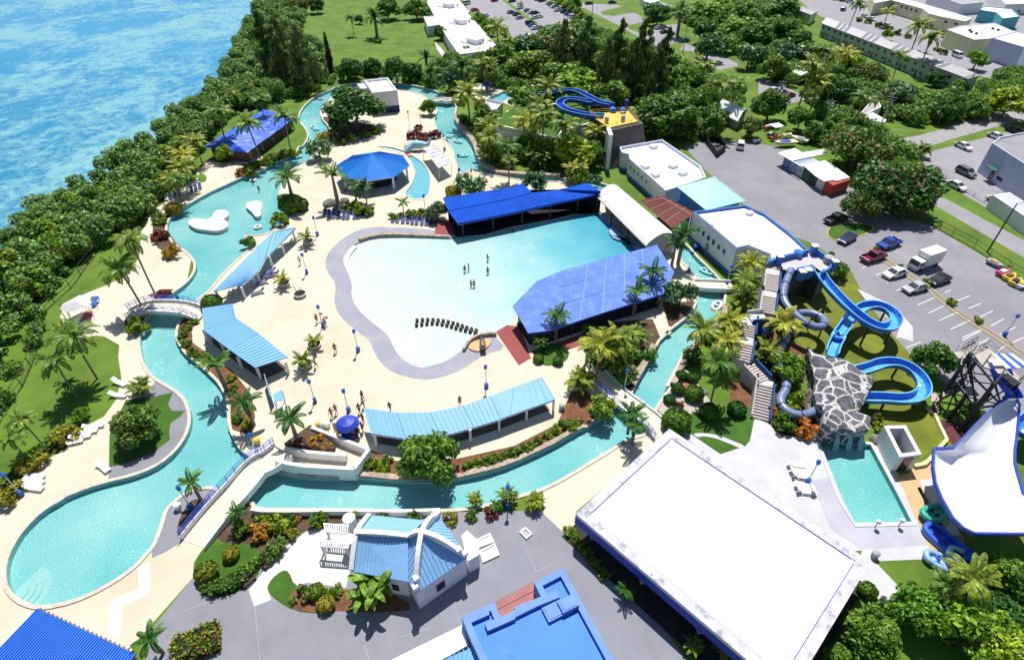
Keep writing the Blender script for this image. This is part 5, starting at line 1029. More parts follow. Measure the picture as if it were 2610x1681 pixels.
# apartment row with the striped roof
u = P('14 560,160,5.4 1975,690,5.6'); l = P('14 515,215,5.0 1850,722,5.2'); t = thing('apartment_row', 'long two-storey apartment row with a grey and white striped roof', 'building', ((u[0]+l[1])/2).xy.to_3d())
mb = MB(); mb.slab([u[0], u[1], l[1], l[0]], .25)
for k in range(84):
 if (k//9) % 2 == 1 and k % 3: continue
 f = (k+.5)/84; mb.k = 1; a, b = u[0].lerp(u[1], f), l[0].lerp(l[1], f); mb.beam(a+Vector((0, 0, .05)), b+Vector((0, 0, .05)), .62, .1); mb.k = 0
mb.obj('roof', [mat('weathered_roof', (.20, .20, .23), .85, .2, .4), mat('pale_sheet', (.52, .52, .54), .8, .1, .5)], t)
wq = orient([Vector((p.x, p.y, 0)) for p in (u[0], u[1], l[1], l[0])]); mb = MB(); mb.prism(inset(wq, .5), 0, 4.9); mw2 = mat('apartment_wall', (.42, .46, .46), .85, .12, .4, stain=((.30, .36, .36), .3, .56, .2, .5)); mb.obj('wall', mw2, t); wi = inset(wq, .5)
i = min(range(4), key=lambda k: ((wi[k]+wi[(k+1) % 4])/2-p1('14 1200,600').xy).length)
wind(t, wi, i, [(k+.35)/20 for k in range(20)], 1.9, 3.2, 4.3, mw2); wind(t, wi, i, [(k+.35)/20 for k in range(20)], 1.8, .9, 2.1, mw2); wind(t, wi, i, [(k+.78)/20 for k in range(0, 20, 2)], 1.0, .05, 2.1, m_timber, 'door')
# apartments and houses at the upper right
far_block('long two-storey cream apartment block with white flat roof, nearest the top edge', '14 960,-60 1190,-40 1890,165 1830,195 1600,150 1500,125 1440,80 1150,0 1000,30', 5.6, m_cream, wins=[('14 1300,130', (.1, .25, .4, .55, .7, .85), 1.8, 3.4, 4.6), ('14 1300,180', (.1, .25, .4, .55, .7, .85), 1.8, .9, 2.1), ('14 1700,230', (.3, .7), 1.8, 3.3, 4.5)])
t, q = far_block('pale yellow-green apartment block with a white roof carrying six fans', '14 1660,270 1800,235 2090,210 2280,290 2080,350 1910,362', 6.2, m_cream, wins=[('14 1990,400', (.2, .5, .8), 1.5, 1.0, 2.4), ('14 1990,400', (.2, .5, .8), 1.5, 3.6, 5.)])
for s in ('14 1885,290', '14 1930,305', '14 2080,260', '14 2130,272', '14 2235,322', '14 1870,275'): p = p1(s, 6.3); mb = MB(); mb.cyl((p.x, p.y, 5.9), .55, .7, 10); mb.obj('roof_fan', m_steel, t)
far_block('white three-storey apartment block with balconies on the right, beside the yellow-green one', '14 2070,345 2300,285 2700,400 2500,520 2364,430', 7.4, MATS['lilac_wall'], wins=[('14 2200,480', (.15, .4, .65, .88), 2.1, .8, 2.2), ('14 2200,480', (.15, .4, .65, .88), 2.1, 3.2, 4.6), ('14 2200,480', (.15, .4, .65, .88), 2.1, 5.5, 6.8)])
t, q = far_block('turquoise house with a white flat gable-edged roof near the top right corner', '14 1960,90 2000,55 2250,80 2330,150 2170,170 2110,115', 5.2, mat('turquoise_wall', (.10, .40, .50), .8, .08, .5), wins=[('14 2250,200', (.3, .7), 1.4, 1, 2.2)])
far_block('low dark-roofed block behind the turquoise house', '14 1500,-60 1800,-60 2000,20 1800,40', 5., m_wall, m_greym)
far_block('white block with grey roof in the far top right corner', '14 2050,-80 2500,-80 2500,30 2200,40 2150,-10', 5., m_wall, m_roofw, wins=[('14 2300,60', (.2, .5, .8), 1.5, 1, 2.3)])
far_block('cream house end with flat grey roof beside the top of the striped row', '14 300,90 350,60 480,95 420,135', 4.6, m_cream, m_greym)
far_block('pale low house roof beside the estate road at the top', 'N 900,-60 1200,-60 1190,10 1060,50 960,20', 4., m_wall, m_roofw)
t, q = far_block('small grey-roofed house almost hidden by bushes beside the estate driveway', 'M 2000,60 2120,20 2170,130 1930,250 1860,220', 3.4, m_wall, mat('grey_house_roof', (.36, .33, .32), .85, .15, .5))
u = P('M 1910,270,3.0 2040,215,3.2 2250,330,3.1 2170,415,2.9'); t = thing('carport', 'white sheet-roofed carport by the foot of a power pole', 'carport', (sum(u, Vector())/4).xy.to_3d()); mb = MB(); mb.slab(u, .1); mb.obj('roof', m_hallroof, t); posts(t, u, 2.85, .06, m_alu)
u = P('14 230,560,3.4 270,575,3.4 395,655,3.4 330,690,3.2 240,650,3.2'); t = thing('shed', 'small shed with a striped white metal roof left of the coconut palms', 'shed', (sum(u, Vector())/5).xy.to_3d()); mb = MB(); mb.slab(u, .15); mb.obj('roof', m_roofw, t); mb = MB(); mb.prism(inset(orient(u), .5), 0, 3.1); mb.obj('wall', mw2, t)
# shipping containers in the yard
b0, b1, bd = p1('M 565,965'), p1('M 1385,1485'), p1('M 1705,1375'); e = (b1-b0)/7; dv = bd-b1; dv = dv.normalized()*6.1; e = e.normalized()*2.5; b0 = b1-e*7
cols = [('blue-grey container at the far end of the container row', (.16, .24, .42)), ('lighter blue-grey container, second in the row, beside the far end one', (.24, .32, .48)), ('pale grey container under the edge of the first white sheet roof', (.40, .44, .50)), ('green container in the middle of the row', (.03, .12, .08)), ('dark green container with dark open doors', (.015, .05, .04)), ('off-white container next to the red one', (.60, .60, .52)), ('red container with white bags on its roof at the near end of the row', (.42, .055, .03))]
for k, (lab, col) in enumerate(cols):
 o = b0+e*k; t = thing('shipping_container', lab, 'container', o+(e+dv)/2, 0, 'shipping containers in the yard'); m_c = mat('container_%d' % k, col, .6, .12, .8)
 q = orient([o, o+e*.98, o+e*.98+dv, o+dv]); mb = MB(); mb.prism(q, .1, 2.7); s_ = e.normalized()
 for side, n_ in ((0, -s_), (.98, s_)):
  for j in range(16): p = o+e*side+dv*(j+.5)/16+n_*.02; mb.beam(p+Vector((0, 0, .25)), p+Vector((0, 0, 2.55)), .12, .06)
 mb.obj('body', m_c, t)
 for j in (0, 1):
  mb = MB(); f = o+e*(.26+.47*j)-dv.normalized()*.05; mb.beam(f-s_*1.05+Vector((0, 0, 1.35)), f+s_*1.05+Vector((0, 0, 1.35)), .08, 2.4) if False else mb.beam(f-s_*.56+Vector((0, 0, 1.35)), f+s_*.56+Vector((0, 0, 1.35)), .08, 2.4)
  for x in (-.25, .25): mb.beam(f+s_*x-dv.normalized()*.06+Vector((0, 0, .3)), f+s_*x-dv.normalized()*.06+Vector((0, 0, 2.5)), .05)
  mb.obj('door', m_c, t)
for lab, s in (('white sheet roof laid over the blue-grey containers', 'M 605,825 870,752 970,822 1300,770 1355,830 1010,905 830,945 985,1030 960,1030'), ('larger ragged white sheet roof over the green containers', 'M 985,1010 1320,940 1460,1020 1580,1110 1700,1200 1310,1255 1180,1180')):
 q = orient(P(s, 2.95)); t = MB(); t.slab(q, .08); o = t.obj('sheet_roof', m_hallroof); tag(o, lab, 'roof')
o = b0+e*6.5;
for k in range(5):
 p = o+dv*(.35+.12*k)+Vector((0, 0, 2.68)); mb = MB(); mb.lathe([(.1, 0), (.45, .08), (.5, .25), (.3, .42), (.05, .45)], p+e*random.uniform(-.1, .1), 10); tag(mb.obj('white_bag', mwhite), 'white bag lying on the roof of the red container', 'bag', 'bags on the red container')
# skip and yard odds and ends
q = P('13 1785,1315 1885,1285 1965,1375 1880,1440'); c = sum(q, Vector())/4; t = thing('skip', 'open black rubbish skip standing in the yard', 'skip', c); qo = orient(q); qi = inset(qo, .12); mb = MB(); mb.prism(qo, .15, 1.7, top=False)
for k in range(4): j = (k+1) % 4; mb.add([(qo[k].x, qo[k].y, 1.7), (qo[j].x, qo[j].y, 1.7), (qi[j].x, qi[j].y, 1.7), (qi[k].x, qi[k].y, 1.7), (qi[j].x, qi[j].y, .5), (qi[k].x, qi[k].y, .5)], [(0, 1, 2, 3), (3, 2, 4, 5)])
mb.add([(p.x, p.y, .6) for p in qi], [(0, 1, 2, 3)]); mb.obj('hopper', mat('skip_black', (.02, .02, .03), .6, .2, 1), t); mb = MB()
for k in range(14): mb.box((c.x+random.uniform(-1.2, 1.2), c.y+random.uniform(-.5, .5), .8+random.uniform(0, .3)), (random.uniform(.3, .8), random.uniform(.2, .6), .25), random.uniform(0, 3), random.uniform(-.4, .4))
mb.obj('rubbish', mat('rubbish', (.25, .26, .28), .8, .7, 2), t)
u = P('M 460,395,2.9 620,370,2.6 700,420,2.9 580,450,2.6'); t = thing('shade_sail', 'small sagging white shade sail at the back of the boat yard', 'shade sail', (sum(u, Vector())/4).xy.to_3d()); mb = MB(); mb.slab(u, .04); mb.obj('cloth', m_hallroof, t); posts(t, u, 2.8, .05, m_alu)
# fences
def fence(label, s, h, m, gap=2.5, mesh=False, name='fence'):
 q = P(s); t = thing(name, label, 'fence', q[0]); mb = MB(); mr = MB()
 L_ = 0
 for a, b in zip(q, q[1:]):
  k = max(1, int((b-a).length/gap))
  for i in range(k):
   mp_ = MB(); p = a.lerp(b, i/k); mp_.beam(p, p+Vector((0, 0, h)), .09); mp_.obj('post', m, t)
  for z in (.15, h*.5, h-.05): mr.beam(a+Vector((0, 0, z)), b+Vector((0, 0, z)), .06)
  if mesh:
   for i in range(int((b-a).length/.35)): p = a.lerp(b, i*.35/(b-a).length); mr.beam(p, p+Vector((0, 0, h)), .025)
 mr.obj('rail', m, t)
fence('dark steel fence between the car park and the service road', '24 1480,535 1700,650 1900,760 2030,850 2200,960 2364,1050 2600,1180', 1.9, m_steel, 2.6, True)
fence('dark post fence between the sea scrub and the west lawn', '21 880,830 800,920 740,1010 650,1130 500,1260 400,1360 31 340,200 290,340 210,520 120,650 60,760 0,860', 1.9, m_steel, 3)
fence('low pale fence with white posts along the neighbouring lot', '24 1540,50 1700,170 1900,290 2100,420 2364,560', 1.0, m_alu, 2.5)
for lab, s in (('low pale yellow kerb wall along the foot of the slide lawn', 'J 925,1140,.5 990,1230,.5 K 380,60,.5 440,200,.5 505,330,.5 430,410,.5'), ('low pale yellow kerb wall running from the ramp to the machine enclosure', 'K 365,490,.5 300,560,.5 195,580,.5')):
 t = thing('low_wall', lab, 'wall', p1(s.split(' ')[0]+' '+s.split(' ')[1].rsplit(',', 1)[0]) if False else P(s)[0].xy.to_3d()); q = P(s); mb = MB()
 for a, b in zip(q, q[1:]): mb.beam(Vector((a.x, a.y, .25)), Vector((b.x, b.y, .25)), .4, .5)
 mb.obj('wall', mat('cream_kerb', (.66, .62, .36), .8, .08, 1), t)
# power poles and wires
def pole(label, s, h, arms=True, lamp=False):
 p = p1(s); t = thing('power_pole', label, 'power pole', p); mb = MB(); mb.cyl((p.x, p.y, 0), .2, h, 8, .13); mb.obj('shaft', m_greym, t)
 if arms:
  mb = MB(); mb.box((p.x, p.y, h-.5), (2.4, .14, .16), -.5); mb.box((p.x, p.y, h-1.2), (2., .14, .16), -.5); mb.obj('crossarm', m_greym, t)
  mb = MB(); mb.cyl((p.x+.3, p.y-.2, h-2.6), .28, .9, 10); mb.obj('transformer', m_greym, t)
 if lamp: mb = MB(); mb.beam((p.x, p.y, h*.62), (p.x+1.8, p.y, h*.7), .09); mb.beam((p.x+1.7, p.y, h*.7), (p.x+2.4, p.y, h*.71), .25, .12); mb.obj('lamp_arm', m_alu, t)
 return Vector((p.x, p.y, h))
h1 = pole('power pole with a street lamp arm behind the boat yard', 'M 1270,480', 8.5, True, True); h2 = pole('taller power pole in front of the white carport', 'M 2105,545', 10.5)
mb = MB()
for k in range(3):
 a, b = h1+Vector((k*.8-.8, 0, -.4)), h2+Vector((k*.8-.8, 0, -.4)); pts = [a.lerp(b, u/10)-Vector((0, 0, .9*math.sin(PI*u/10))) for u in range(11)]; mb.tube(pts, .035, 5)
o = mb.obj('power_line', m_steel); tag(o, 'three dark power lines strung between the two power poles', 'power line')
pole('bare power pole beside the end of the apartment row', '14 1820,860', 8., False); pole('slim dark pole by the estate road behind the pines', 'N 1540,800', 9, False); pole('slim pole at the head of the estate driveway', 'N 170,260', 10, False)
pole('power pole half sunk in the bushes left of the parked cars', '14 95,980', 8); pole('tall pole among apartments by the yellow-green block', '14 1905,470', 9, False)
p = p1('24 2025,800'); t = thing('lamp_mast', 'tall dark lamp mast rising from the car park fence', 'lamp post', p); mb = MB(); mb.cyl((p.x, p.y, 0), .16, 10.4, 8, .1); mb.obj('pole', m_steel, t); mb = MB(); mb.beam((p.x, p.y, 10.3), (p.x+1.6, p.y+.3, 10.6), .1); mb.beam((p.x+1.4, p.y+.3, 10.6), (p.x+2., p.y+.4, 10.6), .3, .14); mb.obj('lamp_head', m_greym, t)
# == plants
lf_dark = mat_leaf('leaf_dark', (0.014, 0.055, 0.008), (0.085, 0.2, 0.024))
lf_mid = mat_leaf('leaf_mid', (0.02, 0.075, 0.008), (0.14, 0.29, 0.028))
lf_light = mat_leaf('leaf_light', (0.05, 0.13, 0.008), (0.22, 0.37, 0.025))
lf_frangi = mat_leaf('leaf_frangipani', (0.014, 0.065, 0.02), (0.1, 0.25, 0.1), (.65, .68, .45), .05)
lf_yfrangi = mat_leaf('leaf_frangipani_yellow', (0.022, 0.085, 0.01), (0.14, 0.31, 0.025), (.62, .60, .12), .09)
lf_flame = mat_leaf('leaf_flame', (0.018, 0.06, 0.008), (0.1, 0.21, 0.03), (.42, .085, .02), .07)
lf_pine = mat_leaf('leaf_pine', (0.016, 0.05, 0.014), (0.085, 0.155, 0.035), (.12, .09, .06), .05)
lf_palm = mat_leaf('leaf_palm', (0.025, 0.07, 0.008), (0.17, 0.28, 0.03), None, .1, .25)
lf_ypalm = mat_leaf('leaf_palm_yellow', (0.05, 0.11, 0.008), (0.32, 0.38, 0.04), (.40, .30, .05), .07, .25)
lf_royal = mat_leaf('leaf_royal', (0.012, 0.055, 0.008), (0.08, 0.2, 0.028), None, .1, .2)
lf_scrub = mat_leaf('leaf_scrub', (0.018, 0.075, 0.016), (0.14, 0.30, 0.05), (.16, .17, .06), .06)
lf_hedge = mat_leaf('leaf_hedge', (0.03, 0.095, 0.006), (0.19, 0.31, 0.018), (.30, .10, .02), .035)
lf_clip = mat_leaf('leaf_clipped', (.03, .10, .008), (.10, .22, .018))
lf_yclip = mat_leaf('leaf_clipped_yellow', (.11, .14, .010), (.32, .31, .03))
lf_orange = mat_leaf('leaf_orange', (.16, .10, .01), (.50, .26, .02))
lf_red = mat_leaf('leaf_red', (.05, .018, .010), (.20, .055, .03))
lf_mixed = mat_leaf('leaf_bougain', (.02, .07, .008), (.12, .22, .02), (.5, .05, .10), .12)
lf_purple = mat_leaf('leaf_magenta', (.10, .015, .10), (.38, .04, .34))
lf_grey = mat_leaf('leaf_grey_green', (0.025, 0.06, 0.028), (0.12, 0.2, 0.09))
m_bark = mat('bark', (.17, .13, .10), .95, .35, 2, .5); m_pbark = mat('palm_bark', (.24, .20, .16), .95, .3, 3, .4); m_crown = mat('crownshaft', (.13, .25, .08), .6, .15, 2)
def leafcloud(n_c, rad, centres, n, size, seed, flat=.35, droop=0.):
 """n leaves over clumps (centre, radius): arrays of quads"""
 g = np.random.default_rng(seed); cs = np.array(centres, float); rr = np.array(rad, float)
 pr = rr**2; pr = pr/pr.sum(); k = g.choice(len(cs), n, p=pr)
 d = g.normal(size=(n, 3)); d[:, 2] = d[:, 2]*.9+.25; d /= np.linalg.norm(d, axis=1)[:, None]
 rad_ = (g.random(n)**.35)[:, None]
 pos = cs[k]+d*rr[k][:, None]*rad_*np.array([1, 1, .85])
 nrm = d*.8+g.normal(size=(n, 3))*.6; nrm[:, 2] += flat; nrm /= np.linalg.norm(nrm, axis=1)[:, None]
 a = np.cross(nrm, g.normal(size=(n, 3))); a /= np.linalg.norm(a, axis=1)[:, None]+1e-9; b = np.cross(nrm, a)
 s = size*(.6+.8*g.random(n))[:, None]
 v = np.stack([pos-a*s, pos-b*s*.55+nrm*s*.12, pos+a*s, pos+b*s*.55+nrm*s*.12], 1).reshape(-1, 3)
 return v
def quadmesh(name, v, m, extra=None):
 me = bpy.data.meshes.new(name); n = len(v)//4
 me.vertices.add(len(v)); me.vertices.foreach_set('co', v.astype(np.float32).ravel()); me.loops.add(n*4); me.polygons.add(n)
 me.loops.foreach_set('vertex_index', np.arange(n*4, dtype=np.int32)); me.polygons.foreach_set('loop_start', np.arange(0, n*4, 4, dtype=np.int32)); me.polygons.foreach_set('loop_total', np.full(n, 4, np.int32))
 me.materials.append(m); me.update(calc_edges=True); return me
def trunk_mb(h, r, limbs, seed, lean=.3):
 g = random.Random(seed); mb = MB(); top = Vector((g.uniform(-lean, lean), g.uniform(-lean, lean), h))
 path = [Vector((0, 0, -.1)), Vector((0, 0, h*.35))+top*.15, top]; mb.tube(path, [r*1.3, r, r*.75], 8)
 for i in range(limbs):
  a = 2*PI*i/limbs+g.uniform(-.4, .4); L_ = h*g.uniform(.6, .95); e = top+Vector((math.cos(a)*L_, math.sin(a)*L_, L_*g.uniform(.5, .9))); mb.tube([top-Vector((0, 0, .1)), top.lerp(e, .5)+Vector((0, 0, .1)), e], [r*.6, r*.4, r*.15], 6)
 return mb
PROTO = {}
def plant(kind, crown_me, trunk=None, crown_r=1., hc=1., tm=None):
 PROTO.setdefault(kind, []).append((crown_me, trunk, crown_r, hc, tm))
def clumps(n, R_, H, z, seed, r0=.35, r1=.55, low=-.2):
 g = np.random.default_rng(seed); out = []; rad = []
 for i in range(n):
  t = g.random()*2*PI; u = math.sqrt(g.random()); zz = math.sqrt(max(0, 1-u*u))*(g.random()*.75+.25) if g.random() > .25 else low+g.random()*.3
  out.append((math.cos(t)*u*R_*.78, math.sin(t)*u*R_*.78, z+zz*H)); rad.append(R_*(r0+(r1-r0)*g.random()))
 return out, rad
def broad(kind, R_, H, z, n, size, m, seeds, ncl=20, th=None, tr=.22, limbs=5, r0=.28, r1=.46):
 for sdd in seeds:
  c, r = clumps(ncl, R_, H, z, sdd, r0, r1); me = quadmesh(kind+'_crown', leafcloud(ncl, r, c, n, size, sdd), m)
  tb = trunk_mb((th or z)*1., tr, limbs, sdd); tme = bpy.data.meshes.new(kind+'_trunk'); tme.from_pydata(tb.v, [], tb.f); tme.materials.append(m_bark); tme.update()
  plant(kind, me, tme, R_, z+H*.45)
broad('dark', 4., 3.4, 2.7, 4200, .34, lf_dark, (1, 2, 3)); broad('mid', 4., 3.3, 2.7, 4200, .34, lf_mid, (4, 5, 6)); broad('light', 3.2, 2.6, 2.6, 2400, .32, lf_light, (7, 8))
broad('frangi', 2.6, 1.7, 1.9, 1500, .27, lf_frangi, (9, 10, 11), 16, tr=.14); broad('yfrangi', 2.6, 1.9, 1.8, 1700, .26, lf_yfrangi, (12,), 14, tr=.14); broad('flame', 5., 3., 3.6, 4200, .34, lf_flame, (13, 14, 15), 24, limbs=6, tr=.3)
broad('scrub', 2.2, 1.5, .8, 1300, .32, lf_scrub, (16, 17), 12, tr=.1); broad('grey', 3.2, 2.6, 2.4, 2400, .3, lf_grey, (18, 19), 16)
broad('bush', 1., .75, .35, 420, .17, lf_hedge, (20, 21, 22), 8, th=.3, tr=.05, limbs=3); broad('ybush', 1., .75, .35, 420, .15, lf_yclip, (23,), 8, th=.3, tr=.05, limbs=3)
broad('obush', 1., .8, .4, 420, .15, lf_orange, (24,), 7, th=.3, tr=.05, limbs=3); broad('rbush', 1., .6, .3, 420, .14, lf_red, (25,), 8, th=.3, tr=.05, limbs=3); broad('mbush', 1., .7, .3, 450, .15, lf_mixed, (26,), 8, th=.3, tr=.05, limbs=3)
def pine(seed):
 g = np.random.default_rng(seed); c = []; r = []
 for i in range(26): u = i/25; rad = 2.6*(1-u)**.8+.3; t = g.random()*2*PI; q = g.random()**.5*rad; c.append((math.cos(t)*q, math.sin(t)*q, 1.8+u*9)); r.append(.45+.75*(1-u))
 v = leafcloud(26, r, c, 3600, .2, seed, flat=-.2); v = v.reshape(-1, 4, 3); ctr = v.mean(1, keepdims=True); d = v-ctr; d[:, :, 2] *= 2.6; d[:, :, :2] *= .75; v = (ctr+d).reshape(-1, 3)
 me = quadmesh('pine_crown', v, lf_pine); tb = MB(); tb.tube([(0, 0, 0), (.1, 0, 6), (0, 0, 11.5)], [.25, .16, .04], 7)
 for i in range(12): a = i*2.4; z = 3+i*.6; tb.tube([(0, 0, z), (math.cos(a)*1.5, math.sin(a)*1.5, z+1)], [.06, .02], 5)
 tme = bpy.data.meshes.new('pine_trunk'); tme.from_pydata(tb.v, [], tb.f); tme.materials.append(m_bark); plant('pine', me, tme, 2.6, 6)
pine(31); pine(32); pine(33)
def fronds(n, L_, droop, rise, z, seed, wid=.42, nl=20, base=(0, 0), tilt=(.0, 1.), stiff=1.):
 """palm fronds: each a bent rib with leaflets hanging from both sides; returns quads"""
 g = np.random.default_rng(seed); out = []
 for i in range(n):
  az = 2*PI*i/n*1.0+g.uniform(-.25, .25)+ (i % 2)*.3; el = rise*(tilt[0]+(tilt[1]-tilt[0])*g.random()); L = L_*g.uniform(.85, 1.1)
  d = np.array([math.cos(az), math.sin(az), 0]); sd_ = np.array([-math.sin(az), math.cos(az), 0]); p = np.array([base[0], base[1], z]); ang = el; prev = p.copy(); tw = g.uniform(-.5, .5)
  for k in range(nl):
   u = (k+1)/nl; st = L/nl; ang = el-droop*u**1.6; p = prev+st*(d*math.cos(ang)+np.array([0, 0, 1])*math.sin(ang))
   w = wid*L/2.*(math.sin(PI*min(1, .18+u*.80))**.6)*.85; upv = np.array([0, 0, 1])*math.cos(ang)-d*math.sin(ang)
   out.append([prev-upv*.03, prev+sd_*.05, p+sd_*.04, p-sd_*.04])
   for s in (-1, 1):
    tip = prev+s*sd_*w*math.cos(.5+tw*s*.3)+d*w*.45*math.cos(ang)+np.array([0, 0, 1])*(-w*(.42 if stiff > .5 else .75)+tw*s*w*.25); b2 = prev+(p-prev)*1.0
    out.append([prev-(p-prev)*.2, (prev+tip)/2-(p-prev)*.25+upv*.03, tip, (prev+tip)/2+(p-prev)*1.25])
   prev = p
 return np.array(out).reshape(-1, 3)
def palm(kind, n, L_, droop, rise, h, m, seed, r=.14, lean=.6, wid=.42, tilt=(-.25, 1.), shaft=False, tm=None):
 g = random.Random(seed); top = (g.uniform(-lean, lean), g.uniform(-lean, lean)); tb = MB(); pts = [(0, 0, -.1), (top[0]*.2, top[1]*.2, h*.4), (top[0]*.6, top[1]*.6, h*.75), (top[0], top[1], h)]
 tb.tube(chaikin(pts, 2, False), r, 8) if not shaft else tb.tube([(0, 0, -.1), (0, 0, h*.35), (top[0]*.5, top[1]*.5, h*.7), (top[0], top[1], h)], [r*1.5, r*1.55, r*1.1, r*.8], 10)
 v = fronds(n, L_, droop, rise, h, seed, wid, 20, top, tilt); me = quadmesh(kind+'_crown', v, m); tme = bpy.data.meshes.new(kind+'_trunk'); tme.from_pydata(tb.v, [], tb.f); tme.materials.append(tm or m_pbark); tme.update()
 plant(kind, me, tme, L_*.9, h)
for k in range(4): palm('coco', 26, 3.4, 1.5, 1.15, 7.5, lf_palm, 40+k)
for k in range(3): palm('ycoco', 24, 3.4, 1.35, 1.2, 5.2, lf_ypalm, 50+k, lean=.4)
for k in range(2): palm('royal', 13, 3.0, 1.35, .95, 5.4, lf_royal, 60+k, r=.2, lean=.15, wid=.5, tilt=(.0, 1.15), shaft=True)
palm('tallcoco', 22, 3.3, 1.5, 1.1, 11.5, lf_palm, 70, lean=1.6); palm('date', 34, 2.7, 1.1, 1.25, 3.6, lf_palm, 71, r=.28, lean=.1, wid=.3, tilt=(-.2, 1.1))
palm('pot', 11, 1.15, 1.3, 1.2, .75, lf_ypalm, 72, r=.09, lean=.05, wid=.5, tilt=(.1, 1.1)); palm('small', 12, 1.9, 1.35, 1.1, 2.2, lf_royal, 73, r=.1, lean=.1, wid=.5); palm('small', 12, 1.9, 1.3, 1.15, 2.5, lf_royal, 74, r=.1, lean=.1, wid=.5)
def areca(kind, m, seed, n=6, L_=2.1):
 g = random.Random(seed); vs = []; tb = MB()
 for i in range(n):
  b = (g.uniform(-.6, .6), g.uniform(-.6, .6)); h = g.uniform(1., 2.2); vs.append(fronds(9, L_, 1.5, 1.25, h, seed*10+i, .45, 16, b, (.2, 1.05))); tb.tube([(b[0]*.6, b[1]*.6, -.05), (b[0], b[1], h)], .07, 6)
 tme = bpy.data.meshes.new('stem'); tme.from_pydata(tb.v, [], tb.f); tme.materials.append(m_crown); plant(kind, quadmesh(kind+'_crown', np.concatenate(vs), m), tme, 2.4, 2.)
areca('areca', lf_ypalm, 80); areca('areca', lf_ypalm, 81); areca('gareca', lf_palm, 82)
def banana(seed):
 g = np.random.default_rng(seed); out = []; tb = MB()
 for i in range(34):
  az = g.random()*2*PI; b = np.array([g.uniform(-.9, .9), g.uniform(-.9, .9), 0]); h = g.uniform(1.2, 3.2); L = g.uniform(1.5, 2.4); w = g.uniform(.28, .42); el = g.uniform(.5, 1.35); d = np.array([math.cos(az), math.sin(az), 0]); sd_ = np.array([-math.sin(az), math.cos(az), 0])
  prev = b+np.array([0, 0, h]); tb.tube([tuple(b*.7), tuple(prev)], .07, 6); pw = .06; K_ = 9
  for k in range(K_):
   u = (k+1)/K_; ang = el-1.5*u**1.5; p = prev+L/K_*(d*math.cos(ang)+np.array([0, 0, 1])*math.sin(ang)); ww_ = w*math.sin(PI*min(1, .12+u*.86))**.6
   for s in (-1, 1): out.append([prev, prev+s*sd_*pw+np.array([0, 0, .12*pw]), p+s*sd_*ww_+np.array([0, 0, .12*ww_]), p])
   prev = p; pw = ww_
 tme = bpy.data.meshes.new('stem'); tme.from_pydata(tb.v, [], tb.f); tme.materials.append(m_crown); plant('banana', quadmesh('banana_crown', np.array(out).reshape(-1, 3), lf_light), tme, 2.9, 3.)
banana(90)
def ball(kind, m, seed, flat=.8, rr=1., h=1.3, n=900):
 """a clipped ball: a dense skin of small leaves"""
 g = np.random.default_rng(seed); d = g.normal(size=(n, 3)); d /= np.linalg.norm(d, axis=1)[:, None]; p = d*np.array([rr, rr, h*.5])*(np.abs(d).max(1)**-.25)[:, None]*(1+g.normal(size=n)*.03)[:, None]; p[:, 2] += h*.52; p = p[p[:, 2] > .03]; d = d[:len(p)]; n = len(p)
 dd = p-np.array([0, 0, h*.5]); dd /= np.linalg.norm(dd, axis=1)[:, None]; nr = dd+g.normal(size=(n, 3))*.35; nr /= np.linalg.norm(nr, axis=1)[:, None]; a = np.cross(nr, g.normal(size=(n, 3))); a /= np.linalg.norm(a, axis=1)[:, None]; b = np.cross(nr, a); s = .13
 v = np.stack([p-a*s, p-b*s, p+a*s, p+b*s], 1).reshape(-1, 3); tb = MB(); tb.lathe([(.05, 0), (rr*.85, h*.25), (rr*.9, h*.6), (rr*.5, h*.88), (.05, h*.92)], n=12)
 tme = bpy.data.meshes.new('core'); tme.from_pydata(tb.v, [], tb.f); tme.materials.append(mat('shrub_core', (.012, .03, .006), .95, .3, 2)); plant(kind, quadmesh(kind+'_crown', v, m), tme, rr, h*.8)
ball('topiary', lf_clip, 95); ball('ytopiary', lf_yclip, 96); ball('dtopiary', lf_dark, 97); ball('otopiary', lf_orange, 98)
def cypress(seed):
 c = [(0, 0, .6+i*.55) for i in range(15)]; r = [.75*(1-abs(i-5)/13) for i in range(15)]; me = quadmesh('column_crown', leafcloud(15, r, c, 1300, .22, seed), mat_leaf('leaf_column', (.02, .022, .012), (.07, .06, .035))); tb = MB(); tb.tube([(0, 0, 0), (0, 0, 8)], [.15, .04], 6); tme = bpy.data.meshes.new('column_trunk'); tme.from_pydata(tb.v, [], tb.f); tme.materials.append(m_bark); plant('cypress', me, tme, .8, 4.5)
cypress(99)
KINDN = dict(dark='broadleaf_tree', mid='broadleaf_tree', light='broadleaf_tree', frangi='frangipani_tree', yfrangi='frangipani_tree', flame='flame_tree', scrub='shrub', grey='broadleaf_tree', bush='shrub', ybush='shrub', obush='shrub', rbush='shrub', mbush='shrub', pine='pine_tree', coco='coconut_palm', ycoco='coconut_palm', royal='royal_palm', tallcoco='coconut_palm', date='date_palm', pot='potted_palm', small='small_palm', areca='areca_palm', gareca='areca_palm', banana='banana_plant', topiary='clipped_shrub', ytopiary='clipped_shrub', dtopiary='clipped_shrub', otopiary='clipped_shrub', cypress='column_tree')
CNT = {}
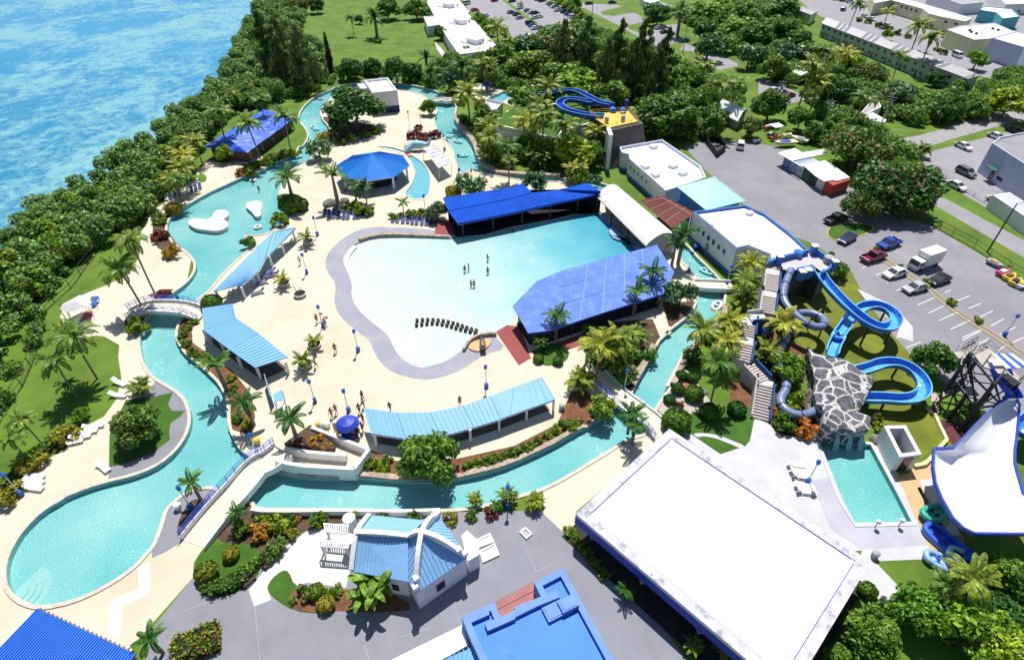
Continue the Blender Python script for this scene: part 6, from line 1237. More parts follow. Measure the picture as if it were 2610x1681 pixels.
def grow(kind, s, r, label, group=None, z0=0., hs=1., base=False, rot=None):
 """a plant whose crown sits at image point s with crown radius r (tile D pixels); base=True: s is its foot"""
 vs = PROTO[kind]; CNT[kind] = CNT.get(kind, -1)+1; me, tr, R0, hc, tm = vs[CNT[kind] % len(vs)]
 nm_ = KINDN[kind]; hs0 = hs; sc = 1.; rs = r*IMG_TILE['D'][2]
 for _ in range(4):
  if nm_ in ('broadleaf_tree', 'flame_tree'): hs = hs0*min(1, (1.25/max(sc, .1))**.6)
  p = p1(s, z0 if base else z0+hc*sc*hs); sc = rs*depth(p)/FPX/R0
 g = random.Random(label+s); nm = KINDN[kind]
 o = thing(nm, label, 'palm' if 'palm' in nm else ('tree' if 'tree' in nm else 'shrub' if 'shrub' in nm else 'plant'), (p.x, p.y, z0), rot if rot is not None else g.uniform(0, 6.28), group); o.scale = (sc, sc, sc*hs)
 if tr: c = bpy.data.objects.new('trunk' if nm not in ('shrub', 'clipped_shrub') else 'stem', tr); C.objects.link(c); c.parent = o
 c = bpy.data.objects.new('crown', me); C.objects.link(c); c.parent = o
 return o
def groves(rows, group=None, **kw):
 for k, s, r, lab in rows: grow(k, s, r, lab, group, **kw)
# -- named trees of the park and round it
groves([
('dark','B 890,470',76,'great dark round tree shading the loungers in front of the pump house'),
('frangi','A 1480,190',31,'dark frangipani leaning over the narrow neck of the lagoon'),
('mid','B 2030,470',20,'small round tree in a stone ring beside the far cream footbridge'),
('frangi','22 1960,160',40,'frangipani with white flowers between the river and the deep blue roof'),
('frangi','23 230,130',34,'frangipani poking through the notch in the deep blue roof'),
('mid','23 610,70',26,'leafy tree by the river behind the right end of the deep blue roof'),
('frangi','23 780,120',17,'small frangipani by the path at the end of the barrel vault'),
('frangi','23 1570,1160',42,'large flowering frangipani at the right end of the faded blue roof'),
('mid','32 1570,1130',72,'big round tree pressed against the long curved shelter'),
('yfrangi','33 845,690',38,'frangipani covered in yellow flowers beside the rail-lined footbridge'),
('dark','31 1230,830',56,'dark dense tree on the scalloped lawn by the west river'),
('light','34 220,310',42,'bright green tree behind the blue lamp, left of the rock mound'),
('mid','J 1060,420',48,'round tree between the lower slide lawn and the steel stair tower'),
('flame','24 890,340',45,'flame tree with orange flowers on the kerbed island of the car park'),
('mid','44 1010,1250',62,'bright green tree in the lower right, nearest the hall wall'),
('light','44 1420,1060',62,'feathery green tree beside the pale path at the lower right'),
('light','44 1900,1200',82,'broad bright green tree in the lower right corner'),
('mid','44 2280,760',58,'dark green tree at the right edge below the white ramp'),
('light','44 2200,1380',70,'bright green tree in the extreme lower right corner'),
('grey','44 1120,1010',16,'thin pale sapling beside the pale path, behind the bright green tree'),
('mid','44 680,1500',30,'green tree at the bottom edge against the hall wall'),
('dark','44 2150,1100',50,'dark shaded tree between the coconut palm and the right edge'),
('light','A 80,250',24,'small yellow-green tree at the near corner of the blue tarpaulin roof'),
('obush','A 310,570',13,'orange croton bush on the bank below the blue tarpaulin hall'),
('ybush','B 480,900',24,'yellow-green rounded bush beside the narrow river, under the great dark tree'),
('bush','A 900,1270',24,'low spreading reddish-green bush at the water behind the straight shelter'),
('bush','21 2260,690',20,'bushy green shrub standing in the lagoon behind the straight shelter'),
('light','C 1270,260',46,'tall pale green tree beside the top pool'),
('mid','C 720,560',36,'yellow-green tree beside the far river, next to the top pool wall'),
('ybush','C 320,330',13,'yellow bush at the end of the far cream footbridge'),
('obush','C 640,360',18,'golden bush behind the palm at the end of the far cream footbridge'),
('bush','C 350,560',20,'bright green bush on the small lawn beside the far river'),
('light','C 2080,1060',46,'pale green tree against the white terrace wall, near its dark stone block'),
('mid','C 1310,960',32,'green tree in front of the middle of the white terrace wall'),
('light','C 1620,1010',32,'yellow-green tree in front of the white terrace wall'),
('mid','C 2150,660',30,'green tree just inside the terrace wall near the dark stone block'),
('mid','C 2160,420',18,'little round tree inside the loop of the royal blue flume'),
('frangi','12 1770,700',34,'grey-green frangipani beyond the far end of the river'),
('bush','B 620,760',14,'shaded bush at the left foot of the great dark tree'),('bush','B 850,930',16,'shaded bush in front of the great dark tree'),('bush','B 1050,880',14,'shaded bush by the lounger side of the great dark tree'),('bush','B 1220,830',13,'shaded bush at the right foot of the great dark tree'),('bush','B 700,980',15,'shaded bush at the point of the great dark tree bed'),
('cypress','12 665,480',9,'dark slim column-shaped tree at the edge of the big lawn'),
('dark','12 950,170',11,'small dark tree between two palms on the big lawn'),
('bush','12 1120,365',10,'dark bush at the foot of the lone palm on the big lawn'),
('dark','12 560,30',20,'dark tree at the top left of the big lawn'),
('dark','12 1200,60',30,'dark tree at the top of the big lawn, beyond the lone palm'),
('flame','12 390,20',25,'orange-flowered flame tree at the top edge beside the sea trees'),
('mid','12 1470,60',30,'green tree at the upper left corner of the long white building'),
('flame','24 1210,120',92,'huge orange-flowered flame tree beside the service road'),
('flame','14 880,1300',78,'wide flame tree above the container row'),
('dark','13 2220,1150',27,'round dark tree standing at the top of the yard'),
('dark','24 1330,330',44,'dark green tree between the flame tree and the service road'),
('dark','13 1450,1000',82,'massive dark green tree beside the stone block of the garden tower'),
('mid','13 1620,930',50,'bright-topped tree behind the massive dark tree'),
('mid','G 1400,360',26,'green bush-like tree at the outer corner of the slide tower'),
('bush','G 1270,190',18,'low green shrub along the parking side of the slide tower wall'),
('bush','G 590,420',14,'bright green shrub at the start of the grey-blue tube slide'),
('bush','24 1240,920',9,'low round shrub on the yellow-kerbed strip beside the white truck'),
('bush','24 1480,1065',13,'round shrub on the kerbed strip between the dark and the silver cars'),
('bush','24 1710,1240',13,'round shrub on the kerbed strip below the parked cars'),
('bush','24 1955,1400',13,'round shrub on the kerbed strip nearest the steel stair tower'),
('bush','24 1030,755',9,'low shrub squeezed between the red and the blue pickups'),
('frangi','H 1480,640',36,'round grey-green tree at the near end of the far car park'),
('flame','H 2000,560',80,'tall tree topped with orange flowers beside the far car park'),
('mid','C 1450,1080',30,'green tree low in front of the white terrace wall, beside the dark palm clump'),('light','C 1960,940',34,'yellow-green tree before the wall corner of the white terrace'),('mid','C 2290,1090',36,'green tree before the dark stone block of the garden tower'),
('mid','H 1100,880',58,'green tree just in front of the long white building'),
('mid','H 1500,950',56,'green tree between the long white building and the pines'),
('light','H 2050,1060',58,'yellow-green tree behind the royal blue flume'),
('dark','H 1850,1150',40,'shaded green tree behind the small white hut by the flume'),
('light','13 650,720',60,'light green tree in front of the pines'),
('mid','13 930,850',46,'green tree above the yellow launch deck'),
('mid','13 330,560',50,'dark green tree left of the pines'),
('mid','13 1600,720',44,'green tree behind the massive dark tree, right of the pines'),
('mid','13 1800,870',36,'bushy green tree left of the quonset hut'),
('mid','13 1830,1150',28,'green tree in front of the quonset hut'),
('mid','13 2340,900',26,'olive green tree at the right of the quonset hut'),
('dark','N 1180,180',30,'very dark round tree beside the estate driveway'),
('frangi','N 1070,110',26,'grey-green tree behind the very dark round tree'),
('mid','N 1900,450',32,'round tree beside the estate road above the parking pad'),
('frangi','N 1950,640',38,'grey-green tree casting deep shade over the parking pad'),
('mid','N 2140,580',32,'green tree beside the estate road, next to the grey-green one'),
('frangi','14 250,470',34,'spreading grey-green tree by the estate road bend'),
('frangi','13 2200,470',36,'frangipani right of the striped shed roof lawn'),
('mid','14 90,590',34,'green tree left of the small striped shed'),
('mid','14 330,1070',32,'bushy tree in front of the boats'),
('mid','14 490,1190',27,'green tree at the back of the boat yard'),
('dark','14 690,830',44,'dark green tree by the small grey-roofed house'),
('flame','14 980,640',38,'flame tree with faint red flowers by the apartment row'),
('grey','14 1225,830',42,'big dark feathery tree beside the tall power pole'),
('dark','14 60,930',42,'dark tree at the parking pad with three cars'),
('light','14 820,560',30,'bright yellow-green tree below the middle of the apartment row'),
('light','14 2250,900',54,'pale green tree at the right edge above the gravel road'),
('mid','14 1700,950',32,'green tree at the near end of the apartment row'),
('mid','14 1780,780',20,'light tree against the end wall of the apartment row'),
('dark','14 1560,700',20,'dark tree against the front of the apartment row'),
('mid','14 1960,980',28,'reddish-green bush beside the gravel road'),
('dark','14 1640,1000',30,'dark bushy tree at the fork of the gravel road'),
('light','14 1950,520',24,'yellow-green tree in front of the white apartments'),
('light','14 1120,300',13,'small yellow-green tree on the verge of the main street'),
('mid','14 150,60',44,'green tree at the top, left of the cream house end'),
('mid','14 120,250',46,'green tree beside the estate, above the bend'),
('mid','14 320,380',34,'green tree below the left end of the apartment row'),
('dark','14 430,490',30,'dark tree among the coconut palms below the apartment row'),
('mid','13 2100,120',50,'green tree at the top edge right of the estate road'),
('light','13 1780,80',34,'bright green tree beside the bend of the estate road'),
('mid','13 2250,300',44,'green tree between the estate road and the cream house end'),
('light','13 1950,60',36,'yellow-green tree at the top edge beside the estate road'),
('light','13 2060,230',36,'bright tree beside the hedge of the estate road'),
('mid','H 2200,30',18,'row-end green shrub beside the far car park hedge'),
('light','H 760,260',20,'yellow-green tree by the right wall of the long white building'),
('light','H 920,370',20,'second yellow-green tree along the right wall of the long white building'),
('mid','H 200,470',18,'green tree in the courtyard of the long white building'),
('dark','12 870,600',30,'dark frangipani at the left end of the hedge under the big lawn'),
('dark','12 1060,590',22,'dark round frangipani in the hedge under the big lawn'),
('dark','12 1280,620',34,'wide dark frangipani in the middle of the hedge under the big lawn'),
('dark','12 1440,630',24,'dark frangipani at the right end of the hedge under the big lawn'),
])
# -- palms
groves([
('tallcoco','21 1150,640',46,'tallest coconut palm, with a long bare trunk, left of the lagoon'),
('coco','21 1110,930',50,'leaning coconut palm beside the tallest one, left of the arched footbridge'),
('coco','31 640,60',56,'coconut palm on the west lawn with a dark crown above a curved trunk'),
('coco','31 480,300',48,'coconut palm on the west lawn close to the post fence'),
('coco','31 190,800',36,'coconut palm at the left edge of the west lawn'),
('coco','31 100,1000',36,'low coconut palm at the left edge below the others'),
('coco','21 1600,130',28,'coconut palm over the row of white and blue loungers'),
('coco','L 1120,330',40,'coconut palm standing proud of the sea trees left of the blue tarpaulin'),
('coco','L 1640,480',40,'coconut palm growing over the middle of the blue tarpaulin roof'),
('coco','L 2120,370',40,'coconut palm growing over the right end of the blue tarpaulin roof'),
('ycoco','L 800,760',34,'yellowish coconut palm at the left tip of the blue tarpaulin roof'),
('ycoco','L 620,980',34,'yellowish coconut palm between the sea scrub and the sand patch'),
('ycoco','L 640,1160',36,'drooping yellowish coconut palm beside the sand patch'),
('ycoco','L 470,1350',32,'yellowish coconut palm left of the blue lounger row'),
('coco','L 1780,130',30,'dark coconut palm behind the blue tarpaulin roof'),
('royal','A 1010,650',40,'royal palm in the hedged planter at the lagoon edge'),
('royal','A 1690,610',40,'royal palm rising from the rock ring beside the octagonal pavilion'),
('small','A 2020,780',34,'small palm cluster in front of the octagonal pavilion'),
('small','A 2180,800',28,'second small palm in front of the octagonal pavilion, by its bar'),
('royal','32 310,800',46,'stout royal palm in the wedge planter by the zigzag ramp'),
('royal','31 1960,310',44,'royal palm hanging over the west river by the bent shelter'),
('royal','31 2230,660',40,'royal palm on the island bank below the bent shelter'),
('royal','31 1740,1390',34,'bushy royal palm on the bank beside the long footbridge'),
('royal','23 1310,960',38,'tall royal palm in front of the faded blue roof, nearest the river'),
('royal','23 1160,1150',36,'royal palm in front of the middle of the faded blue roof'),
('royal','23 430,1370',36,'royal palm in the round lawn bed before the faded blue roof'),
('royal','23 1590,640',40,'royal palm beside the river at the end of the barrel vault'),
('royal','23 1520,700',32,'royal palm leaning behind its neighbour at the end of the barrel vault'),
('gareca','33 280,110',26,'dark green palm clump at the left of the round lawn bed'),
('ycoco','33 830,120',56,'thick coconut palm at the left of the palm thicket by the river'),
('ycoco','33 1010,100',54,'coconut palm in the middle of the palm thicket by the river'),
('gareca','33 1150,40',40,'dark palm clump at the back of the palm thicket by the river'),
('areca','33 1000,300',44,'low palm clump at the near tip of the palm thicket by the river'),
('areca','33 650,440',46,'areca palm clump at the right end of the long curved shelter'),
('royal','33 1110,760',36,'royal palm beside the lower river, below the yellow-flowered frangipani'),
('royal','33 1150,860',36,'second royal palm beside the lower river, close to the hall corner'),
('ycoco','E 2100,420',40,'coconut palm against the end of the square-windowed block'),
('coco','E 2060,640',38,'coconut palm under the wall of the stairway, beside the blue wall end'),
('gareca','E 2000,900',40,'bushy dark palm clump above the blue curved stair wall'),
('ycoco','F 530,580',48,'yellowing coconut palm overhanging the right river'),
('ycoco','F 950,420',44,'bright coconut palm next to the upper flight of the stairway'),
('ycoco','F 900,760',46,'coconut palm crowded against the middle flight of the stairway'),
('coco','F 850,1080',52,'large coconut palm above the clipped shrubs of the hill garden'),
('ycoco','F 1760,480',46,'coconut palm between the stairway and the tube slide coil'),
('areca','F 1560,900',40,'dry brown-tinged palm clump below the tube slide'),
('gareca','F 1420,1000',28,'dark palm clump beside the stair wall under the blue lamps'),
('coco','44 1900,760',64,'wide coconut palm below the blue inflatables at the lower right'),
('coco','44 1700,850',46,'low coconut palm in front of the clipped lawn at the lower right'),
('small','43 1060,900',28,'small palm beside a hall column on the grey path'),
('gareca','43 1680,1400',30,'fan-leaved palm at the lower end of the hall, left of its partner'),
('gareca','43 1980,1430',34,'wide palm at the lower end of the hall, over the white roof edge'),
('royal','41 1370,1350',40,'royal palm between the corrugated roof and the hedge bed'),
('royal','41 2150,190',26,'small royal palm leaning over the near rail of the long footbridge'),
('banana','42 1050,850',72,'large banana-leaved clump in front of the chapel-like house'),
('gareca','42 2010,70',24,'small palm on the near bank right of the chapel-like house'),
('gareca','42 2310,30',30,'palm clump around the blue lamp on the near bank'),
('areca','43 230,80',30,'golden palm clump at the corner of the grey plaza and the river deck'),
('gareca','42 2200,130',20,'low palm beside the blue lamp on the near bank'),
('date','12 1090,150',30,'lone thick-crowned palm in the middle of the big lawn'),
('coco','12 880,160',16,'slender pale palm in the pair left of the lone lawn palm'),
('date','12 1560,520',26,'dark palm at the right end of the hedge under the big lawn'),
('date','12 1900,590',38,'dark brown-tipped date palm in front of the long white building'),
('date','12 2110,610',34,'golden date palm in front of the long white building'),
('date','12 1590,640',24,'dark palm beside the far end of the river'),
('coco','H 1080,400',34,'dense palm at the right wall of the long white building'),
('coco','H 1190,600',24,'short palm at the right corner of the long white building'),
('ycoco','C 440,200',44,'coconut palm at the end of the far cream footbridge'),
('ycoco','C 740,720',40,'golden coconut palm on the bank below the top pool'),
('ycoco','C 750,890',38,'second golden coconut palm, lower on the far river bank'),
('areca','C 780,1060',38,'golden palm clump on the far river bank, lowest of three'),
('coco','C 1050,1010',36,'slim coconut palm in front of the left end of the white terrace wall'),
('ycoco','C 1290,640',44,'coconut palm on the planted terrace, nearest the white wall'),
('coco','C 1560,560',44,'dark coconut palm cluster in the middle of the planted terrace'),
('coco','C 1540,380',34,'dark coconut palm at the back of the planted terrace'),
('ycoco','C 1650,130',44,'coconut palm behind the royal blue flumes'),
('coco','C 1880,720',40,'coconut palm at the corner of the white terrace wall'),
('ycoco','13 800,1200',36,'coconut palm over the wall beside the dark stone block'),
('areca','C 1050,1220',28,'orange-stemmed palm clump by the stone river bank'),
('gareca','C 1520,1180',36,'dark palm clump at the foot of the white terrace wall'),
('areca','C 2060,1380',34,'golden palm clump at the end of the stone river bank'),
('date','13 1560,120',34,'shaggy palm with a thick skirt beside the estate road'),
('coco','13 1780,590',30,'palm in front of the parking pad right of the pines'),
('coco','13 1950,780',46,'coconut palms clump left of the quonset hut'),
('coco','13 2070,760',34,'coconut palm close behind the quonset hut'),
('coco','14 430,580',40,'coconut palm right of the small striped shed'),
('ycoco','14 500,740',40,'yellowish coconut palm above the three parked cars'),
('coco','14 560,460',34,'dark coconut palm below the apartment row, left of centre'),
('ycoco','14 740,500',36,'yellowish coconut palm below the apartment row'),
('coco','14 890,890',36,'coconut palm in front of the small grey-roofed house'),
('coco','14 840,30',22,'tall palm at the top edge beside the apartment car park'),
('ycoco','14 1130,100',20,'yellowish palm in front of the long cream apartments'),
('ycoco','14 1430,230',32,'taller of two shaggy palms on the main street verge'),
('coco','14 1530,340',34,'nearer of two shaggy palms on the main street verge'),
('gareca','14 1450,1350',26,'low palm at the junction of the gravel road and the lot'),
('coco','14 1250,500',22,'palm against the middle of the apartment row'),
('coco','H 1390,60',10,'slim palm in the grass strip of the far car park'),
])
for lab, s, r, k in (('tallest pine with bare spiky top in the pine grove','13 1000,450',32,'pine'),('pine with dark spiky top at the right of the pine grove','13 1220,430',32,'pine'),('pine at the left of the pine grove','13 700,480',34,'pine'),('pine at the far left of the pine grove, next to the flame tree','13 480,470',34,'pine'),('pine at the front of the grove, left','13 880,640',34,'pine'),('pine at the front of the grove, right','13 1130,650',34,'pine'),('pine at the right edge of the grove, near the parked cars','13 1420,520',31,'pine'),('pine in front of the right edge of the grove','13 1340,660',31,'pine'),('grey pine-like tree among the sea trees, beside the big lawn','12 230,470',36,'pine'),('grey feathery tree at the water side of the sea trees','12 90,420',36,'pine'),('tall feathery tree closest to the big lawn','12 420,520',34,'pine')):
 grow(k, s, r, lab, 'casuarina pines')
for s in ('21 900,830', '21 1000,760'): pass
# hedges and clipped shrubs
groves([
('topiary','33 1690,560',21,'bright clipped round shrub at the top of the hill garden'),('topiary','33 1825,720',21,'bright clipped round shrub in the middle of the hill lawn'),('dtopiary','33 2080,700',20,'darker clipped round shrub at the right of the hill lawn'),('topiary','33 1530,800',32,'largest clipped shrub, beside the rail of the hall-corner footbridge'),
('dtopiary','33 1540,520',15,'dull brown-green clipped shrub beside the red mulch path'),('dtopiary','33 1460,620',13,'small dull clipped shrub nearest the right river'),('rbush','33 1545,670',13,'low reddish shrub between the clipped shrubs of the hill garden'),('dtopiary','33 1570,400',13,'dull clipped shrub at the head of the red mulch path'),('dtopiary','33 1670,420',13,'dark clipped shrub on the far side of the red mulch path'),
('ytopiary','41 1870,720',25,'straw-coloured clipped dome at the left end of the garden lawn'),('ytopiary','41 2100,560',18,'straw-coloured clipped dome on a dark shaded base in the garden lawn'),
('obush','42 40,340',28,'large orange bush in the garden above the gravel terrace'),('bush','42 200,300',30,'green bush beside the orange one above the gravel terrace'),('bush','42 340,250',17,'variegated bush near the river wall left of the pergola'),('obush','42 395,240',10,'small rusty bush by the river wall'),('bush','42 560,250',26,'dense green bush by the river wall above the white pergola'),('ybush','42 345,390',17,'yellow bush at the upper edge of the gravel terrace'),('gareca','42 210,480',26,'dark spiky plant at the left edge of the gravel terrace'),('bush','42 120,570',26,'green bush above the dark bench'),('bush','42 60,250',22,'green bush at the left of the orange bush'),
('bush','42 880,230',20,'flowering bush by the river wall beside the pergola'),('bush','42 1450,215',20,'bush behind the ridge of the chapel-like house'),('bush','42 1150,205',20,'low bush behind the pale slope of the chapel-like house roof'),('ybush','42 1770,240',20,'yellow-green bush at the right of the chapel-like house'),('bush','42 1980,210',17,'dark low bush on the near bank'),('rbush','42 2150,190',20,'brown-green low bush on the near bank'),
('mbush','42 400,930',27,'round bush with red flowers on the tongue lawn'),('topiary','42 550,900',19,'clipped green bush on the tongue lawn'),('ytopiary','42 640,1015',20,'clipped yellow bush on the tongue lawn edge'),('bush','42 740,900',18,'green bush beside the banana-leaved clump'),('bush','42 640,930',16,'dark bush in the middle of the tongue lawn bed'),
('bush','41 2200,320',26,'leafy green shrub by the near end of the long footbridge'),
('bush','31 2220,100',15,'small bush by the corner of the bent shelter'),('topiary','21 1920,1230',22,'round green bush at the right foot of the arched footbridge'),('topiary','A 1060,1000',26,'dark clipped hedge around the royal palm at the lagoon edge'),('dtopiary','A 1180,1030',20,'rounded end of the clipped hedge at the lagoon edge'),('dtopiary','A 960,960',14,'reddish end of the clipped hedge at the lagoon edge'),
('bush','22 1280,450',16,'low clipped bush at the left end of the hedge by the blue loungers'),('bush','22 1420,440',17,'round bush in the hedge by the blue loungers'),('bush','22 1540,430',20,'dark bush in the hedge by the blue loungers'),('grey','22 1660,400',26,'tall dark shrub at the corner of the deep blue roof'),('small','22 1345,340',20,'reddish young palm in the hedge by the blue loungers'),('ytopiary','22 1810,220',18,'yellow-green round bush at the corner of the deep blue roof'),
('bush','A 1980,1080',20,'green shrub in the bed behind the loungers by the pavilion'),('bush','A 2130,1120',22,'dark green shrub in the bed behind the loungers by the pavilion'),('bush','A 2230,1150',18,'dark low shrub at the right end of the pavilion bed'),
('otopiary','21 1580,380',17,'orange croton clump at the upper end of the lagoon-side bed'),('rbush','21 1450,640',22,'dark red croton clump in the middle of the lagoon-side bed'),('obush','21 1580,760',25,'rust-orange croton clump at the lower end of the lagoon-side bed'),('bush','21 1450,470',22,'dark green shrub in the lagoon-side bed'),('rbush','21 1480,1180',20,'dry brown ground shrub beside the arched footbridge'),('bush','21 1240,1450',28,'dark low bush under the left foot of the arched footbridge'),
('bush','F 1380,650',16,'green shrub inside the landing of the stairway'),('obush','32 560,1010',24,'brown-green shrub filling the wedge planter by the zigzag ramp'),('obush','32 660,1060',18,'golden-brown shrub at the tip of the wedge planter'),('rbush','32 420,1040',22,'dark shrub around the stout royal palm in the wedge planter'),
('rbush','B 1800,880',19,'red-leaved hedge clump, left part of the red ring'),('rbush','B 1950,930',20,'red-leaved hedge clump, front part of the red ring'),('rbush','B 2110,880',19,'red-leaved hedge clump, right part of the red ring'),('rbush','B 1880,790',13,'red-leaved hedge clump, back part of the red ring'),
('topiary','33 260,250',12,'round clipped lawn mound at the foot of the bed royal palm'),('topiary','33 440,270',12,'second clipped mound in the round lawn bed'),
('ybush','31 350,1180',26,'yellow-green hedge bush beside the loungers, upper'),('ybush','31 230,1260',26,'yellow-green hedge bush beside the loungers, middle'),('ybush','31 600,960',30,'olive hedge bush beside the four white loungers'),('ybush','31 100,1440',28,'yellow-green hedge bush by the blue lamp in the lower left'),('ybush','41 60,60',28,'yellow-green hedge bush at the left edge above the lagoon pool'),('light','31 720,760',20,'small leafy tree at the lower end of the west lawn'),('small','31 600,490',28,'shadowed young palm on the west lawn'),
('areca','31 1260,510',34,'feathery palm over the white loungers by the scalloped lawn'),('small','31 1300,470',20,'young palm beside the scalloped lawn'),
('bush','34 280,640',36,'yellowish shrub inside the bend of the tube slide'),('obush','34 400,880',30,'mixed yellow shrub in front of the tube slide'),('bush','34 180,830',30,'dense shrub left of the tube slide end'),('obush','34 90,720',18,'dark bronze shrub between the stairway and the tube slide'),('mbush','34 1040,820',20,'bright green shrub at the right foot of the rock mound'),('bush','34 1060,880',18,'green creeper beside the machine enclosure'),
('topiary','44 950,890',20,'long low clipped bush at the lower corner of the hall'),('bush','J 1680,1230',20,'dark shrub under the white ramp'),('bush','J 1560,1150',22,'dark shrub under the steel stair tower'),
])
def hedge(label, s, h, m, n=26, size=.15, top=None):
 q = orient(P(s)); c = sum(q, Vector())/len(q); t = thing('hedge', label, 'hedge', c); xs = [p.x for p in q]; ys = [p.y for p in q]; g = np.random.default_rng(len(label)); A = abs(sum(q[i].x*q[(i+1) % len(q)].y-q[(i+1) % len(q)].x*q[i].y for i in range(len(q))))/2
 N_ = int(A*n); pts = []
 while len(pts) < N_:
  x, y = g.uniform(min(xs), max(xs)), g.uniform(min(ys), max(ys))
  if inside(x, y, q): pts.append((x, y, h*(1+.1*math.sin(x*1.7)*math.cos(y*1.9))+g.normal()*.05))
 for i in range(len(q)):
  a, b = q[i], q[(i+1) % len(q)]
  for k in range(int((b-a).length*n*.5)): p = a.lerp(b, g.random()); pts.append((p.x+g.normal()*.06, p.y+g.normal()*.06, h*g.random()))
 v = leafcloud(len(pts), [.12]*len(pts), pts, len(pts)*2, size, len(label), .5); o = link('foliage', quadmesh('hedge', v, m), t); mb = MB(); mb.prism(inset(q, .15), 0, h*.9); mb.obj('core', MATS['shrub_core'], t); return t
hedge('long flower hedge with yellow, red and magenta patches in the lower corner', '41 1570,1450 1640,1360 2005,1200 2030,1440 1980,1480 1600,1600', 1.1, mat_leaf('leaf_flower_hedge', (.03, .09, .008), (.20, .26, .02), (.45, .12, .10), .1))
hedge('dark clipped hedge curving round the lower side of the garden lawn', '41 1850,910 1980,850 2150,760 2364,640 42 60,640 20,720 41 2250,850 2100,930 1950,965 1870,940', .9, lf_clip)
hedge('yellow-green hedge behind the white loungers at the lower left', '31 700,880 600,1010 380,1200 230,1330 60,1480 0,1530 0,1440 200,1270 380,1110 560,940', 1.1, lf_hedge)
for i in range(11):
 s = '43 %g,%g' % (540+i*33, 350+i*42-3*(i % 3)); grow('bush', s, 15, 'low green hedge bush in the strip along the long open side of the hall', 'hedge strip beside the hall')
hb = [(33,480,860,15),(33,420,900,16),(33,350,940,15),(33,260,1010,14),(33,190,1050,15),(33,130,1080,15),(33,60,1110,16),(32,2330,1110,16),(32,2260,1150,15),(32,2180,1170,17),(32,2100,1190,17),(32,2020,1220,16),(32,1950,1230,16),(32,1080,1200,17),(32,1160,1240,18),(32,1020,1240,16),(32,1200,1180,15),(33,600,830,18),(33,560,880,16)]
for a, x, y, r in hb: grow('bush', '%d %g,%g' % (a, x, y), r, 'trimmed yellow-green bush in the hedge between the long curved shelter and the river', 'hedge along the lower river')
wb = [(21,1690,1480,14),(31,1660,40,14),(31,1690,110,15),(31,1750,190,15),(31,1820,220,15),(31,1900,260,14),(31,2100,430,13),(31,2130,520,13),(31,2160,800,15),(31,2250,850,15),(21,1760,1420,13)]
for a, x, y, r in wb: grow('bush', '%d %g,%g' % (a, x, y), r, 'green hedge bush on the island bank of the west river', 'hedge along the west river')
tb_ = [(420,480),(520,420),(600,400),(700,360),(800,300),(880,290),(960,260),(1040,240),(1130,230),(460,540),(760,380)]
for x, y in tb_: grow('bush', 'A %g,%g' % (x, y+30), 15, 'dark green hedge bush between the tarpaulin hall and the lagoon', 'hedge below the tarpaulin hall')
lb = [(1750,20,15),(1830,70,15),(1920,120,15),(2000,170,15),(2080,220,15),(2160,280,15),(2250,330,15)]
for x, y in [(q[0], q[1]) for q in lb]: grow('light', 'H %g,%g' % (x+180, y-60), 12, 'small leafy tree in the hedge row beside the far car park', 'hedge row of the far car park')
for x, y in ((860,165),(950,185),(1040,215),(1130,240),(1220,290),(1310,320),(1580,440),(1640,470)): grow('bush', '14 %g,%g' % (x, y), 10, 'pale hedge bush on the verge of the main street', 'verge hedge of the main street')
# -- the scrub nobody could count: one mass along the cliff, one in the wood
def mass(name, label_z, areas, n, size, m, seed, h=(1.6, 3.4), r=(1.4, 2.6), dens=.10, avoid=()):
 g = random.Random(seed); c = []; rad = []
 for s in areas:
  q = P(s); xs = [p.x for p in q]; ys = [p.y for p in q]; A = abs(sum(q[i].x*q[(i+1) % len(q)].y-q[(i+1) % len(q)].x*q[i].y for i in range(len(q))))/2; k = 0; want = int(A*dens); tries = 0
  while k < want and tries < want*30:
   tries += 1; x, y = g.uniform(min(xs), max(xs)), g.uniform(min(ys), max(ys))
   if not inside(x, y, q): continue
   rr = g.uniform(*r); c.append((x, y, g.uniform(*h)*rr/r[1]*1.0)); rad.append(rr); k += 1
 v = leafcloud(len(c), rad, c, int(len(c)*n), size, seed, flat=.5); me = quadmesh(name, v, m); o = link(name, me); struct(o, 'stuff'); return o
mass('cliff_scrub', '', ['D -60,650 0,595 90,505 170,458 290,385 368,330 428,275 508,212 545,160 560,110 585,50 610,0 650,-120 740,-100 720,0 700,90 770,140 760,190 730,200 690,230 650,240 560,260 500,310 460,370 400,400 380,470 330,515 270,555 215,588 170,620 110,685 62,735 40,790 0,850 -60,900'], 230, .36, lf_scrub, 201, (1.2, 4.6), (.7, 2.7), .24)
mass('cliff_brush', '', ['D -60,680 0,640 120,540 200,490 320,410 400,350 470,300 540,240 600,200 680,210 640,250 540,270 480,330 440,390 370,480 300,540 180,612 110,680 50,760 -60,860'], 300, .34, lf_mid, 205, (2.4, 4.9), (.8, 1.9), .07)
mass('wood_undergrowth', '', ['D 1000,165 1140,120 1250,110 1340,60 1500,120 1600,160 1680,200 1740,230 1700,300 1620,330 1520,320 1480,270 1300,220 1200,215 1100,190', 'D 1500,20 1560,30 1640,80 1720,130 1800,180 1900,215 2000,260 2100,290 2160,300 2190,265 2110,240 2000,195 1920,145 1870,100 1850,40 1860,-60 1640,-60 1700,40', 'D 1990,215 2100,250 2230,290 2300,270 2391,240 2391,170 2330,180 2260,240 2200,235 2120,230 2040,200', 'D 1800,170 1880,230 1930,300 1990,390 2160,480 2180,430 2080,330 1960,280'], 260, .36, lf_mid, 202, (1.4, 3.2), (1.2, 2.7), .2)
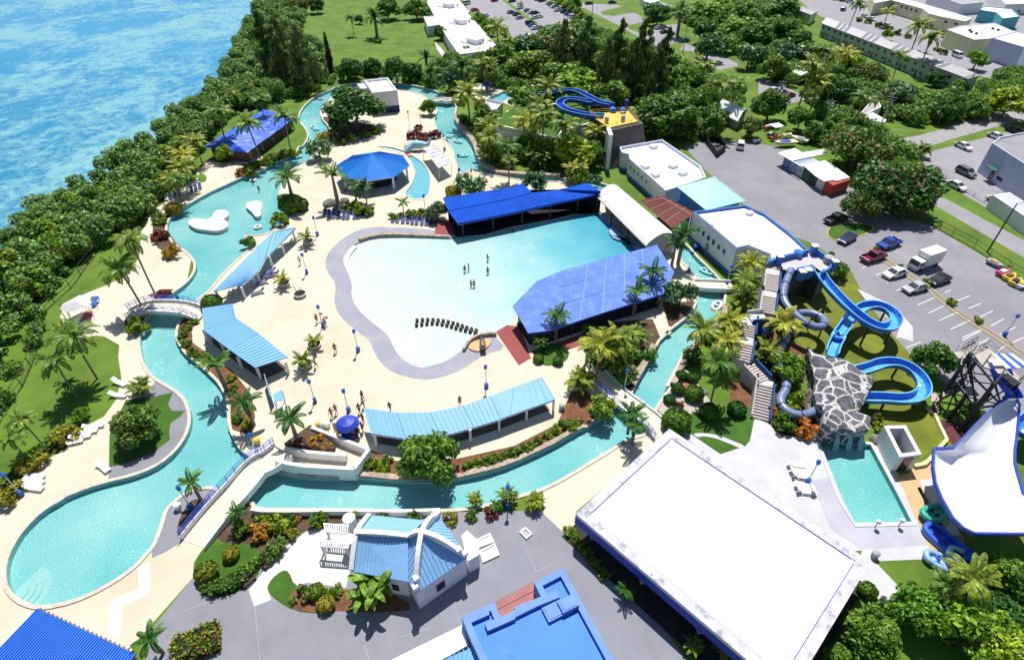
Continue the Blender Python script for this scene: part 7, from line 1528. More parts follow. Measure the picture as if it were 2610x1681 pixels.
mass('bank_undergrowth', '', ['D 205,595 160,645 120,715 90,790 60,870 20,960 -20,1000 -20,930 25,870 50,800 75,735 125,665 180,615', 'C 560,600 700,640 860,700 1000,900 1700,1000 1760,1230 1900,1330 1700,1430 1230,1370 900,1300 640,1180 560,900 480,700', '33 660,120 760,310 850,400 1090,540 1280,260 1340,60 1000,-60 700,-30', 'F 200,1080 480,800 800,560 1100,500 1080,1000 900,1120 500,1200 250,1180', 'F 1300,600 1600,560 1800,900 2050,900 2100,1200 1600,1330 1280,1060', 'H 300,1050 900,1000 1100,1080 1200,1180 900,1220 500,1250 60,1300', '12 700,620 1640,700 1700,830 1250,740 1000,690 660,800 430,900 400,800'], 200, .26, lf_mid, 203, (.6, 1.5), (.8, 1.5), .17)
mass('terrace_planting', '', ['C 1000,640 1250,740 1500,780 1700,760 1800,640 2100,600 1900,450 1600,420 1200,420'], 200, .26, lf_mid, 207, (1., 1.6), (.7, 1.2), .12).location.z = 4.9
mass('corner_undergrowth', '', ['44 560,1540 700,1200 850,1000 1060,1300 1300,1540', '44 1700,1540 1300,1240 1600,900 1750,980 2364,800 2500,1200 2364,1600'], 160, .26, lf_mid, 204, (.6, 1.3), (.8, 1.4), .13)
# == lamps, planters, loungers
m_lampblue = mat('lamp_blue', (.015, .13, .55), .4, .08, 1); m_pole = mat('pole_white', (.62, .64, .68), .5, .1, 1)
def lamp_proto():
 t = thing('lamp_post', 'x', 'lamp post', group='blue-headed lamp posts'); mb = MB(); mb.cyl((0, 0, 0), .075, 3.7, 8, .055); mb.obj('pole', m_pole, t)
 mb = MB(); mb.box((0, 0, 3.95), (.38, .38, .45), PI/4); mb.lathe([(.34, 4.17), (.05, 4.4)], n=4); mb.obj('lantern', m_lampblue, t); mb = MB(); mb.box((0, 0, .42), (.45, .45, .8), .3); mb.obj('base_box', m_lampblue, t); return t
LP = lamp_proto()
for s, lab in (('22 572,645','blue-headed lamp post north of the potted palms, by the straight shelter'),('22 475,990','blue-headed lamp post facing the middle of the straight shelter'),('22 622,1475','blue-headed lamp post with red flags at its foot, left of the pool apron'),('32 943,195','blue-headed lamp post just outside the lower left curve of the pool apron'),('32 550,660','blue-headed lamp post above the stout royal palm'),('32 857,745','blue-headed lamp post beside the round blue sunshade'),('32 2112,525','blue-headed lamp post behind the long curved shelter'),('31 205,1512','blue-headed lamp post at the lower left by the yellow hedge'),('22 1555,440','blue-headed lamp post behind the row of blue loungers near the deep blue roof'),('C 78,1090','blue-headed lamp post beside the lattice gazebo'),('C 297,1400','blue-headed lamp post at the river corner below the lattice gazebo'),('34 385,1395','blue-headed lamp post among the white loungers by the splash pool'),('E 1150,550','blue-headed lamp post on the river bank by the barrel vault'),('E 1725,750','blue-headed lamp post at the end of the short cream footbridge'),('33 1040,560','blue-headed lamp post in the palm thicket'),('F 1440,640','upper of two blue lamps beside the stairway landing'),('F 1360,900','lower of two blue lamps beside the stairway landing'),('F 1800,1300','blue-headed lamp post in front of the bright green tree by the rock mound'),('G 580,880','blue-headed lamp post at the bend of the grey-blue tube slide'),('41 1745,160','blue-headed lamp post in the bed by the long footbridge'),('42 2310,150','blue-headed lamp post on the near bank, in the palms'),('31 2358,1150','blue-headed lamp post on the small dock by the long footbridge'),('K 475,1220','blue-headed lamp post on the tan walk above the blue inflatables'),('24 2180,1560','blue-headed lamp post on the kerbed strip of the car park'),('21 1700,1385','blue-headed lamp post at the middle of the arched footbridge')):
 p = p1(s); o = dup(LP, p, random.uniform(0, 1), .5 if s[0] == 'K' else 1., lab)
for s, lab in (('B 1742,810', 'slim dark-headed lamp post left of the red hedge ring'), ('B 1908,755', 'slim dark-headed lamp post behind the red hedge ring')):
 p = p1(s); t = thing('lamp_post', lab, 'lamp post', p); mb = MB(); mb.cyl((p.x, p.y, 0), .06, 4.4, 8); mb.obj('pole', m_greym, t); mb = MB(); mb.lathe([(.1, 4.3), (.26, 4.5), (.22, 4.8), (.05, 4.9)], (p.x, p.y, 0), 8); mb.obj('lantern', m_steel, t)
m_pot = mat('planter_bowl', (.62, .62, .62), .8, .1, 1)
for s, lab, pl in (('22 490,715', 'bowl planter with a golden palm, nearest the tip of the straight shelter', 1), ('22 270,1095', 'bowl planter with a golden palm, before the middle of the straight shelter', 1), ('22 415,1195', 'bowl planter holding only two dry stalks', 0), ('32 545,150', 'bowl planter with a golden palm, upper of the two by the bent shelter', 1), ('32 460,330', 'bowl planter with the bushiest palm, beside the end of the bent shelter', 1.25)):
 p = p1(s); t = thing('bowl_planter', lab, 'planter', p, 0, 'bowl planters on the plaza'); mb = MB(); mb.lathe([(.75, 0), (1.0, .25), (1.1, .55), (1.1, .62), (.98, .62), (.95, .5)], p, 18); mb.obj('bowl', m_pot, t); mb = MB(); mb.cyl((p.x, p.y, .48), .95, .03, 16); mb.obj('soil', mat('pot_soil', (.02, .025, .015), .95, .3, 2), t)
 if pl:
  o = grow('pot', s, 23*pl, 'golden palm growing in '+lab.replace('bowl planter with ', 'the planter with '), None, .5, base=True); o['label'] = {'22 490,715': 'golden potted palm nearest the tip of the straight shelter', '22 270,1095': 'golden potted palm before the middle of the straight shelter', '32 545,150': 'golden potted palm, upper of the two by the bent shelter', '32 460,330': 'bushiest golden potted palm, at the end of the bent shelter'}[s]
 else:
  mb = MB(); mb.tube([(p.x-.4, p.y, .5), (p.x-.6, p.y, 1.5), (p.x-.8, p.y+.1, 2.1)], .06, 6); mb.tube([(p.x+.3, p.y, .5), (p.x+.35, p.y, 1.4), (p.x+.25, p.y, 2.)], .05, 6); mb.obj('dry_stalk', m_timber, t)
def lounger_proto(m, m2):
 t = thing('sun_lounger', 'x', 'sun lounger'); mb = MB()
 for k in range(7): mb.box((0, -.75+k*.2, .33), (.6, .17, .04))
 mb.obj('seat', m, t); mb = MB()
 for k in range(5): mb.box((0, .66+k*.13, .36+k*.10), (.6, .15, .04), 0, .66)
 mb.obj('backrest', m, t); mb = MB(); mb.box((-.31, -.1, .3), (.05, 1.5, .06)); mb.box((.31, -.1, .3), (.05, 1.5, .06)); mb.box((0, -.86, .3), (.62, .05, .06)); mb.obj('frame', m2, t)
 for x in (-.28, .28):
  for y in (-.75, .5): mb = MB(); mb.box((x, y, .15), (.06, .06, .3)); mb.obj('leg', m2, t)
 return t
LN = lounger_proto(mat('lounger_navy', (.03, .055, .20), .6, .15, 2), mat('lounger_frame', (.30, .33, .42), .5, .1, 2)); LW = lounger_proto(mat('lounger_white', (.78, .78, .80), .5, .05, 2), mwhite)
LB = lounger_proto(mat('lounger_beige', (.52, .46, .34), .7, .1, 2), mwhite)
def lounge(pr, s, rz, lab, grp, z=0.02): p = p1(s); dup(pr, (p.x, p.y, z), rz, 1.12, lab, grp)
for k, (x, y) in enumerate(((1590,1235),(1650,1245),(1730,1260),(1790,1265),(1880,1275),(1940,1275),(2040,1270),(2100,1265),(2170,1250))): lounge(LN, 'A %g,%g' % (x, y), .12, 'navy lounger in the curved row below the octagonal pavilion', 'navy loungers below the octagonal pavilion')
for k, (x, y) in enumerate(((1260,512),(1302,515),(1352,520),(1396,522),(1438,530),(1478,533),(1525,537),(1565,538),(1612,540),(1652,538))): lounge(LN, '22 %g,%g' % (x, y), .05, 'navy lounger in the straight row beside the red deck', 'navy loungers by the deep blue roof')
for (x, y) in ((690,1035),(762,988),(822,942),(882,892)): lounge(LW, '31 %g,%g' % (x, y), 2.25-.35, 'white lounger in the row of four beside the scalloped lawn', 'four white loungers in a row')
for (x, y) in ((345,1352),(340,1402),(335,1455)): lounge(LW, '31 %g,%g' % (x, y), 1.45, 'white lounger in the close-set three at the lower left', 'three white loungers at the lower left')
for (x, y) in ((295,1248),(318,1305),(340,1350),(365,1440),(385,1490)): lounge(LW, '34 %g,%g' % (x, y), 1.4, 'white lounger on the pale deck beside the splash pool', 'white loungers by the splash pool')
for k in range(9): lounge(LN if k in (1, 2, 3, 6, 7, 8) else LW, '21 %g,%g' % (1525+k*38, 318-k*13), .45, ('navy' if k in (1, 2, 3, 6, 7, 8) else 'white')+' lounger in the row under the coconut palm by the lagoon', ('navy' if k in (1, 2, 3, 6, 7, 8) else 'white')+' loungers in the lagoon row')
for s, rz, lab in (('31 1110,500', 1.2, 'white lounger half under the feathery palm, upper of two'), ('31 1100,610', 1.5, 'white lounger half under the feathery palm, lower of two'), ('21 1320,410', .6, 'pale lounger beside the sea scrub, left of the croton bed'), ('21 1380,380', .7, 'pale lounger beside the sea scrub, next to the croton bed'), ('31 960,1270', 1., 'white chair-like lounger on the deck by the dark drain')): lounge(LW, s, rz, lab, None)
for s, lab in (('B 1015,1000', 'blue lounger at the edge of the great dark tree shade, nearer the pavilion'), ('B 1125,950', 'blue lounger at the edge of the great dark tree shade, farther from the pavilion')): lounge(LN, s, .3, lab, None)
for k, (x, y) in enumerate(((290,730),(330,720),(355,700))): lounge(LB, '22 %g,%g' % (x, y), -.9, 'beige lounger under the tip of the straight shelter', 'beige loungers under the straight shelter')
for k, (x, y) in enumerate(((2040,1215),(2080,1195),(2120,1180),(2170,1160))): lounge(LB, '21 %g,%g' % (x, y), -.9, 'beige lounger under the lower end of the straight shelter', 'beige loungers under the lower end of the straight shelter')
for k, (x, y) in enumerate(((60,1090),(100,1030),(130,990),(160,1020),(20,1180))): lounge(LN, '22 %g,%g' % (x, y), -1.0, 'navy lounger at the open side of the straight shelter', 'navy loungers at the straight shelter')
# lagoon islands, stepping posts, rafts
for lab, s in (('larger white lobed island platform in the lagoon', '21 1710,530 1740,490 1820,490 1885,508 1940,470 1950,425 2040,402 2092,430 2082,470 2030,490 2085,525 2080,570 1980,605 1880,592 1780,580'), ('smaller white rounded island platform in the lagoon', 'A 385,1080 450,1030 540,1015 630,1030 640,1090 622,1160 630,1220 580,1260 520,1240 490,1180 410,1120')):
 q = orient(chaikin(P(s, .25), 2)); mb = MB(); mb.prism(inset(q, .1), -.9, .12, top=False); mb.prism(q, .1, .25, bot=True); o = mb.obj('island_platform', mat('island_white', (.76, .75, .72), .8, .05, .6)); tag(o, lab, 'platform')
bl = chaikin(P('22 1475,1462 1560,1448 1650,1442 1760,1462 1850,1492 1930,1512 2010,1530'), 2, False); bl2 = chaikin(P('22 1480,1420 1560,1412 1660,1418 1760,1430 1850,1455 1930,1485 2020,1512'), 2, False)
sp = MB(); sp.lathe([(.26, -.5), (.28, .1), (.30, .25), (.22, .3)], n=10); me_post = None
for row, n in ((bl, 13), (bl2, 13)):
 L_ = [0.]
 for a, b in zip(row, row[1:]): L_.append(L_[-1]+(b-a).length)
 for k in range(n):
  d = L_[-1]*k/(n-1); i = max(j for j in range(len(L_)) if L_[j] <= d+1e-6); i = min(i, len(row)-2); p = row[i].lerp(row[i+1], (d-L_[i])/max(1e-6, L_[i+1]-L_[i]))
  if me_post is None: o = sp.obj('stepping_post', mat('post_brown', (.06, .05, .045), .9, .3, 3)); me_post = o.data
  else: o = bpy.data.objects.new('stepping_post', me_post); C.objects.link(o)
  o.location = (p.x, p.y, 0); tag(o, 'short dark stepping post in the double arc crossing the shallow wave pool', 'post', 'double arc of stepping posts')
def raft(s, lab, rz, m, grp=None, double=False, sc=1., hole=True):
 p = p1(s, WZ+.2); o = thing('inflatable_raft', lab, 'raft', (p.x, p.y, WZ+.02 if grp != 'dry' else .05), rz); mb = MB(); L_ = 1.15
 ring = [Vector((.55*math.cos(a), (L_ if double else .55)*math.sin(a), .2)) for a in [2*PI*k/18 for k in range(18)]]; mb.tube(ring, .22, 8, closed=True); c = mb.obj('ring', m, None, True); c.parent = o
 mb = MB(); mb.lathe([(.05, .08), (.42, .1)], n=10); c = mb.obj('floor', m_trim if not hole else m_tube, None); c.parent = o
 if double: mb = MB(); mb.box((0, 0, .28), (.9, .25, .2)); c = mb.obj('bar', m, None); c.parent = o
 o.scale = (sc,)*3; return o
m_aqua = mat('raft_aqua', (.30, .68, .72), .35, .08, 1)
for s, lab, rz, m, d in (('C 150,875', 'aqua ring raft drifting highest of three in the far river', .3, m_aqua, 0), ('C 280,955', 'aqua double raft in the far river, middle of three', .9, m_aqua, 1), ('C 352,1165', 'aqua double raft in the far river, lowest of three', 1.5, m_aqua, 1), ('E 1430,545', 'pale aqua double raft on the river by the square-windowed block', .8, m_aqua, 1), ('E 1580,1060', 'white double raft on the river below the short cream footbridge', -.6, mwhite, 1), ('B 290,790', 'aqua raft in the narrow river left of the great dark tree', .4, m_aqua, 1), ('B 330,830', 'second aqua raft in the narrow river, bumping the first', 1.2, m_aqua, 0), ('B 400,370', 'lilac raft far up the narrow river', 1., MATS['lilac_wall'], 0), ('A 505,705', 'white ring raft with a swimmer in the upper lagoon', .3, mwhite, 0), ('A 575,1415', 'white ring raft below the small lagoon island', .5, mwhite, 0), ('31 2200,1010', 'royal blue ring raft moored at the small dock', .2, m_trim, 0)): raft(s, lab, rz, m, None, bool(d), 1.15)
# big inflatables on the boardwalk
def inflatable(s, lab, m, m2, w, L_, rz, seats, z=.1):
 p = p1(s, .4); t = thing('inflatable_boat', lab, 'inflatable', (p.x, p.y, z), rz); pts = []
 for k in range(24):
  a = 2*PI*k/24; x = w/2*math.copysign(abs(math.cos(a))**.6, math.cos(a)); y = L_/2*math.copysign(abs(math.sin(a))**.75, math.sin(a)); pts.append(Vector((x, y, .35+.15*(y/L_*2)**2)))
 mb = MB(); mb.tube(pts, .32, 10, closed=True); mb.obj('tube', m, None, True).parent = t; mb = MB(); mb.prism([(q.x*.9, q.y*.9) for q in pts], .12, .3); mb.obj('floor', m, None).parent = t
 for k in range(seats):
  for x in (-.25*w, .25*w): mb = MB(); mb.lathe([(.24, .3), (.28, .5), (.14, .52), (.12, .34)], (x, (k-(seats-1)/2)*L_*.8/seats, 0), 12); mb.obj('seat', m2, None).parent = t
 mb = MB(); mb.tube([Vector((q.x*1.16, q.y*1.08, q.z-.2)) for q in pts], .12, 8, closed=True); mb.obj('rubbing_strake', m_aqua if m2 is not m_steel else m2, None).parent = t
inflatable('K 370,1055', 'teal two-seat inflatable stranded across the dark channel', mat('raft_teal', (.03, .35, .27), .4, .08, 1), m_steel, 1.6, 2.9, -1.2, 1, .35)
inflatable('K 500,1320', 'blue multi-seat inflatable leaning by the steps on the tan walk', m_blue, m_trim, 2.0, 4.6, .5, 3)
inflatable('44 1650,665', 'blue and white striped inflatable behind the wide coconut palm', mat('raft_blue_white', (.25, .42, .78), .4, .5, 1.5), m_blue, 1.6, 3.8, 1.0, 2); inflatable('44 1830,640', 'aqua and white inflatable beside the striped one', mat('raft_pale', (.35, .66, .74), .4, .2, 1.5), mwhite, 2., 3.2, .9, 1); inflatable('44 1930,660', 'dark blue inflatable at the end of the inflatables', m_trim, mwhite, 1.2, 2.6, .1, 1)
for k in range(5):
 a, b = P('K 545,%g 660,%g' % (1265+k*28, 1265+k*28), .3); mb = MB(); mb.beam(a, b, .35, .12);
 if k == 0: TS = thing('wooden_steps', 'short timber steps from the tan walk down to the ramp pit', 'steps', a)
 mb.obj('tread', m_timber, TS)
# == vehicles
def car_proto(name, label, kind):
 t = thing(name, label, 'car' if kind != 'pickup' else 'pickup truck')
 if kind == 'sedan': prof = [(-2.25, .30), (2.25, .30), (2.28, .62), (2.15, .78), (1.05, .93), (-1.45, .95), (-2.2, .88), (-2.28, .6)]; cab = [(1.15, .92), (.35, 1.40), (-.95, 1.42), (-1.75, .93)]; w = 1.74
 elif kind == 'suv': prof = [(-2.25, .35), (2.25, .35), (2.28, .75), (2.1, .98), (1.15, 1.08), (-2.2, 1.10), (-2.28, .7)]; cab = [(1.2, 1.07), (.55, 1.70), (-1.85, 1.72), (-2.2, 1.08)]; w = 1.86
 elif kind == 'van': prof = [(-2.4, .35), (2.3, .35), (2.35, .8), (2.0, 1.15), (-2.38, 1.15)]; cab = [(2.0, 1.14), (1.2, 1.98), (-2.3, 2.0), (-2.36, 1.14)]; w = 1.9
 else: prof = [(-2.65, .45), (2.5, .45), (2.55, .8), (2.4, 1.0), (1.3, 1.1), (-.55, 1.1), (-.55, .72), (-2.5, .72), (-2.5, 1.05), (-2.65, 1.05)]; cab = [(1.35, 1.08), (.7, 1.72), (-.45, 1.74), (-.55, 1.08)]; w = 1.88
 def ext(mb, pr, w0, w1, zlo, zhi):
  n = len(pr); f = lambda z: (w0+(w1-w0)*max(0, min(1, (z-zlo)/(zhi-zlo))))/2
  vs = [(x, -f(z), z) for x, z in pr]+[(x, f(z), z) for x, z in pr]; mb.add(vs, [tuple(range(n)), tuple(range(2*n-1, n-1, -1))]+[(i+n, (i+1) % n+n, (i+1) % n, i) for i in range(n)])
 mb = MB(); ext(mb, prof, w, w*.93, .6, 1.0)
 if kind == 'pickup':
  for s in (-1, 1): mb.box((-1.55, s*w*.46, .9), (2.05, .1, .42))
  mb.box((-1.5, 0, .74), (1.9, w*.86, .04))
 o = mb.obj('body', MATS['car_white'], None); o.parent = t
 mod = o.modifiers.new('b', 'BEVEL'); mod.width = .07; mod.segments = 2; mod.limit_method = 'ANGLE'
 mb = MB(); zt = cab[1][1]; ext(mb, cab, w*.93, w*.76, cab[0][1], zt); mb.obj('window', m_glass, None).parent = t
 mb = MB(); r0, r1 = cab[1], cab[2]; ext(mb, [(r0[0]+.06, r0[1]-.03), (r0[0]-.04, r0[1]+.05), (r1[0]+.05, r1[1]+.05), (r1[0]-.08, r1[1]-.03)], w*.79, w*.74, zt, zt+.05)
 for s in (-1, 1):
  for x0, x1 in ((cab[0], cab[1]), (cab[3], cab[2]), ((.5*(cab[1][0]+cab[2][0]), cab[0][1]), (.5*(cab[1][0]+cab[2][0]), zt))): mb.beam((x0[0], s*w*.465, x0[1]), (x1[0], s*w*.385, x1[1]), .08, .08)
 mb.obj('roof', MATS['car_white'], None).parent = t
 for x in (-1.38, 1.42):
  for s in (-1, 1):
   mb = MB(); R_ = .33 if kind != 'pickup' else .4; n = 14; vs = [(x+R_*math.cos(2*PI*k/n), s*(w/2-.18), R_+R_*math.sin(2*PI*k/n)) for k in range(n)]+[(x+R_*math.cos(2*PI*k/n), s*(w/2+.02), R_+R_*math.sin(2*PI*k/n)) for k in range(n)]
   mb.add(vs, [tuple(range(n)), tuple(range(2*n-1, n-1, -1))]+[(k, (k+1) % n, (k+1) % n+n, k+n) for k in range(n)]); wh = mb.obj('wheel', mat('tyre', (.018, .018, .02), .9, .2, 3), None); wh.parent = t
 for s in (-1, 1): mb = MB(); mb.box((2.24, s*w*.36, prof[2][1]+.02), (.12, .34, .16)); mb.obj('headlight', mat('headlight', (.75, .78, .8), .15, .05, 1), None).parent = t
 return t
PAINT = {}
for n_, c_ in dict(white=(.78, .78, .78), silver=(.42, .43, .45), black=(.012, .012, .016), blue=(.02, .06, .36), red=(.42, .02, .03), maroon=(.16, .012, .05), green=(.01, .06, .05), grey=(.14, .15, .17), navy=(.012, .02, .10), tan=(.35, .30, .22), teal=(.02, .22, .30)).items(): PAINT[n_] = mat('car_'+n_, c_, .25, .04, .5, spec_=.6, metal=.0)
CP = {k: car_proto({'sedan': 'parked_car', 'suv': 'parked_suv', 'pickup': 'pickup_truck', 'van': 'parked_van'}[k], 'x', k) for k in ('sedan', 'suv', 'pickup', 'van')}
def car(kind, col, s, lab, grp, flip=False):
 q = P(s); a, b = q[0], q[1]; d = (b-a); c = (a+b)/2; rz = math.atan2(d.y, d.x)+(PI if flip else 0); z = .03
 dup(CP[kind], (c.x, c.y, z), rz, 1.06, lab, grp, {'body': PAINT[col], 'roof': PAINT[col]})
G1 = 'cars in the park car park'
for k, c_, s, lab in (('pickup','black','24 555,545 715,490','black pickup backed up beside the kerbed tree island'),('sedan','navy','24 790,665 690,725','dark car with a bright bonnet in the shade of the flame tree'),('pickup','blue','24 1200,715 1035,775','blue pickup parked nose to nose with the maroon one'),('pickup','maroon','24 885,895 1070,835','maroon pickup with a dark bed'),('sedan','white','24 1265,985 1080,1040','white saloon car beside the kerbed strip'),('sedan','silver','24 1450,1120 1268,1170','silver saloon car nearest the slide lawn'),('sedan','black','24 1640,1045 1510,1095','black saloon car behind the round shrub, next to the white truck')): car(k, c_, s, lab, G1)
G2 = 'cars in the neighbouring lot'
for k, c_, s, lab in (('suv','grey','24 1755,60 1890,125','dark grey van-like car beside the lilac warehouse'),('sedan','white','24 1660,175 1815,250','white saloon car along the pale fence, farther one'),('sedan','white','24 2030,315 2190,400','white saloon car parked against the lean-to'),('sedan','red','24 2160,430 2315,520','red car along the pale fence, nearest the lamp mast'),('sedan','white','14 2035,1240 2170,1290','white car at the back of the neighbouring lot beside the black pickup'),('sedan','white','14 1735,1325 1870,1385','white car standing alone in the neighbouring lot'),('pickup','black','14 2330,1240 2200,1185','black pickup at the back of the neighbouring lot')): car(k, c_, s, lab, G2)
for k, c_, s, lab in (('sedan','white','14 40,850 110,830','white car on the pad, leftmost of three'),('sedan','blue','14 110,870 180,845','blue car on the pad, between the white and the dark red'),('sedan','maroon','14 170,895 260,875','dark red car on the pad'),('sedan','maroon','14 1960,770 2030,760','dark red car half hidden by the end of the apartment row'),('suv','white','14 1990,800 2070,790','white car at the end of the apartment row'),('suv','green','14 2075,670 2210,710','dark green car on the main street'),('sedan','silver','14 1340,250 1400,220','silver car alone in the apartment car park'),('sedan','silver','14 890,155 930,170','silver car at the left of the verge row'),('sedan','white','14 950,180 1000,195','white car in the verge row'),('sedan','white','14 1080,235 1150,255','white car at the right end of the verge row'),('sedan','white','14 860,75 920,65','white car beside the tall palm in the apartment car park'),('sedan','black','14 700,10 760,20','black car at the top edge of the main street'),('sedan','black','14 1005,120 1040,100','black car in front of the long cream apartments'),('suv','blue','14 690,110 730,90','small blue and white car on the main street'),('sedan','red','14 1590,335 1640,350','red car beside the pale yellow-green apartments'),('van','white','14 1680,495 1820,555','white van with a blue cover by the yellow-green apartments'),('sedan','silver','14 1990,590 2050,570','silver car under the white apartments'),('suv','white','13 2095,1385 2100,1310','white car at the top of the yard near the skip'),('sedan','silver','N 1120,450 1240,430','silver car on the estate driveway, behind the black one'),('sedan','black','N 1190,515 1340,490','black car on the estate driveway'),('sedan','teal','N 1500,640 1620,625','teal car on the small pad behind the pines'),('sedan','navy','N 390,60 560,50','dark car in deep shade at the top of the estate'),('sedan','black','13 680,45 760,40','black car in deep shade at the top, left of its neighbour')): car(k, c_, s, lab, None)
G3 = 'cars in the far car park'
for k, c_, x, y, lab in (('van','white',590,70,'white van beside the long white building'),('suv','red',1010,25,'red car at the top of the far car park'),('sedan','red',710,170,'dark red car by the shrubs of the long white building'),('sedan','white',865,255,'white car behind the yellow-green shrub of the long white building'),('sedan','black',1275,35,'black car at the top of the grass median'),
('sedan','grey',1260,205,'grey car leading the front cluster by the median'),('sedan','navy',1340,235,'dark car in the front cluster, behind the silver one'),('sedan','silver',1390,285,'silver car nearest the viewer in the front cluster'),('sedan','white',1390,135,'white car beside the slim palm of the median'),('sedan','blue',1510,180,'blue car across the median from the slim palm'),('sedan','white',1560,210,'white car across the median, next to the blue one'),('suv','black',1625,225,'black car at the middle of the median'),('sedan','white',1620,285,'white car at the median, just below the black one'),('sedan','white',1680,270,'second white car at the median, below the black one'),('suv','black',1540,370,'black car heading the near trio'),('sedan','blue',1580,405,'blue car in the near trio'),('sedan','white',1620,445,'white car in the near trio'),('sedan','silver',1690,435,'silver car at the end of the near trio')): car(k, c_, 'H %g,%g %g,%g' % (x-60, y+12, x+60, y-10), lab, G3)
for i, (c_, x, y) in enumerate((('navy',1665,8),('navy',1720,28),('white',1830,62),('black',1870,92),('white',1905,118),('blue',1960,140),('white',1960,172),('white',2040,158),('black',2060,195),('blue',2115,225),('navy',2160,245),('white',2195,275),('red',2270,295))):
 lab = {'navy': 'dark car in the long row beside the hedge trees', 'white': 'white car in the long row beside the hedge trees', 'black': 'black car in the long row beside the hedge trees', 'blue': 'blue car in the long row beside the hedge trees', 'red': 'red and white car ending the long row beside the hedge trees'}[c_]; car('suv' if i in (7, 11) else 'sedan', c_, 'H %g,%g %g,%g' % (x-62, y+10, x+62, y-8), lab, {'red': G3}.get(c_, c_+' cars in the long far row'))
# box truck
q = P('24 1565,885 1295,975'); d = (q[1]-q[0]); rz = math.atan2(d.y, d.x); c = (q[0]+q[1])/2; t = thing('box_truck', 'white box truck with a blunt cab parked across the kerbed strip', 'truck', (c.x, c.y, 0), rz)
def loc(mb, name, m): o = mb.obj(name, m, None); o.parent = t; return o
mb = MB(); mb.box((-1., 0, 2.15), (4.6, 2.2, 2.5)); mb.box((-1., 0, .75), (4.8, 1.9, .3)); loc(mb, 'cargo_box', mwhite)
mb = MB(); mb.add([(x, y, z) for y in (-1, 1) for x, z in ((1.45, .5), (3.1, .5), (3.15, 1.2), (2.85, 2.2), (1.45, 2.25))], [(4, 3, 2, 1, 0), (5, 6, 7, 8, 9)]+[(i, (i+1) % 5, (i+1) % 5+5, i+5) for i in range(5)]); loc(mb, 'cab', mwhite)
mb = MB(); mb.add([(3.17, -.9, 1.25), (3.17, .9, 1.25), (2.9, .9, 2.1), (2.9, -.9, 2.1)], [(0, 1, 2, 3)]); mb.box((2.3, 0, 1.6), (1., 2.04, .6)); loc(mb, 'window', m_glass)
mb = MB(); mb.add([(3.6, -.9, .3)], []); mb.box((3.2, 0, .55), (.2, 2., .25)); loc(mb, 'bumper', m_greym)
for x in (-2.3, 2.2):
 for s in (-1, 1): mb = MB(); mb.tube([(x, s*.75, .42), (x, s*1.05, .42)], .42, 12); loc(mb, 'wheel', MATS['tyre'])
# boats and jet skis
def boat(s, lab, m, m2, L_, w, rz=None, cover=None, name='boat', z=.35):
 q = P(s); a, b = q[0], q[1]; d = b-a; c = (a+b)/2; t = thing(name, lab, 'boat', (c.x, c.y, z), math.atan2(d.y, d.x)); n = 9; mb = MB(); lv = []
 for zz, f in ((0, .35), (.35, .8), (.75, 1.)):
  lv.append([Vector((x*L_/2*(1 if zz > .5 else .92), s_*w/2*f*(1-max(0, x)**2.2)*(.85+.15*min(1, 1-x)), zz+.12*max(0, x)**2)) for s_, rng_ in ((1, np.linspace(-1, 1, n)), (-1, np.linspace(1, -1, n))) for x in rng_])
 m_ = len(lv[0])
 for k in range(2): mb.add(lv[k]+lv[k+1], [(i, (i+1) % m_, (i+1) % m_+m_, i+m_) for i in range(m_)])
 mb.add(lv[0], [tuple(range(m_-1, -1, -1))]); mb.add([v*.9+Vector((0, 0, .02)) for v in lv[2]], [tuple(range(m_))]); mb.add(lv[2]+[v*.9+Vector((0, 0, .02)) for v in lv[2]], [(i, (i+1) % m_, (i+1) % m_+m_, i+m_) for i in range(m_)]); o = mb.obj('hull', m, None); o.parent = t
 mb = MB(); mb.lathe([(w*.36, .7), (w*.30, .95), (w*.1, 1.12), (.02, 1.15)], (0, 0, 0), 12) if cover else mb.box((-.1*L_, 0, .82), (.4*L_, w*.5, .3)); o = mb.obj('cover' if cover else 'seat', cover or m2, None); o.parent = t
 if cover: o.scale = (L_/w*.75, 1, 1)
 return t
m_yel = mat('boat_yellow', (.62, .45, .04), .4, .08, 1); m_pink = mat('boat_pink', (.50, .05, .16), .4, .08, 1)
boat('M 880,720 510,740', 'white and yellow boat under a blue cover in the boat yard', mat('hull_cream', (.66, .60, .42), .5, .1, 1), m_yel, 6.5, 2.2, cover=m_blue, z=.7); boat('M 1030,700 800,640', 'plain white boat beside the blue-covered one', mwhite, m_greym, 5., 2., z=.6)
boat('M 470,650 650,620', 'red small boat in the yard', mat('hull_red', (.40, .04, .05), .5, .1, 1), m_steel, 3.6, 1.4); boat('M 690,610 790,590', 'small white boat with yellow trim in the yard', mwhite, m_yel, 3., 1.3); boat('M 400,490 470,470', 'pink and white jet ski near the shade sail', m_pink, mwhite, 2.6, 1.1, name='jet_ski'); boat('M 430,610 560,570', 'dark and white jet ski in the yard shade', m_steel, mwhite, 2.8, 1.1, name='jet_ski'); boat('M 240,690 330,670', 'pale jet ski at the left of the boat yard', MATS['lilac_wall'], m_steel, 2.6, 1.1, name='jet_ski')
for s, lab, m, m2 in (('24 2045,900 2130,945','grey pedal boat at the far end of the row by the fence',m_greym,m_tan),('24 2115,1020 2210,985','pink and white pedal boat in the row by the fence',m_pink,mwhite),('24 2175,1060 2265,1020','yellow pedal boat next to the pink one',m_yel,m_redroof),('24 2230,1105 2320,1065','yellow pedal boat next to the white one',m_yel,m_steel),('24 2290,1130 2380,1090','white pedal boat at the near end of the row by the fence',mwhite,m_yel)): boat(s, lab, m, m2, 3., 1.5, name='pedal_boat', z=.1)
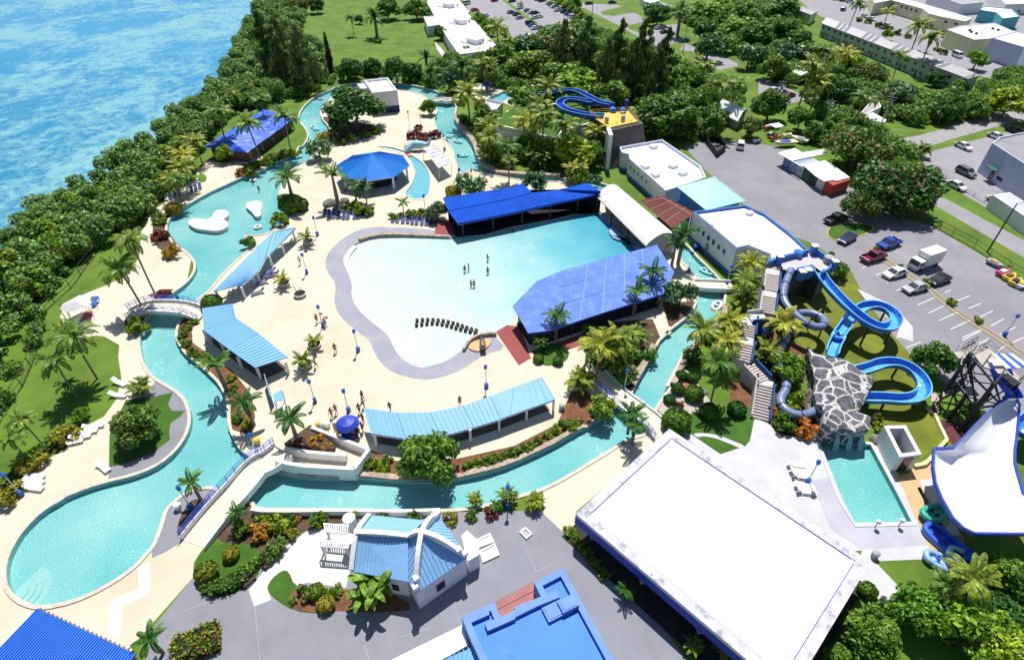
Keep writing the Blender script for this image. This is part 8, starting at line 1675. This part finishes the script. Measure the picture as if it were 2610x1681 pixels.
# == small furniture
def bench(s, lab):
 q = P(s, .3); a, b = q; t = thing('bench', lab, 'bench', ((a+b)/2).xy.to_3d(), math.atan2((b-a).y, (b-a).x)); L_ = (b-a).length
 for nm, parts in (('seat', [(0, y, .45, L_, .12, .05) for y in (-.2, -.04, .12)]), ('backrest', [(0, .26, z, L_, .05, .12) for z in (.62, .78, .92)])):
  mb = MB(); [mb.box(p[:3], p[3:]) for p in parts]; mb.obj(nm, mat('bench_brown', (.07, .035, .04), .7, .2, 2), None).parent = t
 for x in (-L_*.42, L_*.42): mb = MB(); mb.box((x, 0, .22), (.1, .5, .44)); mb.obj('leg', m_steel, None).parent = t
bench('42 80,700 165,620', 'dark brown bench at the upper left of the gravel terrace'); bench('41 2220,870 2330,775', 'dark brown bench at the hedge end of the garden lawn')
for k in range(7): car('sedan' if k % 3 else 'suv', ('white', 'black', 'grey', 'white', 'navy', 'silver', 'tan')[k], '14 %g,%g %g,%g' % (560+k*62+(k > 3)*560, -10+k*12+(k > 3)*200, 620+k*62+(k > 3)*560, -6+k*12+(k > 3)*200), ('white', 'black', 'grey', 'white', 'dark blue', 'silver', 'tan')[k]+' car among those lining the main street and the apartment lot', ('white', 'black', 'grey', 'white', 'dark blue', 'silver', 'tan')[k]+' cars lining the main street')
u = P('O 905,880,2.4 950,790,2.5 1200,660,2.6 1380,690,2.5 1330,840,2.4 1010,925,2.3'); t = thing('white_canopy', 'large white fabric canopy on the beach deck left of the arched footbridge', 'canopy', (sum(u, Vector())/6).xy.to_3d()); cz = sum(u, Vector())/6+Vector((0, 0, .7)); mb = MB(); mb.add(u+[cz]+[p-Vector((0, 0, .08)) for p in u], [(k, (k+1) % 6, 6) for k in range(6)]+[(6, (k+1) % 6, k) for k in range(6)]); mb.obj('cloth', m_hallroof, t); posts(t, u, 2.35, .05, m_alu)
lay('red_rug', 'O 1290,900 1410,905 1380,1000 1200,1070', mred, .05, 0, []); a, b = P('O 1410,850 1500,740', .05); mb = MB(); mb.slab([a+Vector((-.35, 0, .5)), a+Vector((.35, 0, .5)), b+Vector((.35, 0, .9)), b+Vector((-.35, 0, .9))], .1); mb.beam(a, a+Vector((0, 0, .5)), .1); mb.beam(b, b+Vector((0, 0, .85)), .1); tag(mb.obj('surfboard', m_blue), 'blue board propped beside the white canopy', 'board')
p = p1('O 1355,645', .8); t = thing('round_table', 'small white round table at the edge of the white canopy', 'table', (p.x, p.y, 0)); mb = MB(); mb.cyl((p.x, p.y, .72), .75, .05, 16); mb.obj('tabletop', mwhite, t); mb = MB(); mb.cyl((p.x, p.y, 0), .06, .72, 8); mb.obj('leg', mwhite, t)
p = p1('32 870,960'); t = thing('round_sunshade', 'round royal blue sunshade by the curved shelter, lower plaza', 'sunshade', p); mb = MB(); mb.lathe([(1.55, 2.1), (1.5, 2.3), (1.0, 2.75), (.1, 3.0)], p, 16); mb.obj('shade', m_trim, t); mb = MB(); mb.cyl(p, .07, 2.8, 8); mb.obj('pole', mwhite, t); mb = MB(); mb.cyl(p, 1.1, .8, 14); mb.obj('counter', m_navy, t)
q = P('32 745,960,.3 800,940,.3 755,850,1.7 705,850,1.7'); t = thing('yellow_board', 'tilted yellow board standing beside the round blue sunshade', 'board', q[0].xy.to_3d()); mb = MB(); mb.slab(q, .1); mb.obj('panel', m_yellow, t); mb = MB(); [mb.beam(v, Vector((v.x, v.y, 0)), .08) for v in q]; mb.obj('frame', m_timber, t)
for s, lab, m, r in (('32 585,890', 'small yellow tub by the ramp wall', m_yellow, .35), ('32 665,885', 'small white tub by the ramp wall', mwhite, .4), ('32 620,905', 'grey bin by the ramp wall', m_greym, .3), ('32 25,1035', 'yellow tub by the small dock', m_yellow, .45), ('41 1635,160', 'white round bin in the bridge bed', mwhite, .4), ('44 990,600', 'grey bin with white globe lid near the clipped lawn', m_greym, .4), ('E 1265,200', 'blue barrel on the river walk by the square-windowed block', m_trim, .6), ('33 470,725', 'grey bin at the right end of the curved shelter', m_greym, .4)):
 p = p1(s); mb = MB(); mb.lathe([(r*.85, 0), (r, .75), (r*1.08, .8), (r*.7, .95), (.03, 1.0)], p, 12); tag(mb.obj('bin', m), lab, 'bin')
for s, lab in (('44 1000,330', 'white globe on a slim post at the splash pool end, left'), ('44 1215,320', 'white globe on a slim post at the splash pool end, right')): p = p1(s); t = thing('globe_post', lab, 'post', p); mb = MB(); mb.cyl(p, .05, .9, 6); mb.obj('post', m_steel, t); mb = MB(); mb.lathe([(.03, .85), (.25, 1.), (.3, 1.15), (.22, 1.35), (.03, 1.42)], p, 10); mb.obj('globe', mwhite, t)
q = P('32 165,590,2.2 240,545,2.2 265,640,2.2 175,660,2.2'); t = thing('square_canopy', 'small sky blue square canopy at the foot of the bent shelter', 'canopy', (sum(q, Vector())/4).xy.to_3d()); mb = MB(); mb.slab(q, .06); mb.obj('cloth', m_sky, t); posts(t, q, 2.15, .05, m_alu)
q = P('32 120,500 175,700'); t = thing('lattice_screen', 'grey free-standing screen beside the small square canopy', 'screen', q[0]); mb = MB(); a, b = q; mb.beam(a+Vector((0, 0, 1.1)), a.lerp(b, .55)+Vector((0, 0, 1.1)), .08, 2.2); mb.obj('panel', m_greym, t); mb = MB(); mb.beam(a.lerp(b, .56)+Vector((0, 0, 1.1)), b+Vector((0, 0, 1.1)), .08, 2.2); mb.obj('side_panel', m_sky, t)
t = thing('beach_stage', 'small curved tan stage with a low dark rim at the pool edge', 'stage', p1('32 2060,130')); q = orient(chaikin(P('32 1940,170 1980,120 2060,95 2165,88 2150,140 2090,200 2000,205'), 1)); mb = MB(); mb.prism(q, 0, .25); mb.obj('deck', m_tan, t); mb = MB(); mb.sweep(chaikin(P('32 1905,185 1950,110 2020,60 2120,40 2205,38', .3), 2, False), [(-.2, .35), (.2, .35), (.2, -.3), (-.2, -.3)], caps=True); mb.obj('rim', m_rockbank, t)
boat('32 2085,205 2070,115', 'dark wooden canoe standing on the curved tan stage', mat('canoe', (.06, .045, .045), .7, .2, 2), m_timber, 3.2, .9, name='canoe', z=.25)
# rock ring by the pavilion palm, stones on the banks
for k, (s, r, lab) in enumerate((('A 1680,1070', 1.7, 'large grey boulder at the foot of the royal palm by the pavilion'), ('A 1880,1030', 1.2, 'boulder behind the royal palm by the pavilion'), ('A 1860,1110', 1.0, 'pale boulder in front of the royal palm by the pavilion'), ('A 1760,1150', .8, 'low boulder behind the navy loungers'), ('A 1460,360', .9, 'tan boulder under the dark frangipani at the lagoon neck'), ('33 1760,570', .7, 'flat grey stone in the hill garden'), ('44 1640,1050', .6, 'grey rock between the lower right trees'), ('34 1010,1010', .9, 'dark rock beside the machine enclosure'), ('33 820,330', .8, 'pale standing stone by the palm thicket'))):
 p = p1(s); g = random.Random(k); bm = bmesh.new(); bmesh.ops.create_icosphere(bm, subdivisions=3, radius=r)
 for v in bm.verts: n = math.sin(v.co.x*2.3+k)*math.cos(v.co.y*2.1)*.16+g.uniform(-.04, .04); v.co *= 1+n; v.co.z = max(v.co.z*.6, -.2)
 me = bpy.data.meshes.new('boulder'); bm.to_mesh(me); bm.free(); me.materials.append(m_rockbank if 'tan' in lab or 'pale' in lab else mat('boulder_grey', (.17, .165, .16), .95, .4, 1.2, .6)); o = link('boulder', me, None, (p.x, p.y, .1)); tag(o, lab, 'boulder')
t = thing('pool_hut', 'small white mono-pitch hut behind the royal blue flume', 'hut', p1('C 1470,180').xy.to_3d()); q = P('C 1380,100,3. 1420,85,3. 1560,140,2.7 1500,195,2.6'); mb = MB(); mb.slab(q, .12); mb.obj('roof', m_greym, t); mb = MB(); mb.prism(inset(orient(q), .3), 0, 2.55); mb.obj('wall', m_wall, t)
t = thing('white_balcony', 'white-railed viewing balcony below the top pool', 'balcony', p1('C 800,450').xy.to_3d()); q = orient(P('C 690,420 720,345 960,395 860,510 750,520', 2.2)); mb = MB(); mb.prism(q, 0, 2.2); mb.obj('base', m_wall, t); mb = MB()
for a, b in zip(q, q[1:]+q[:1]): mb.beam(a+Vector((0, 0, .45)), b+Vector((0, 0, .45)), .12, .9)
mb.obj('rail_wall', mwhite, t); q = P('C 1015,455,2.4 1110,540,2.4 1010,570,2.4'); mb = MB(); mb.slab(q, .06); o = mb.obj('yellow_awning', mat('pale_yellow', (.66, .58, .28), .7, .05, 1)); tag(o, 'small pale yellow triangular awning below the top pool', 'awning')
for s, lab, c_ in (('C 720,80', 'blue stall umbrella at the back of the top pool deck', m_trim), ('C 610,100', 'turquoise stall umbrella beside the blue one', m_aqua)): p = p1(s, 2.4); t = thing('stall_umbrella', lab, 'umbrella', (p.x, p.y, 0)); mb = MB(); mb.lathe([(1.9, 2.2), (1., 2.6), (.05, 2.9)], (p.x, p.y, 0), 8); mb.obj('canopy', c_, t); mb = MB(); mb.cyl((p.x, p.y, 0), .05, 2.8, 6); mb.obj('pole', mwhite, t)
# == people
def skin(name, V, E, m, parent, sub=1):
 me = bpy.data.meshes.new(name+'_bones'); me.from_pydata([v[:3] for v in V], E, []); o = bpy.data.objects.new(name, me); C.objects.link(o)
 sk_ = o.modifiers.new('s', 'SKIN'); o.modifiers.new('d', 'SUBSURF').levels = sub
 for k, v in enumerate(V): me.skin_vertices[0].data[k].radius = (v[3], v[4] if len(v) > 4 else v[3])
 me.skin_vertices[0].data[0].use_root = True
 dg = bpy.context.evaluated_depsgraph_get(); nm = bpy.data.meshes.new_from_object(o.evaluated_get(dg)); o.modifiers.clear(); o.data = nm; nm.materials.clear(); nm.materials.append(m); nm.polygons.foreach_set('use_smooth', [True]*len(nm.polygons)); o.parent = parent; bpy.data.meshes.remove(me); return o
m_skin = [mat('skin_%d' % k, c_, .6, .06, 3) for k, c_ in enumerate(((.42, .24, .16), (.22, .11, .065), (.55, .36, .26)))]
def person_proto(stride, arm):
 t = thing('person', 'x', 'person'); hy, s = .95, stride
 V = [(0, 0, hy, .13, .10), (0, 0, 1.15, .125, .09), (0, .0, 1.36, .17, .10), (0, .01, 1.50, .06), (0, .02, 1.60, .085, .095), (0, .02, 1.72, .07, .08), (0, -.085, 1.60, .02)]
 E = [(0, 1), (1, 2), (2, 3), (3, 4), (4, 5), (4, 6)]
 for sg in (-1, 1):
  b = len(V); f = s*sg; V += [(sg*.10, 0, .90, .09), (sg*.10, -f*.5, .50, .062), (sg*.10, -f+.04*0, .09, .042), (sg*.11, -f-.15, .04, .035)]; E += [(0, b), (b, b+1), (b+1, b+2), (b+2, b+3)]
  a = len(V); k = arm*sg; V += [(sg*.21, 0, 1.42, .055), (sg*.27, k*.5, 1.14, .042), (sg*.28, k-.06, .90, .032), (sg*.28, k-.08, .83, .035, .018)]; E += [(2, a), (a, a+1), (a+1, a+2), (a+2, a+3)]
  for j in range(4): n = len(V); V += [(sg*(.28+.008*(j-1.5)), k-.055-.018*j, .775, .009), (sg*(.272+.008*(j-1.5)), k-.06-.018*j, .735+.008*abs(j-1.2), .008)]; E += [(a+3, n), (n, n+1)]
  n = len(V); V += [(sg*.265, k-.125, .83, .010), (sg*.262, k-.145, .795, .009)]; E += [(a+3, n), (n, n+1)]
 body = skin('body', V, E, m_skin[0], t)
 sh = [(0, 0, .99, .145, .115), (0, 0, 1.16, .14, .105), (0, 0, 1.35, .185, .115), (0, .01, 1.45, .09)]; Es = [(0, 1), (1, 2), (2, 3)]
 for sg in (-1, 1): a = len(sh); sh += [(sg*.21, 0, 1.41, .072), (sg*.25, arm*sg*.3, 1.24, .062)]; Es += [(2, a), (a, a+1)]
 skin('shirt', sh, Es, mwhite, t)
 st = [(0, 0, .97, .15, .12), (0, 0, 1.02, .14, .11)]; Es = [(0, 1)]
 for sg in (-1, 1): a = len(st); st += [(sg*.105, 0, .88, .11), (sg*.105, -stride*sg*.42, .56, .085)]; Es += [(0, a), (a, a+1)]
 skin('shorts', st, Es, m_navy, t)
 mb = MB(); mb.lathe([(.075, 1.58), (.11, 1.63), (.112, 1.70), (.09, 1.765), (.03, 1.80)], (0, .035, 0), 12); mb.obj('hair', mat('hair', (.015, .010, .008), .6, .2, 3), None, True).parent = t
 return t
PW, PS = person_proto(.26, .18), person_proto(.05, .03)
CL = {k: mat('cloth_'+k, v, .85, .08, 3) for k, v in dict(white=(.7, .7, .7), black=(.015, .015, .02), red=(.5, .03, .03), blue=(.03, .08, .4), orange=(.6, .16, .02), grey=(.18, .18, .2), pink=(.6, .2, .3), brown=(.12, .06, .04)).items()}
def person(pr, s, rz, top, bot, sk_, lab, z=.03, sc=1.05):
 p = p1(s, z if z > 0 else 0); dup(pr, (p.x, p.y, z), rz, sc, lab, None, {'body': m_skin[sk_], 'shirt': CL[top] if top else m_skin[sk_], 'shorts': CL[bot]})
for a in ((PW,'32 738,208',.4,'black','black',1,'person in black walking alone across the lower left plaza'),(PW,'32 560,345',2.,'brown','black',1,'person in brown walking beside the bushiest potted palm'),(PW,'32 705,798',.2,None,'red',1,'person without a shirt walking left of a companion in red near the blue sunshade'),(PW,'32 745,765',.3,'red','black',0,'person in a red top walking near the blue sunshade'),(PW,'32 985,640',1.,'brown','red',1,'person in brown top and red shorts above the end of the curved shelter'),(PS,'32 997,705',2.,'red','brown',0,'person in a red top close to the end of the curved shelter'),(PW,'32 957,758',.1,'black','black',1,'person in black near the upper corner of the curved shelter'),(PW,'32 1238,745',3.,'black','grey',1,'person in black walking behind the curved shelter roof'),(PS,'32 992,850',1.5,'black','brown',1,'person in black standing at the left edge of the curved shelter'),(PS,'32 985,925',2.5,'brown','black',0,'person in brown standing beside the round blue sunshade, farther one'),(PW,'32 955,975',1.,'black','black',1,'person in black beside the round blue sunshade'),(PS,'32 915,990',4.,'red','black',1,'person in a red top by the counter of the round blue sunshade'),(PS,'32 1872,690',.5,'blue','black',1,'person in blue seen over the top of the curved shelter roof'),(PW,'22 415,908',.2,'white','grey',2,'person in white walking past the lamp by the straight shelter'),(PS,'22 570,1440',.8,'red','black',0,'person in red left of the flagged lamp post'),(PS,'22 645,1475',2.8,'orange','red',0,'person in orange right of the flagged lamp post'),): person(*a)
for a in ((PS,'22 1915,970',.3,None,'blue',1,'taller bather of the close pair in the middle of the wave pool'),(PS,'22 1950,955',1.8,None,'black',1,'shorter bather of the close pair in the middle of the wave pool'),(PS,'22 2125,985',.2,None,'black',1,'bather standing alone at the right in the wave pool'),(PW,'22 2125,870',2.2,None,'blue',1,'bather with arms out, farthest back in the wave pool'),(PS,'22 1972,1105',1.2,None,'red',1,'left one of two bathers closest to the stepping posts'),(PS,'22 2000,1105',.4,None,'blue',0,'right one of two bathers closest to the stepping posts'),(PS,'C 480,1410',1.,None,'blue',1,'person standing in the far river below the rafts'),(PS,'A 590,845',.9,None,'blue',1,'swimmer alone in the upper lagoon'),(PS,'A 500,735',.9,None,'black',1,'swimmer holding the white ring raft in the upper lagoon'),(PS,'23 30,600',.2,'red','black',1,'bather in the shade under the deep blue roof')): person(*a, z=-.55 if a[1][:2] == '22' else -.85)
for s, lab in (('22 600,1420', 'small red flag on the left of the flagged lamp post'), ('22 652,1455', 'small red flag on the right of the flagged lamp post')):
 p = p1(s); t = thing('red_flag', lab, 'flag', p); mb = MB(); mb.cyl(p, .03, 1.6, 6); mb.obj('pole', m_alu, t); mb = MB(); mb.slab([p+Vector(v) for v in ((0, 0, 1.6), (.5, .1, 1.5), (.45, .1, 1.15), (0, 0, 1.2))], .02); mb.obj('cloth', CL['red'], t)
t = thing('pool_step', 'white half-round entry steps in the lower left corner of the lagoon pool', 'steps', p1('41 180,930'));
for k in range(4):
 r = 3.2-.65*k; c = p1('41 110,920'); mb = MB(); q = [c+Vector((r*math.cos(a), r*math.sin(a), 0)) for a in np.linspace(-1.9, 1.35, 14)]; mb.prism(orient([c]+q), -1.2, WZ-.02+.07*k+.03); mb.obj('tread', mat('step_tile', (.22, .46, .45), .6, .08, 2), t)
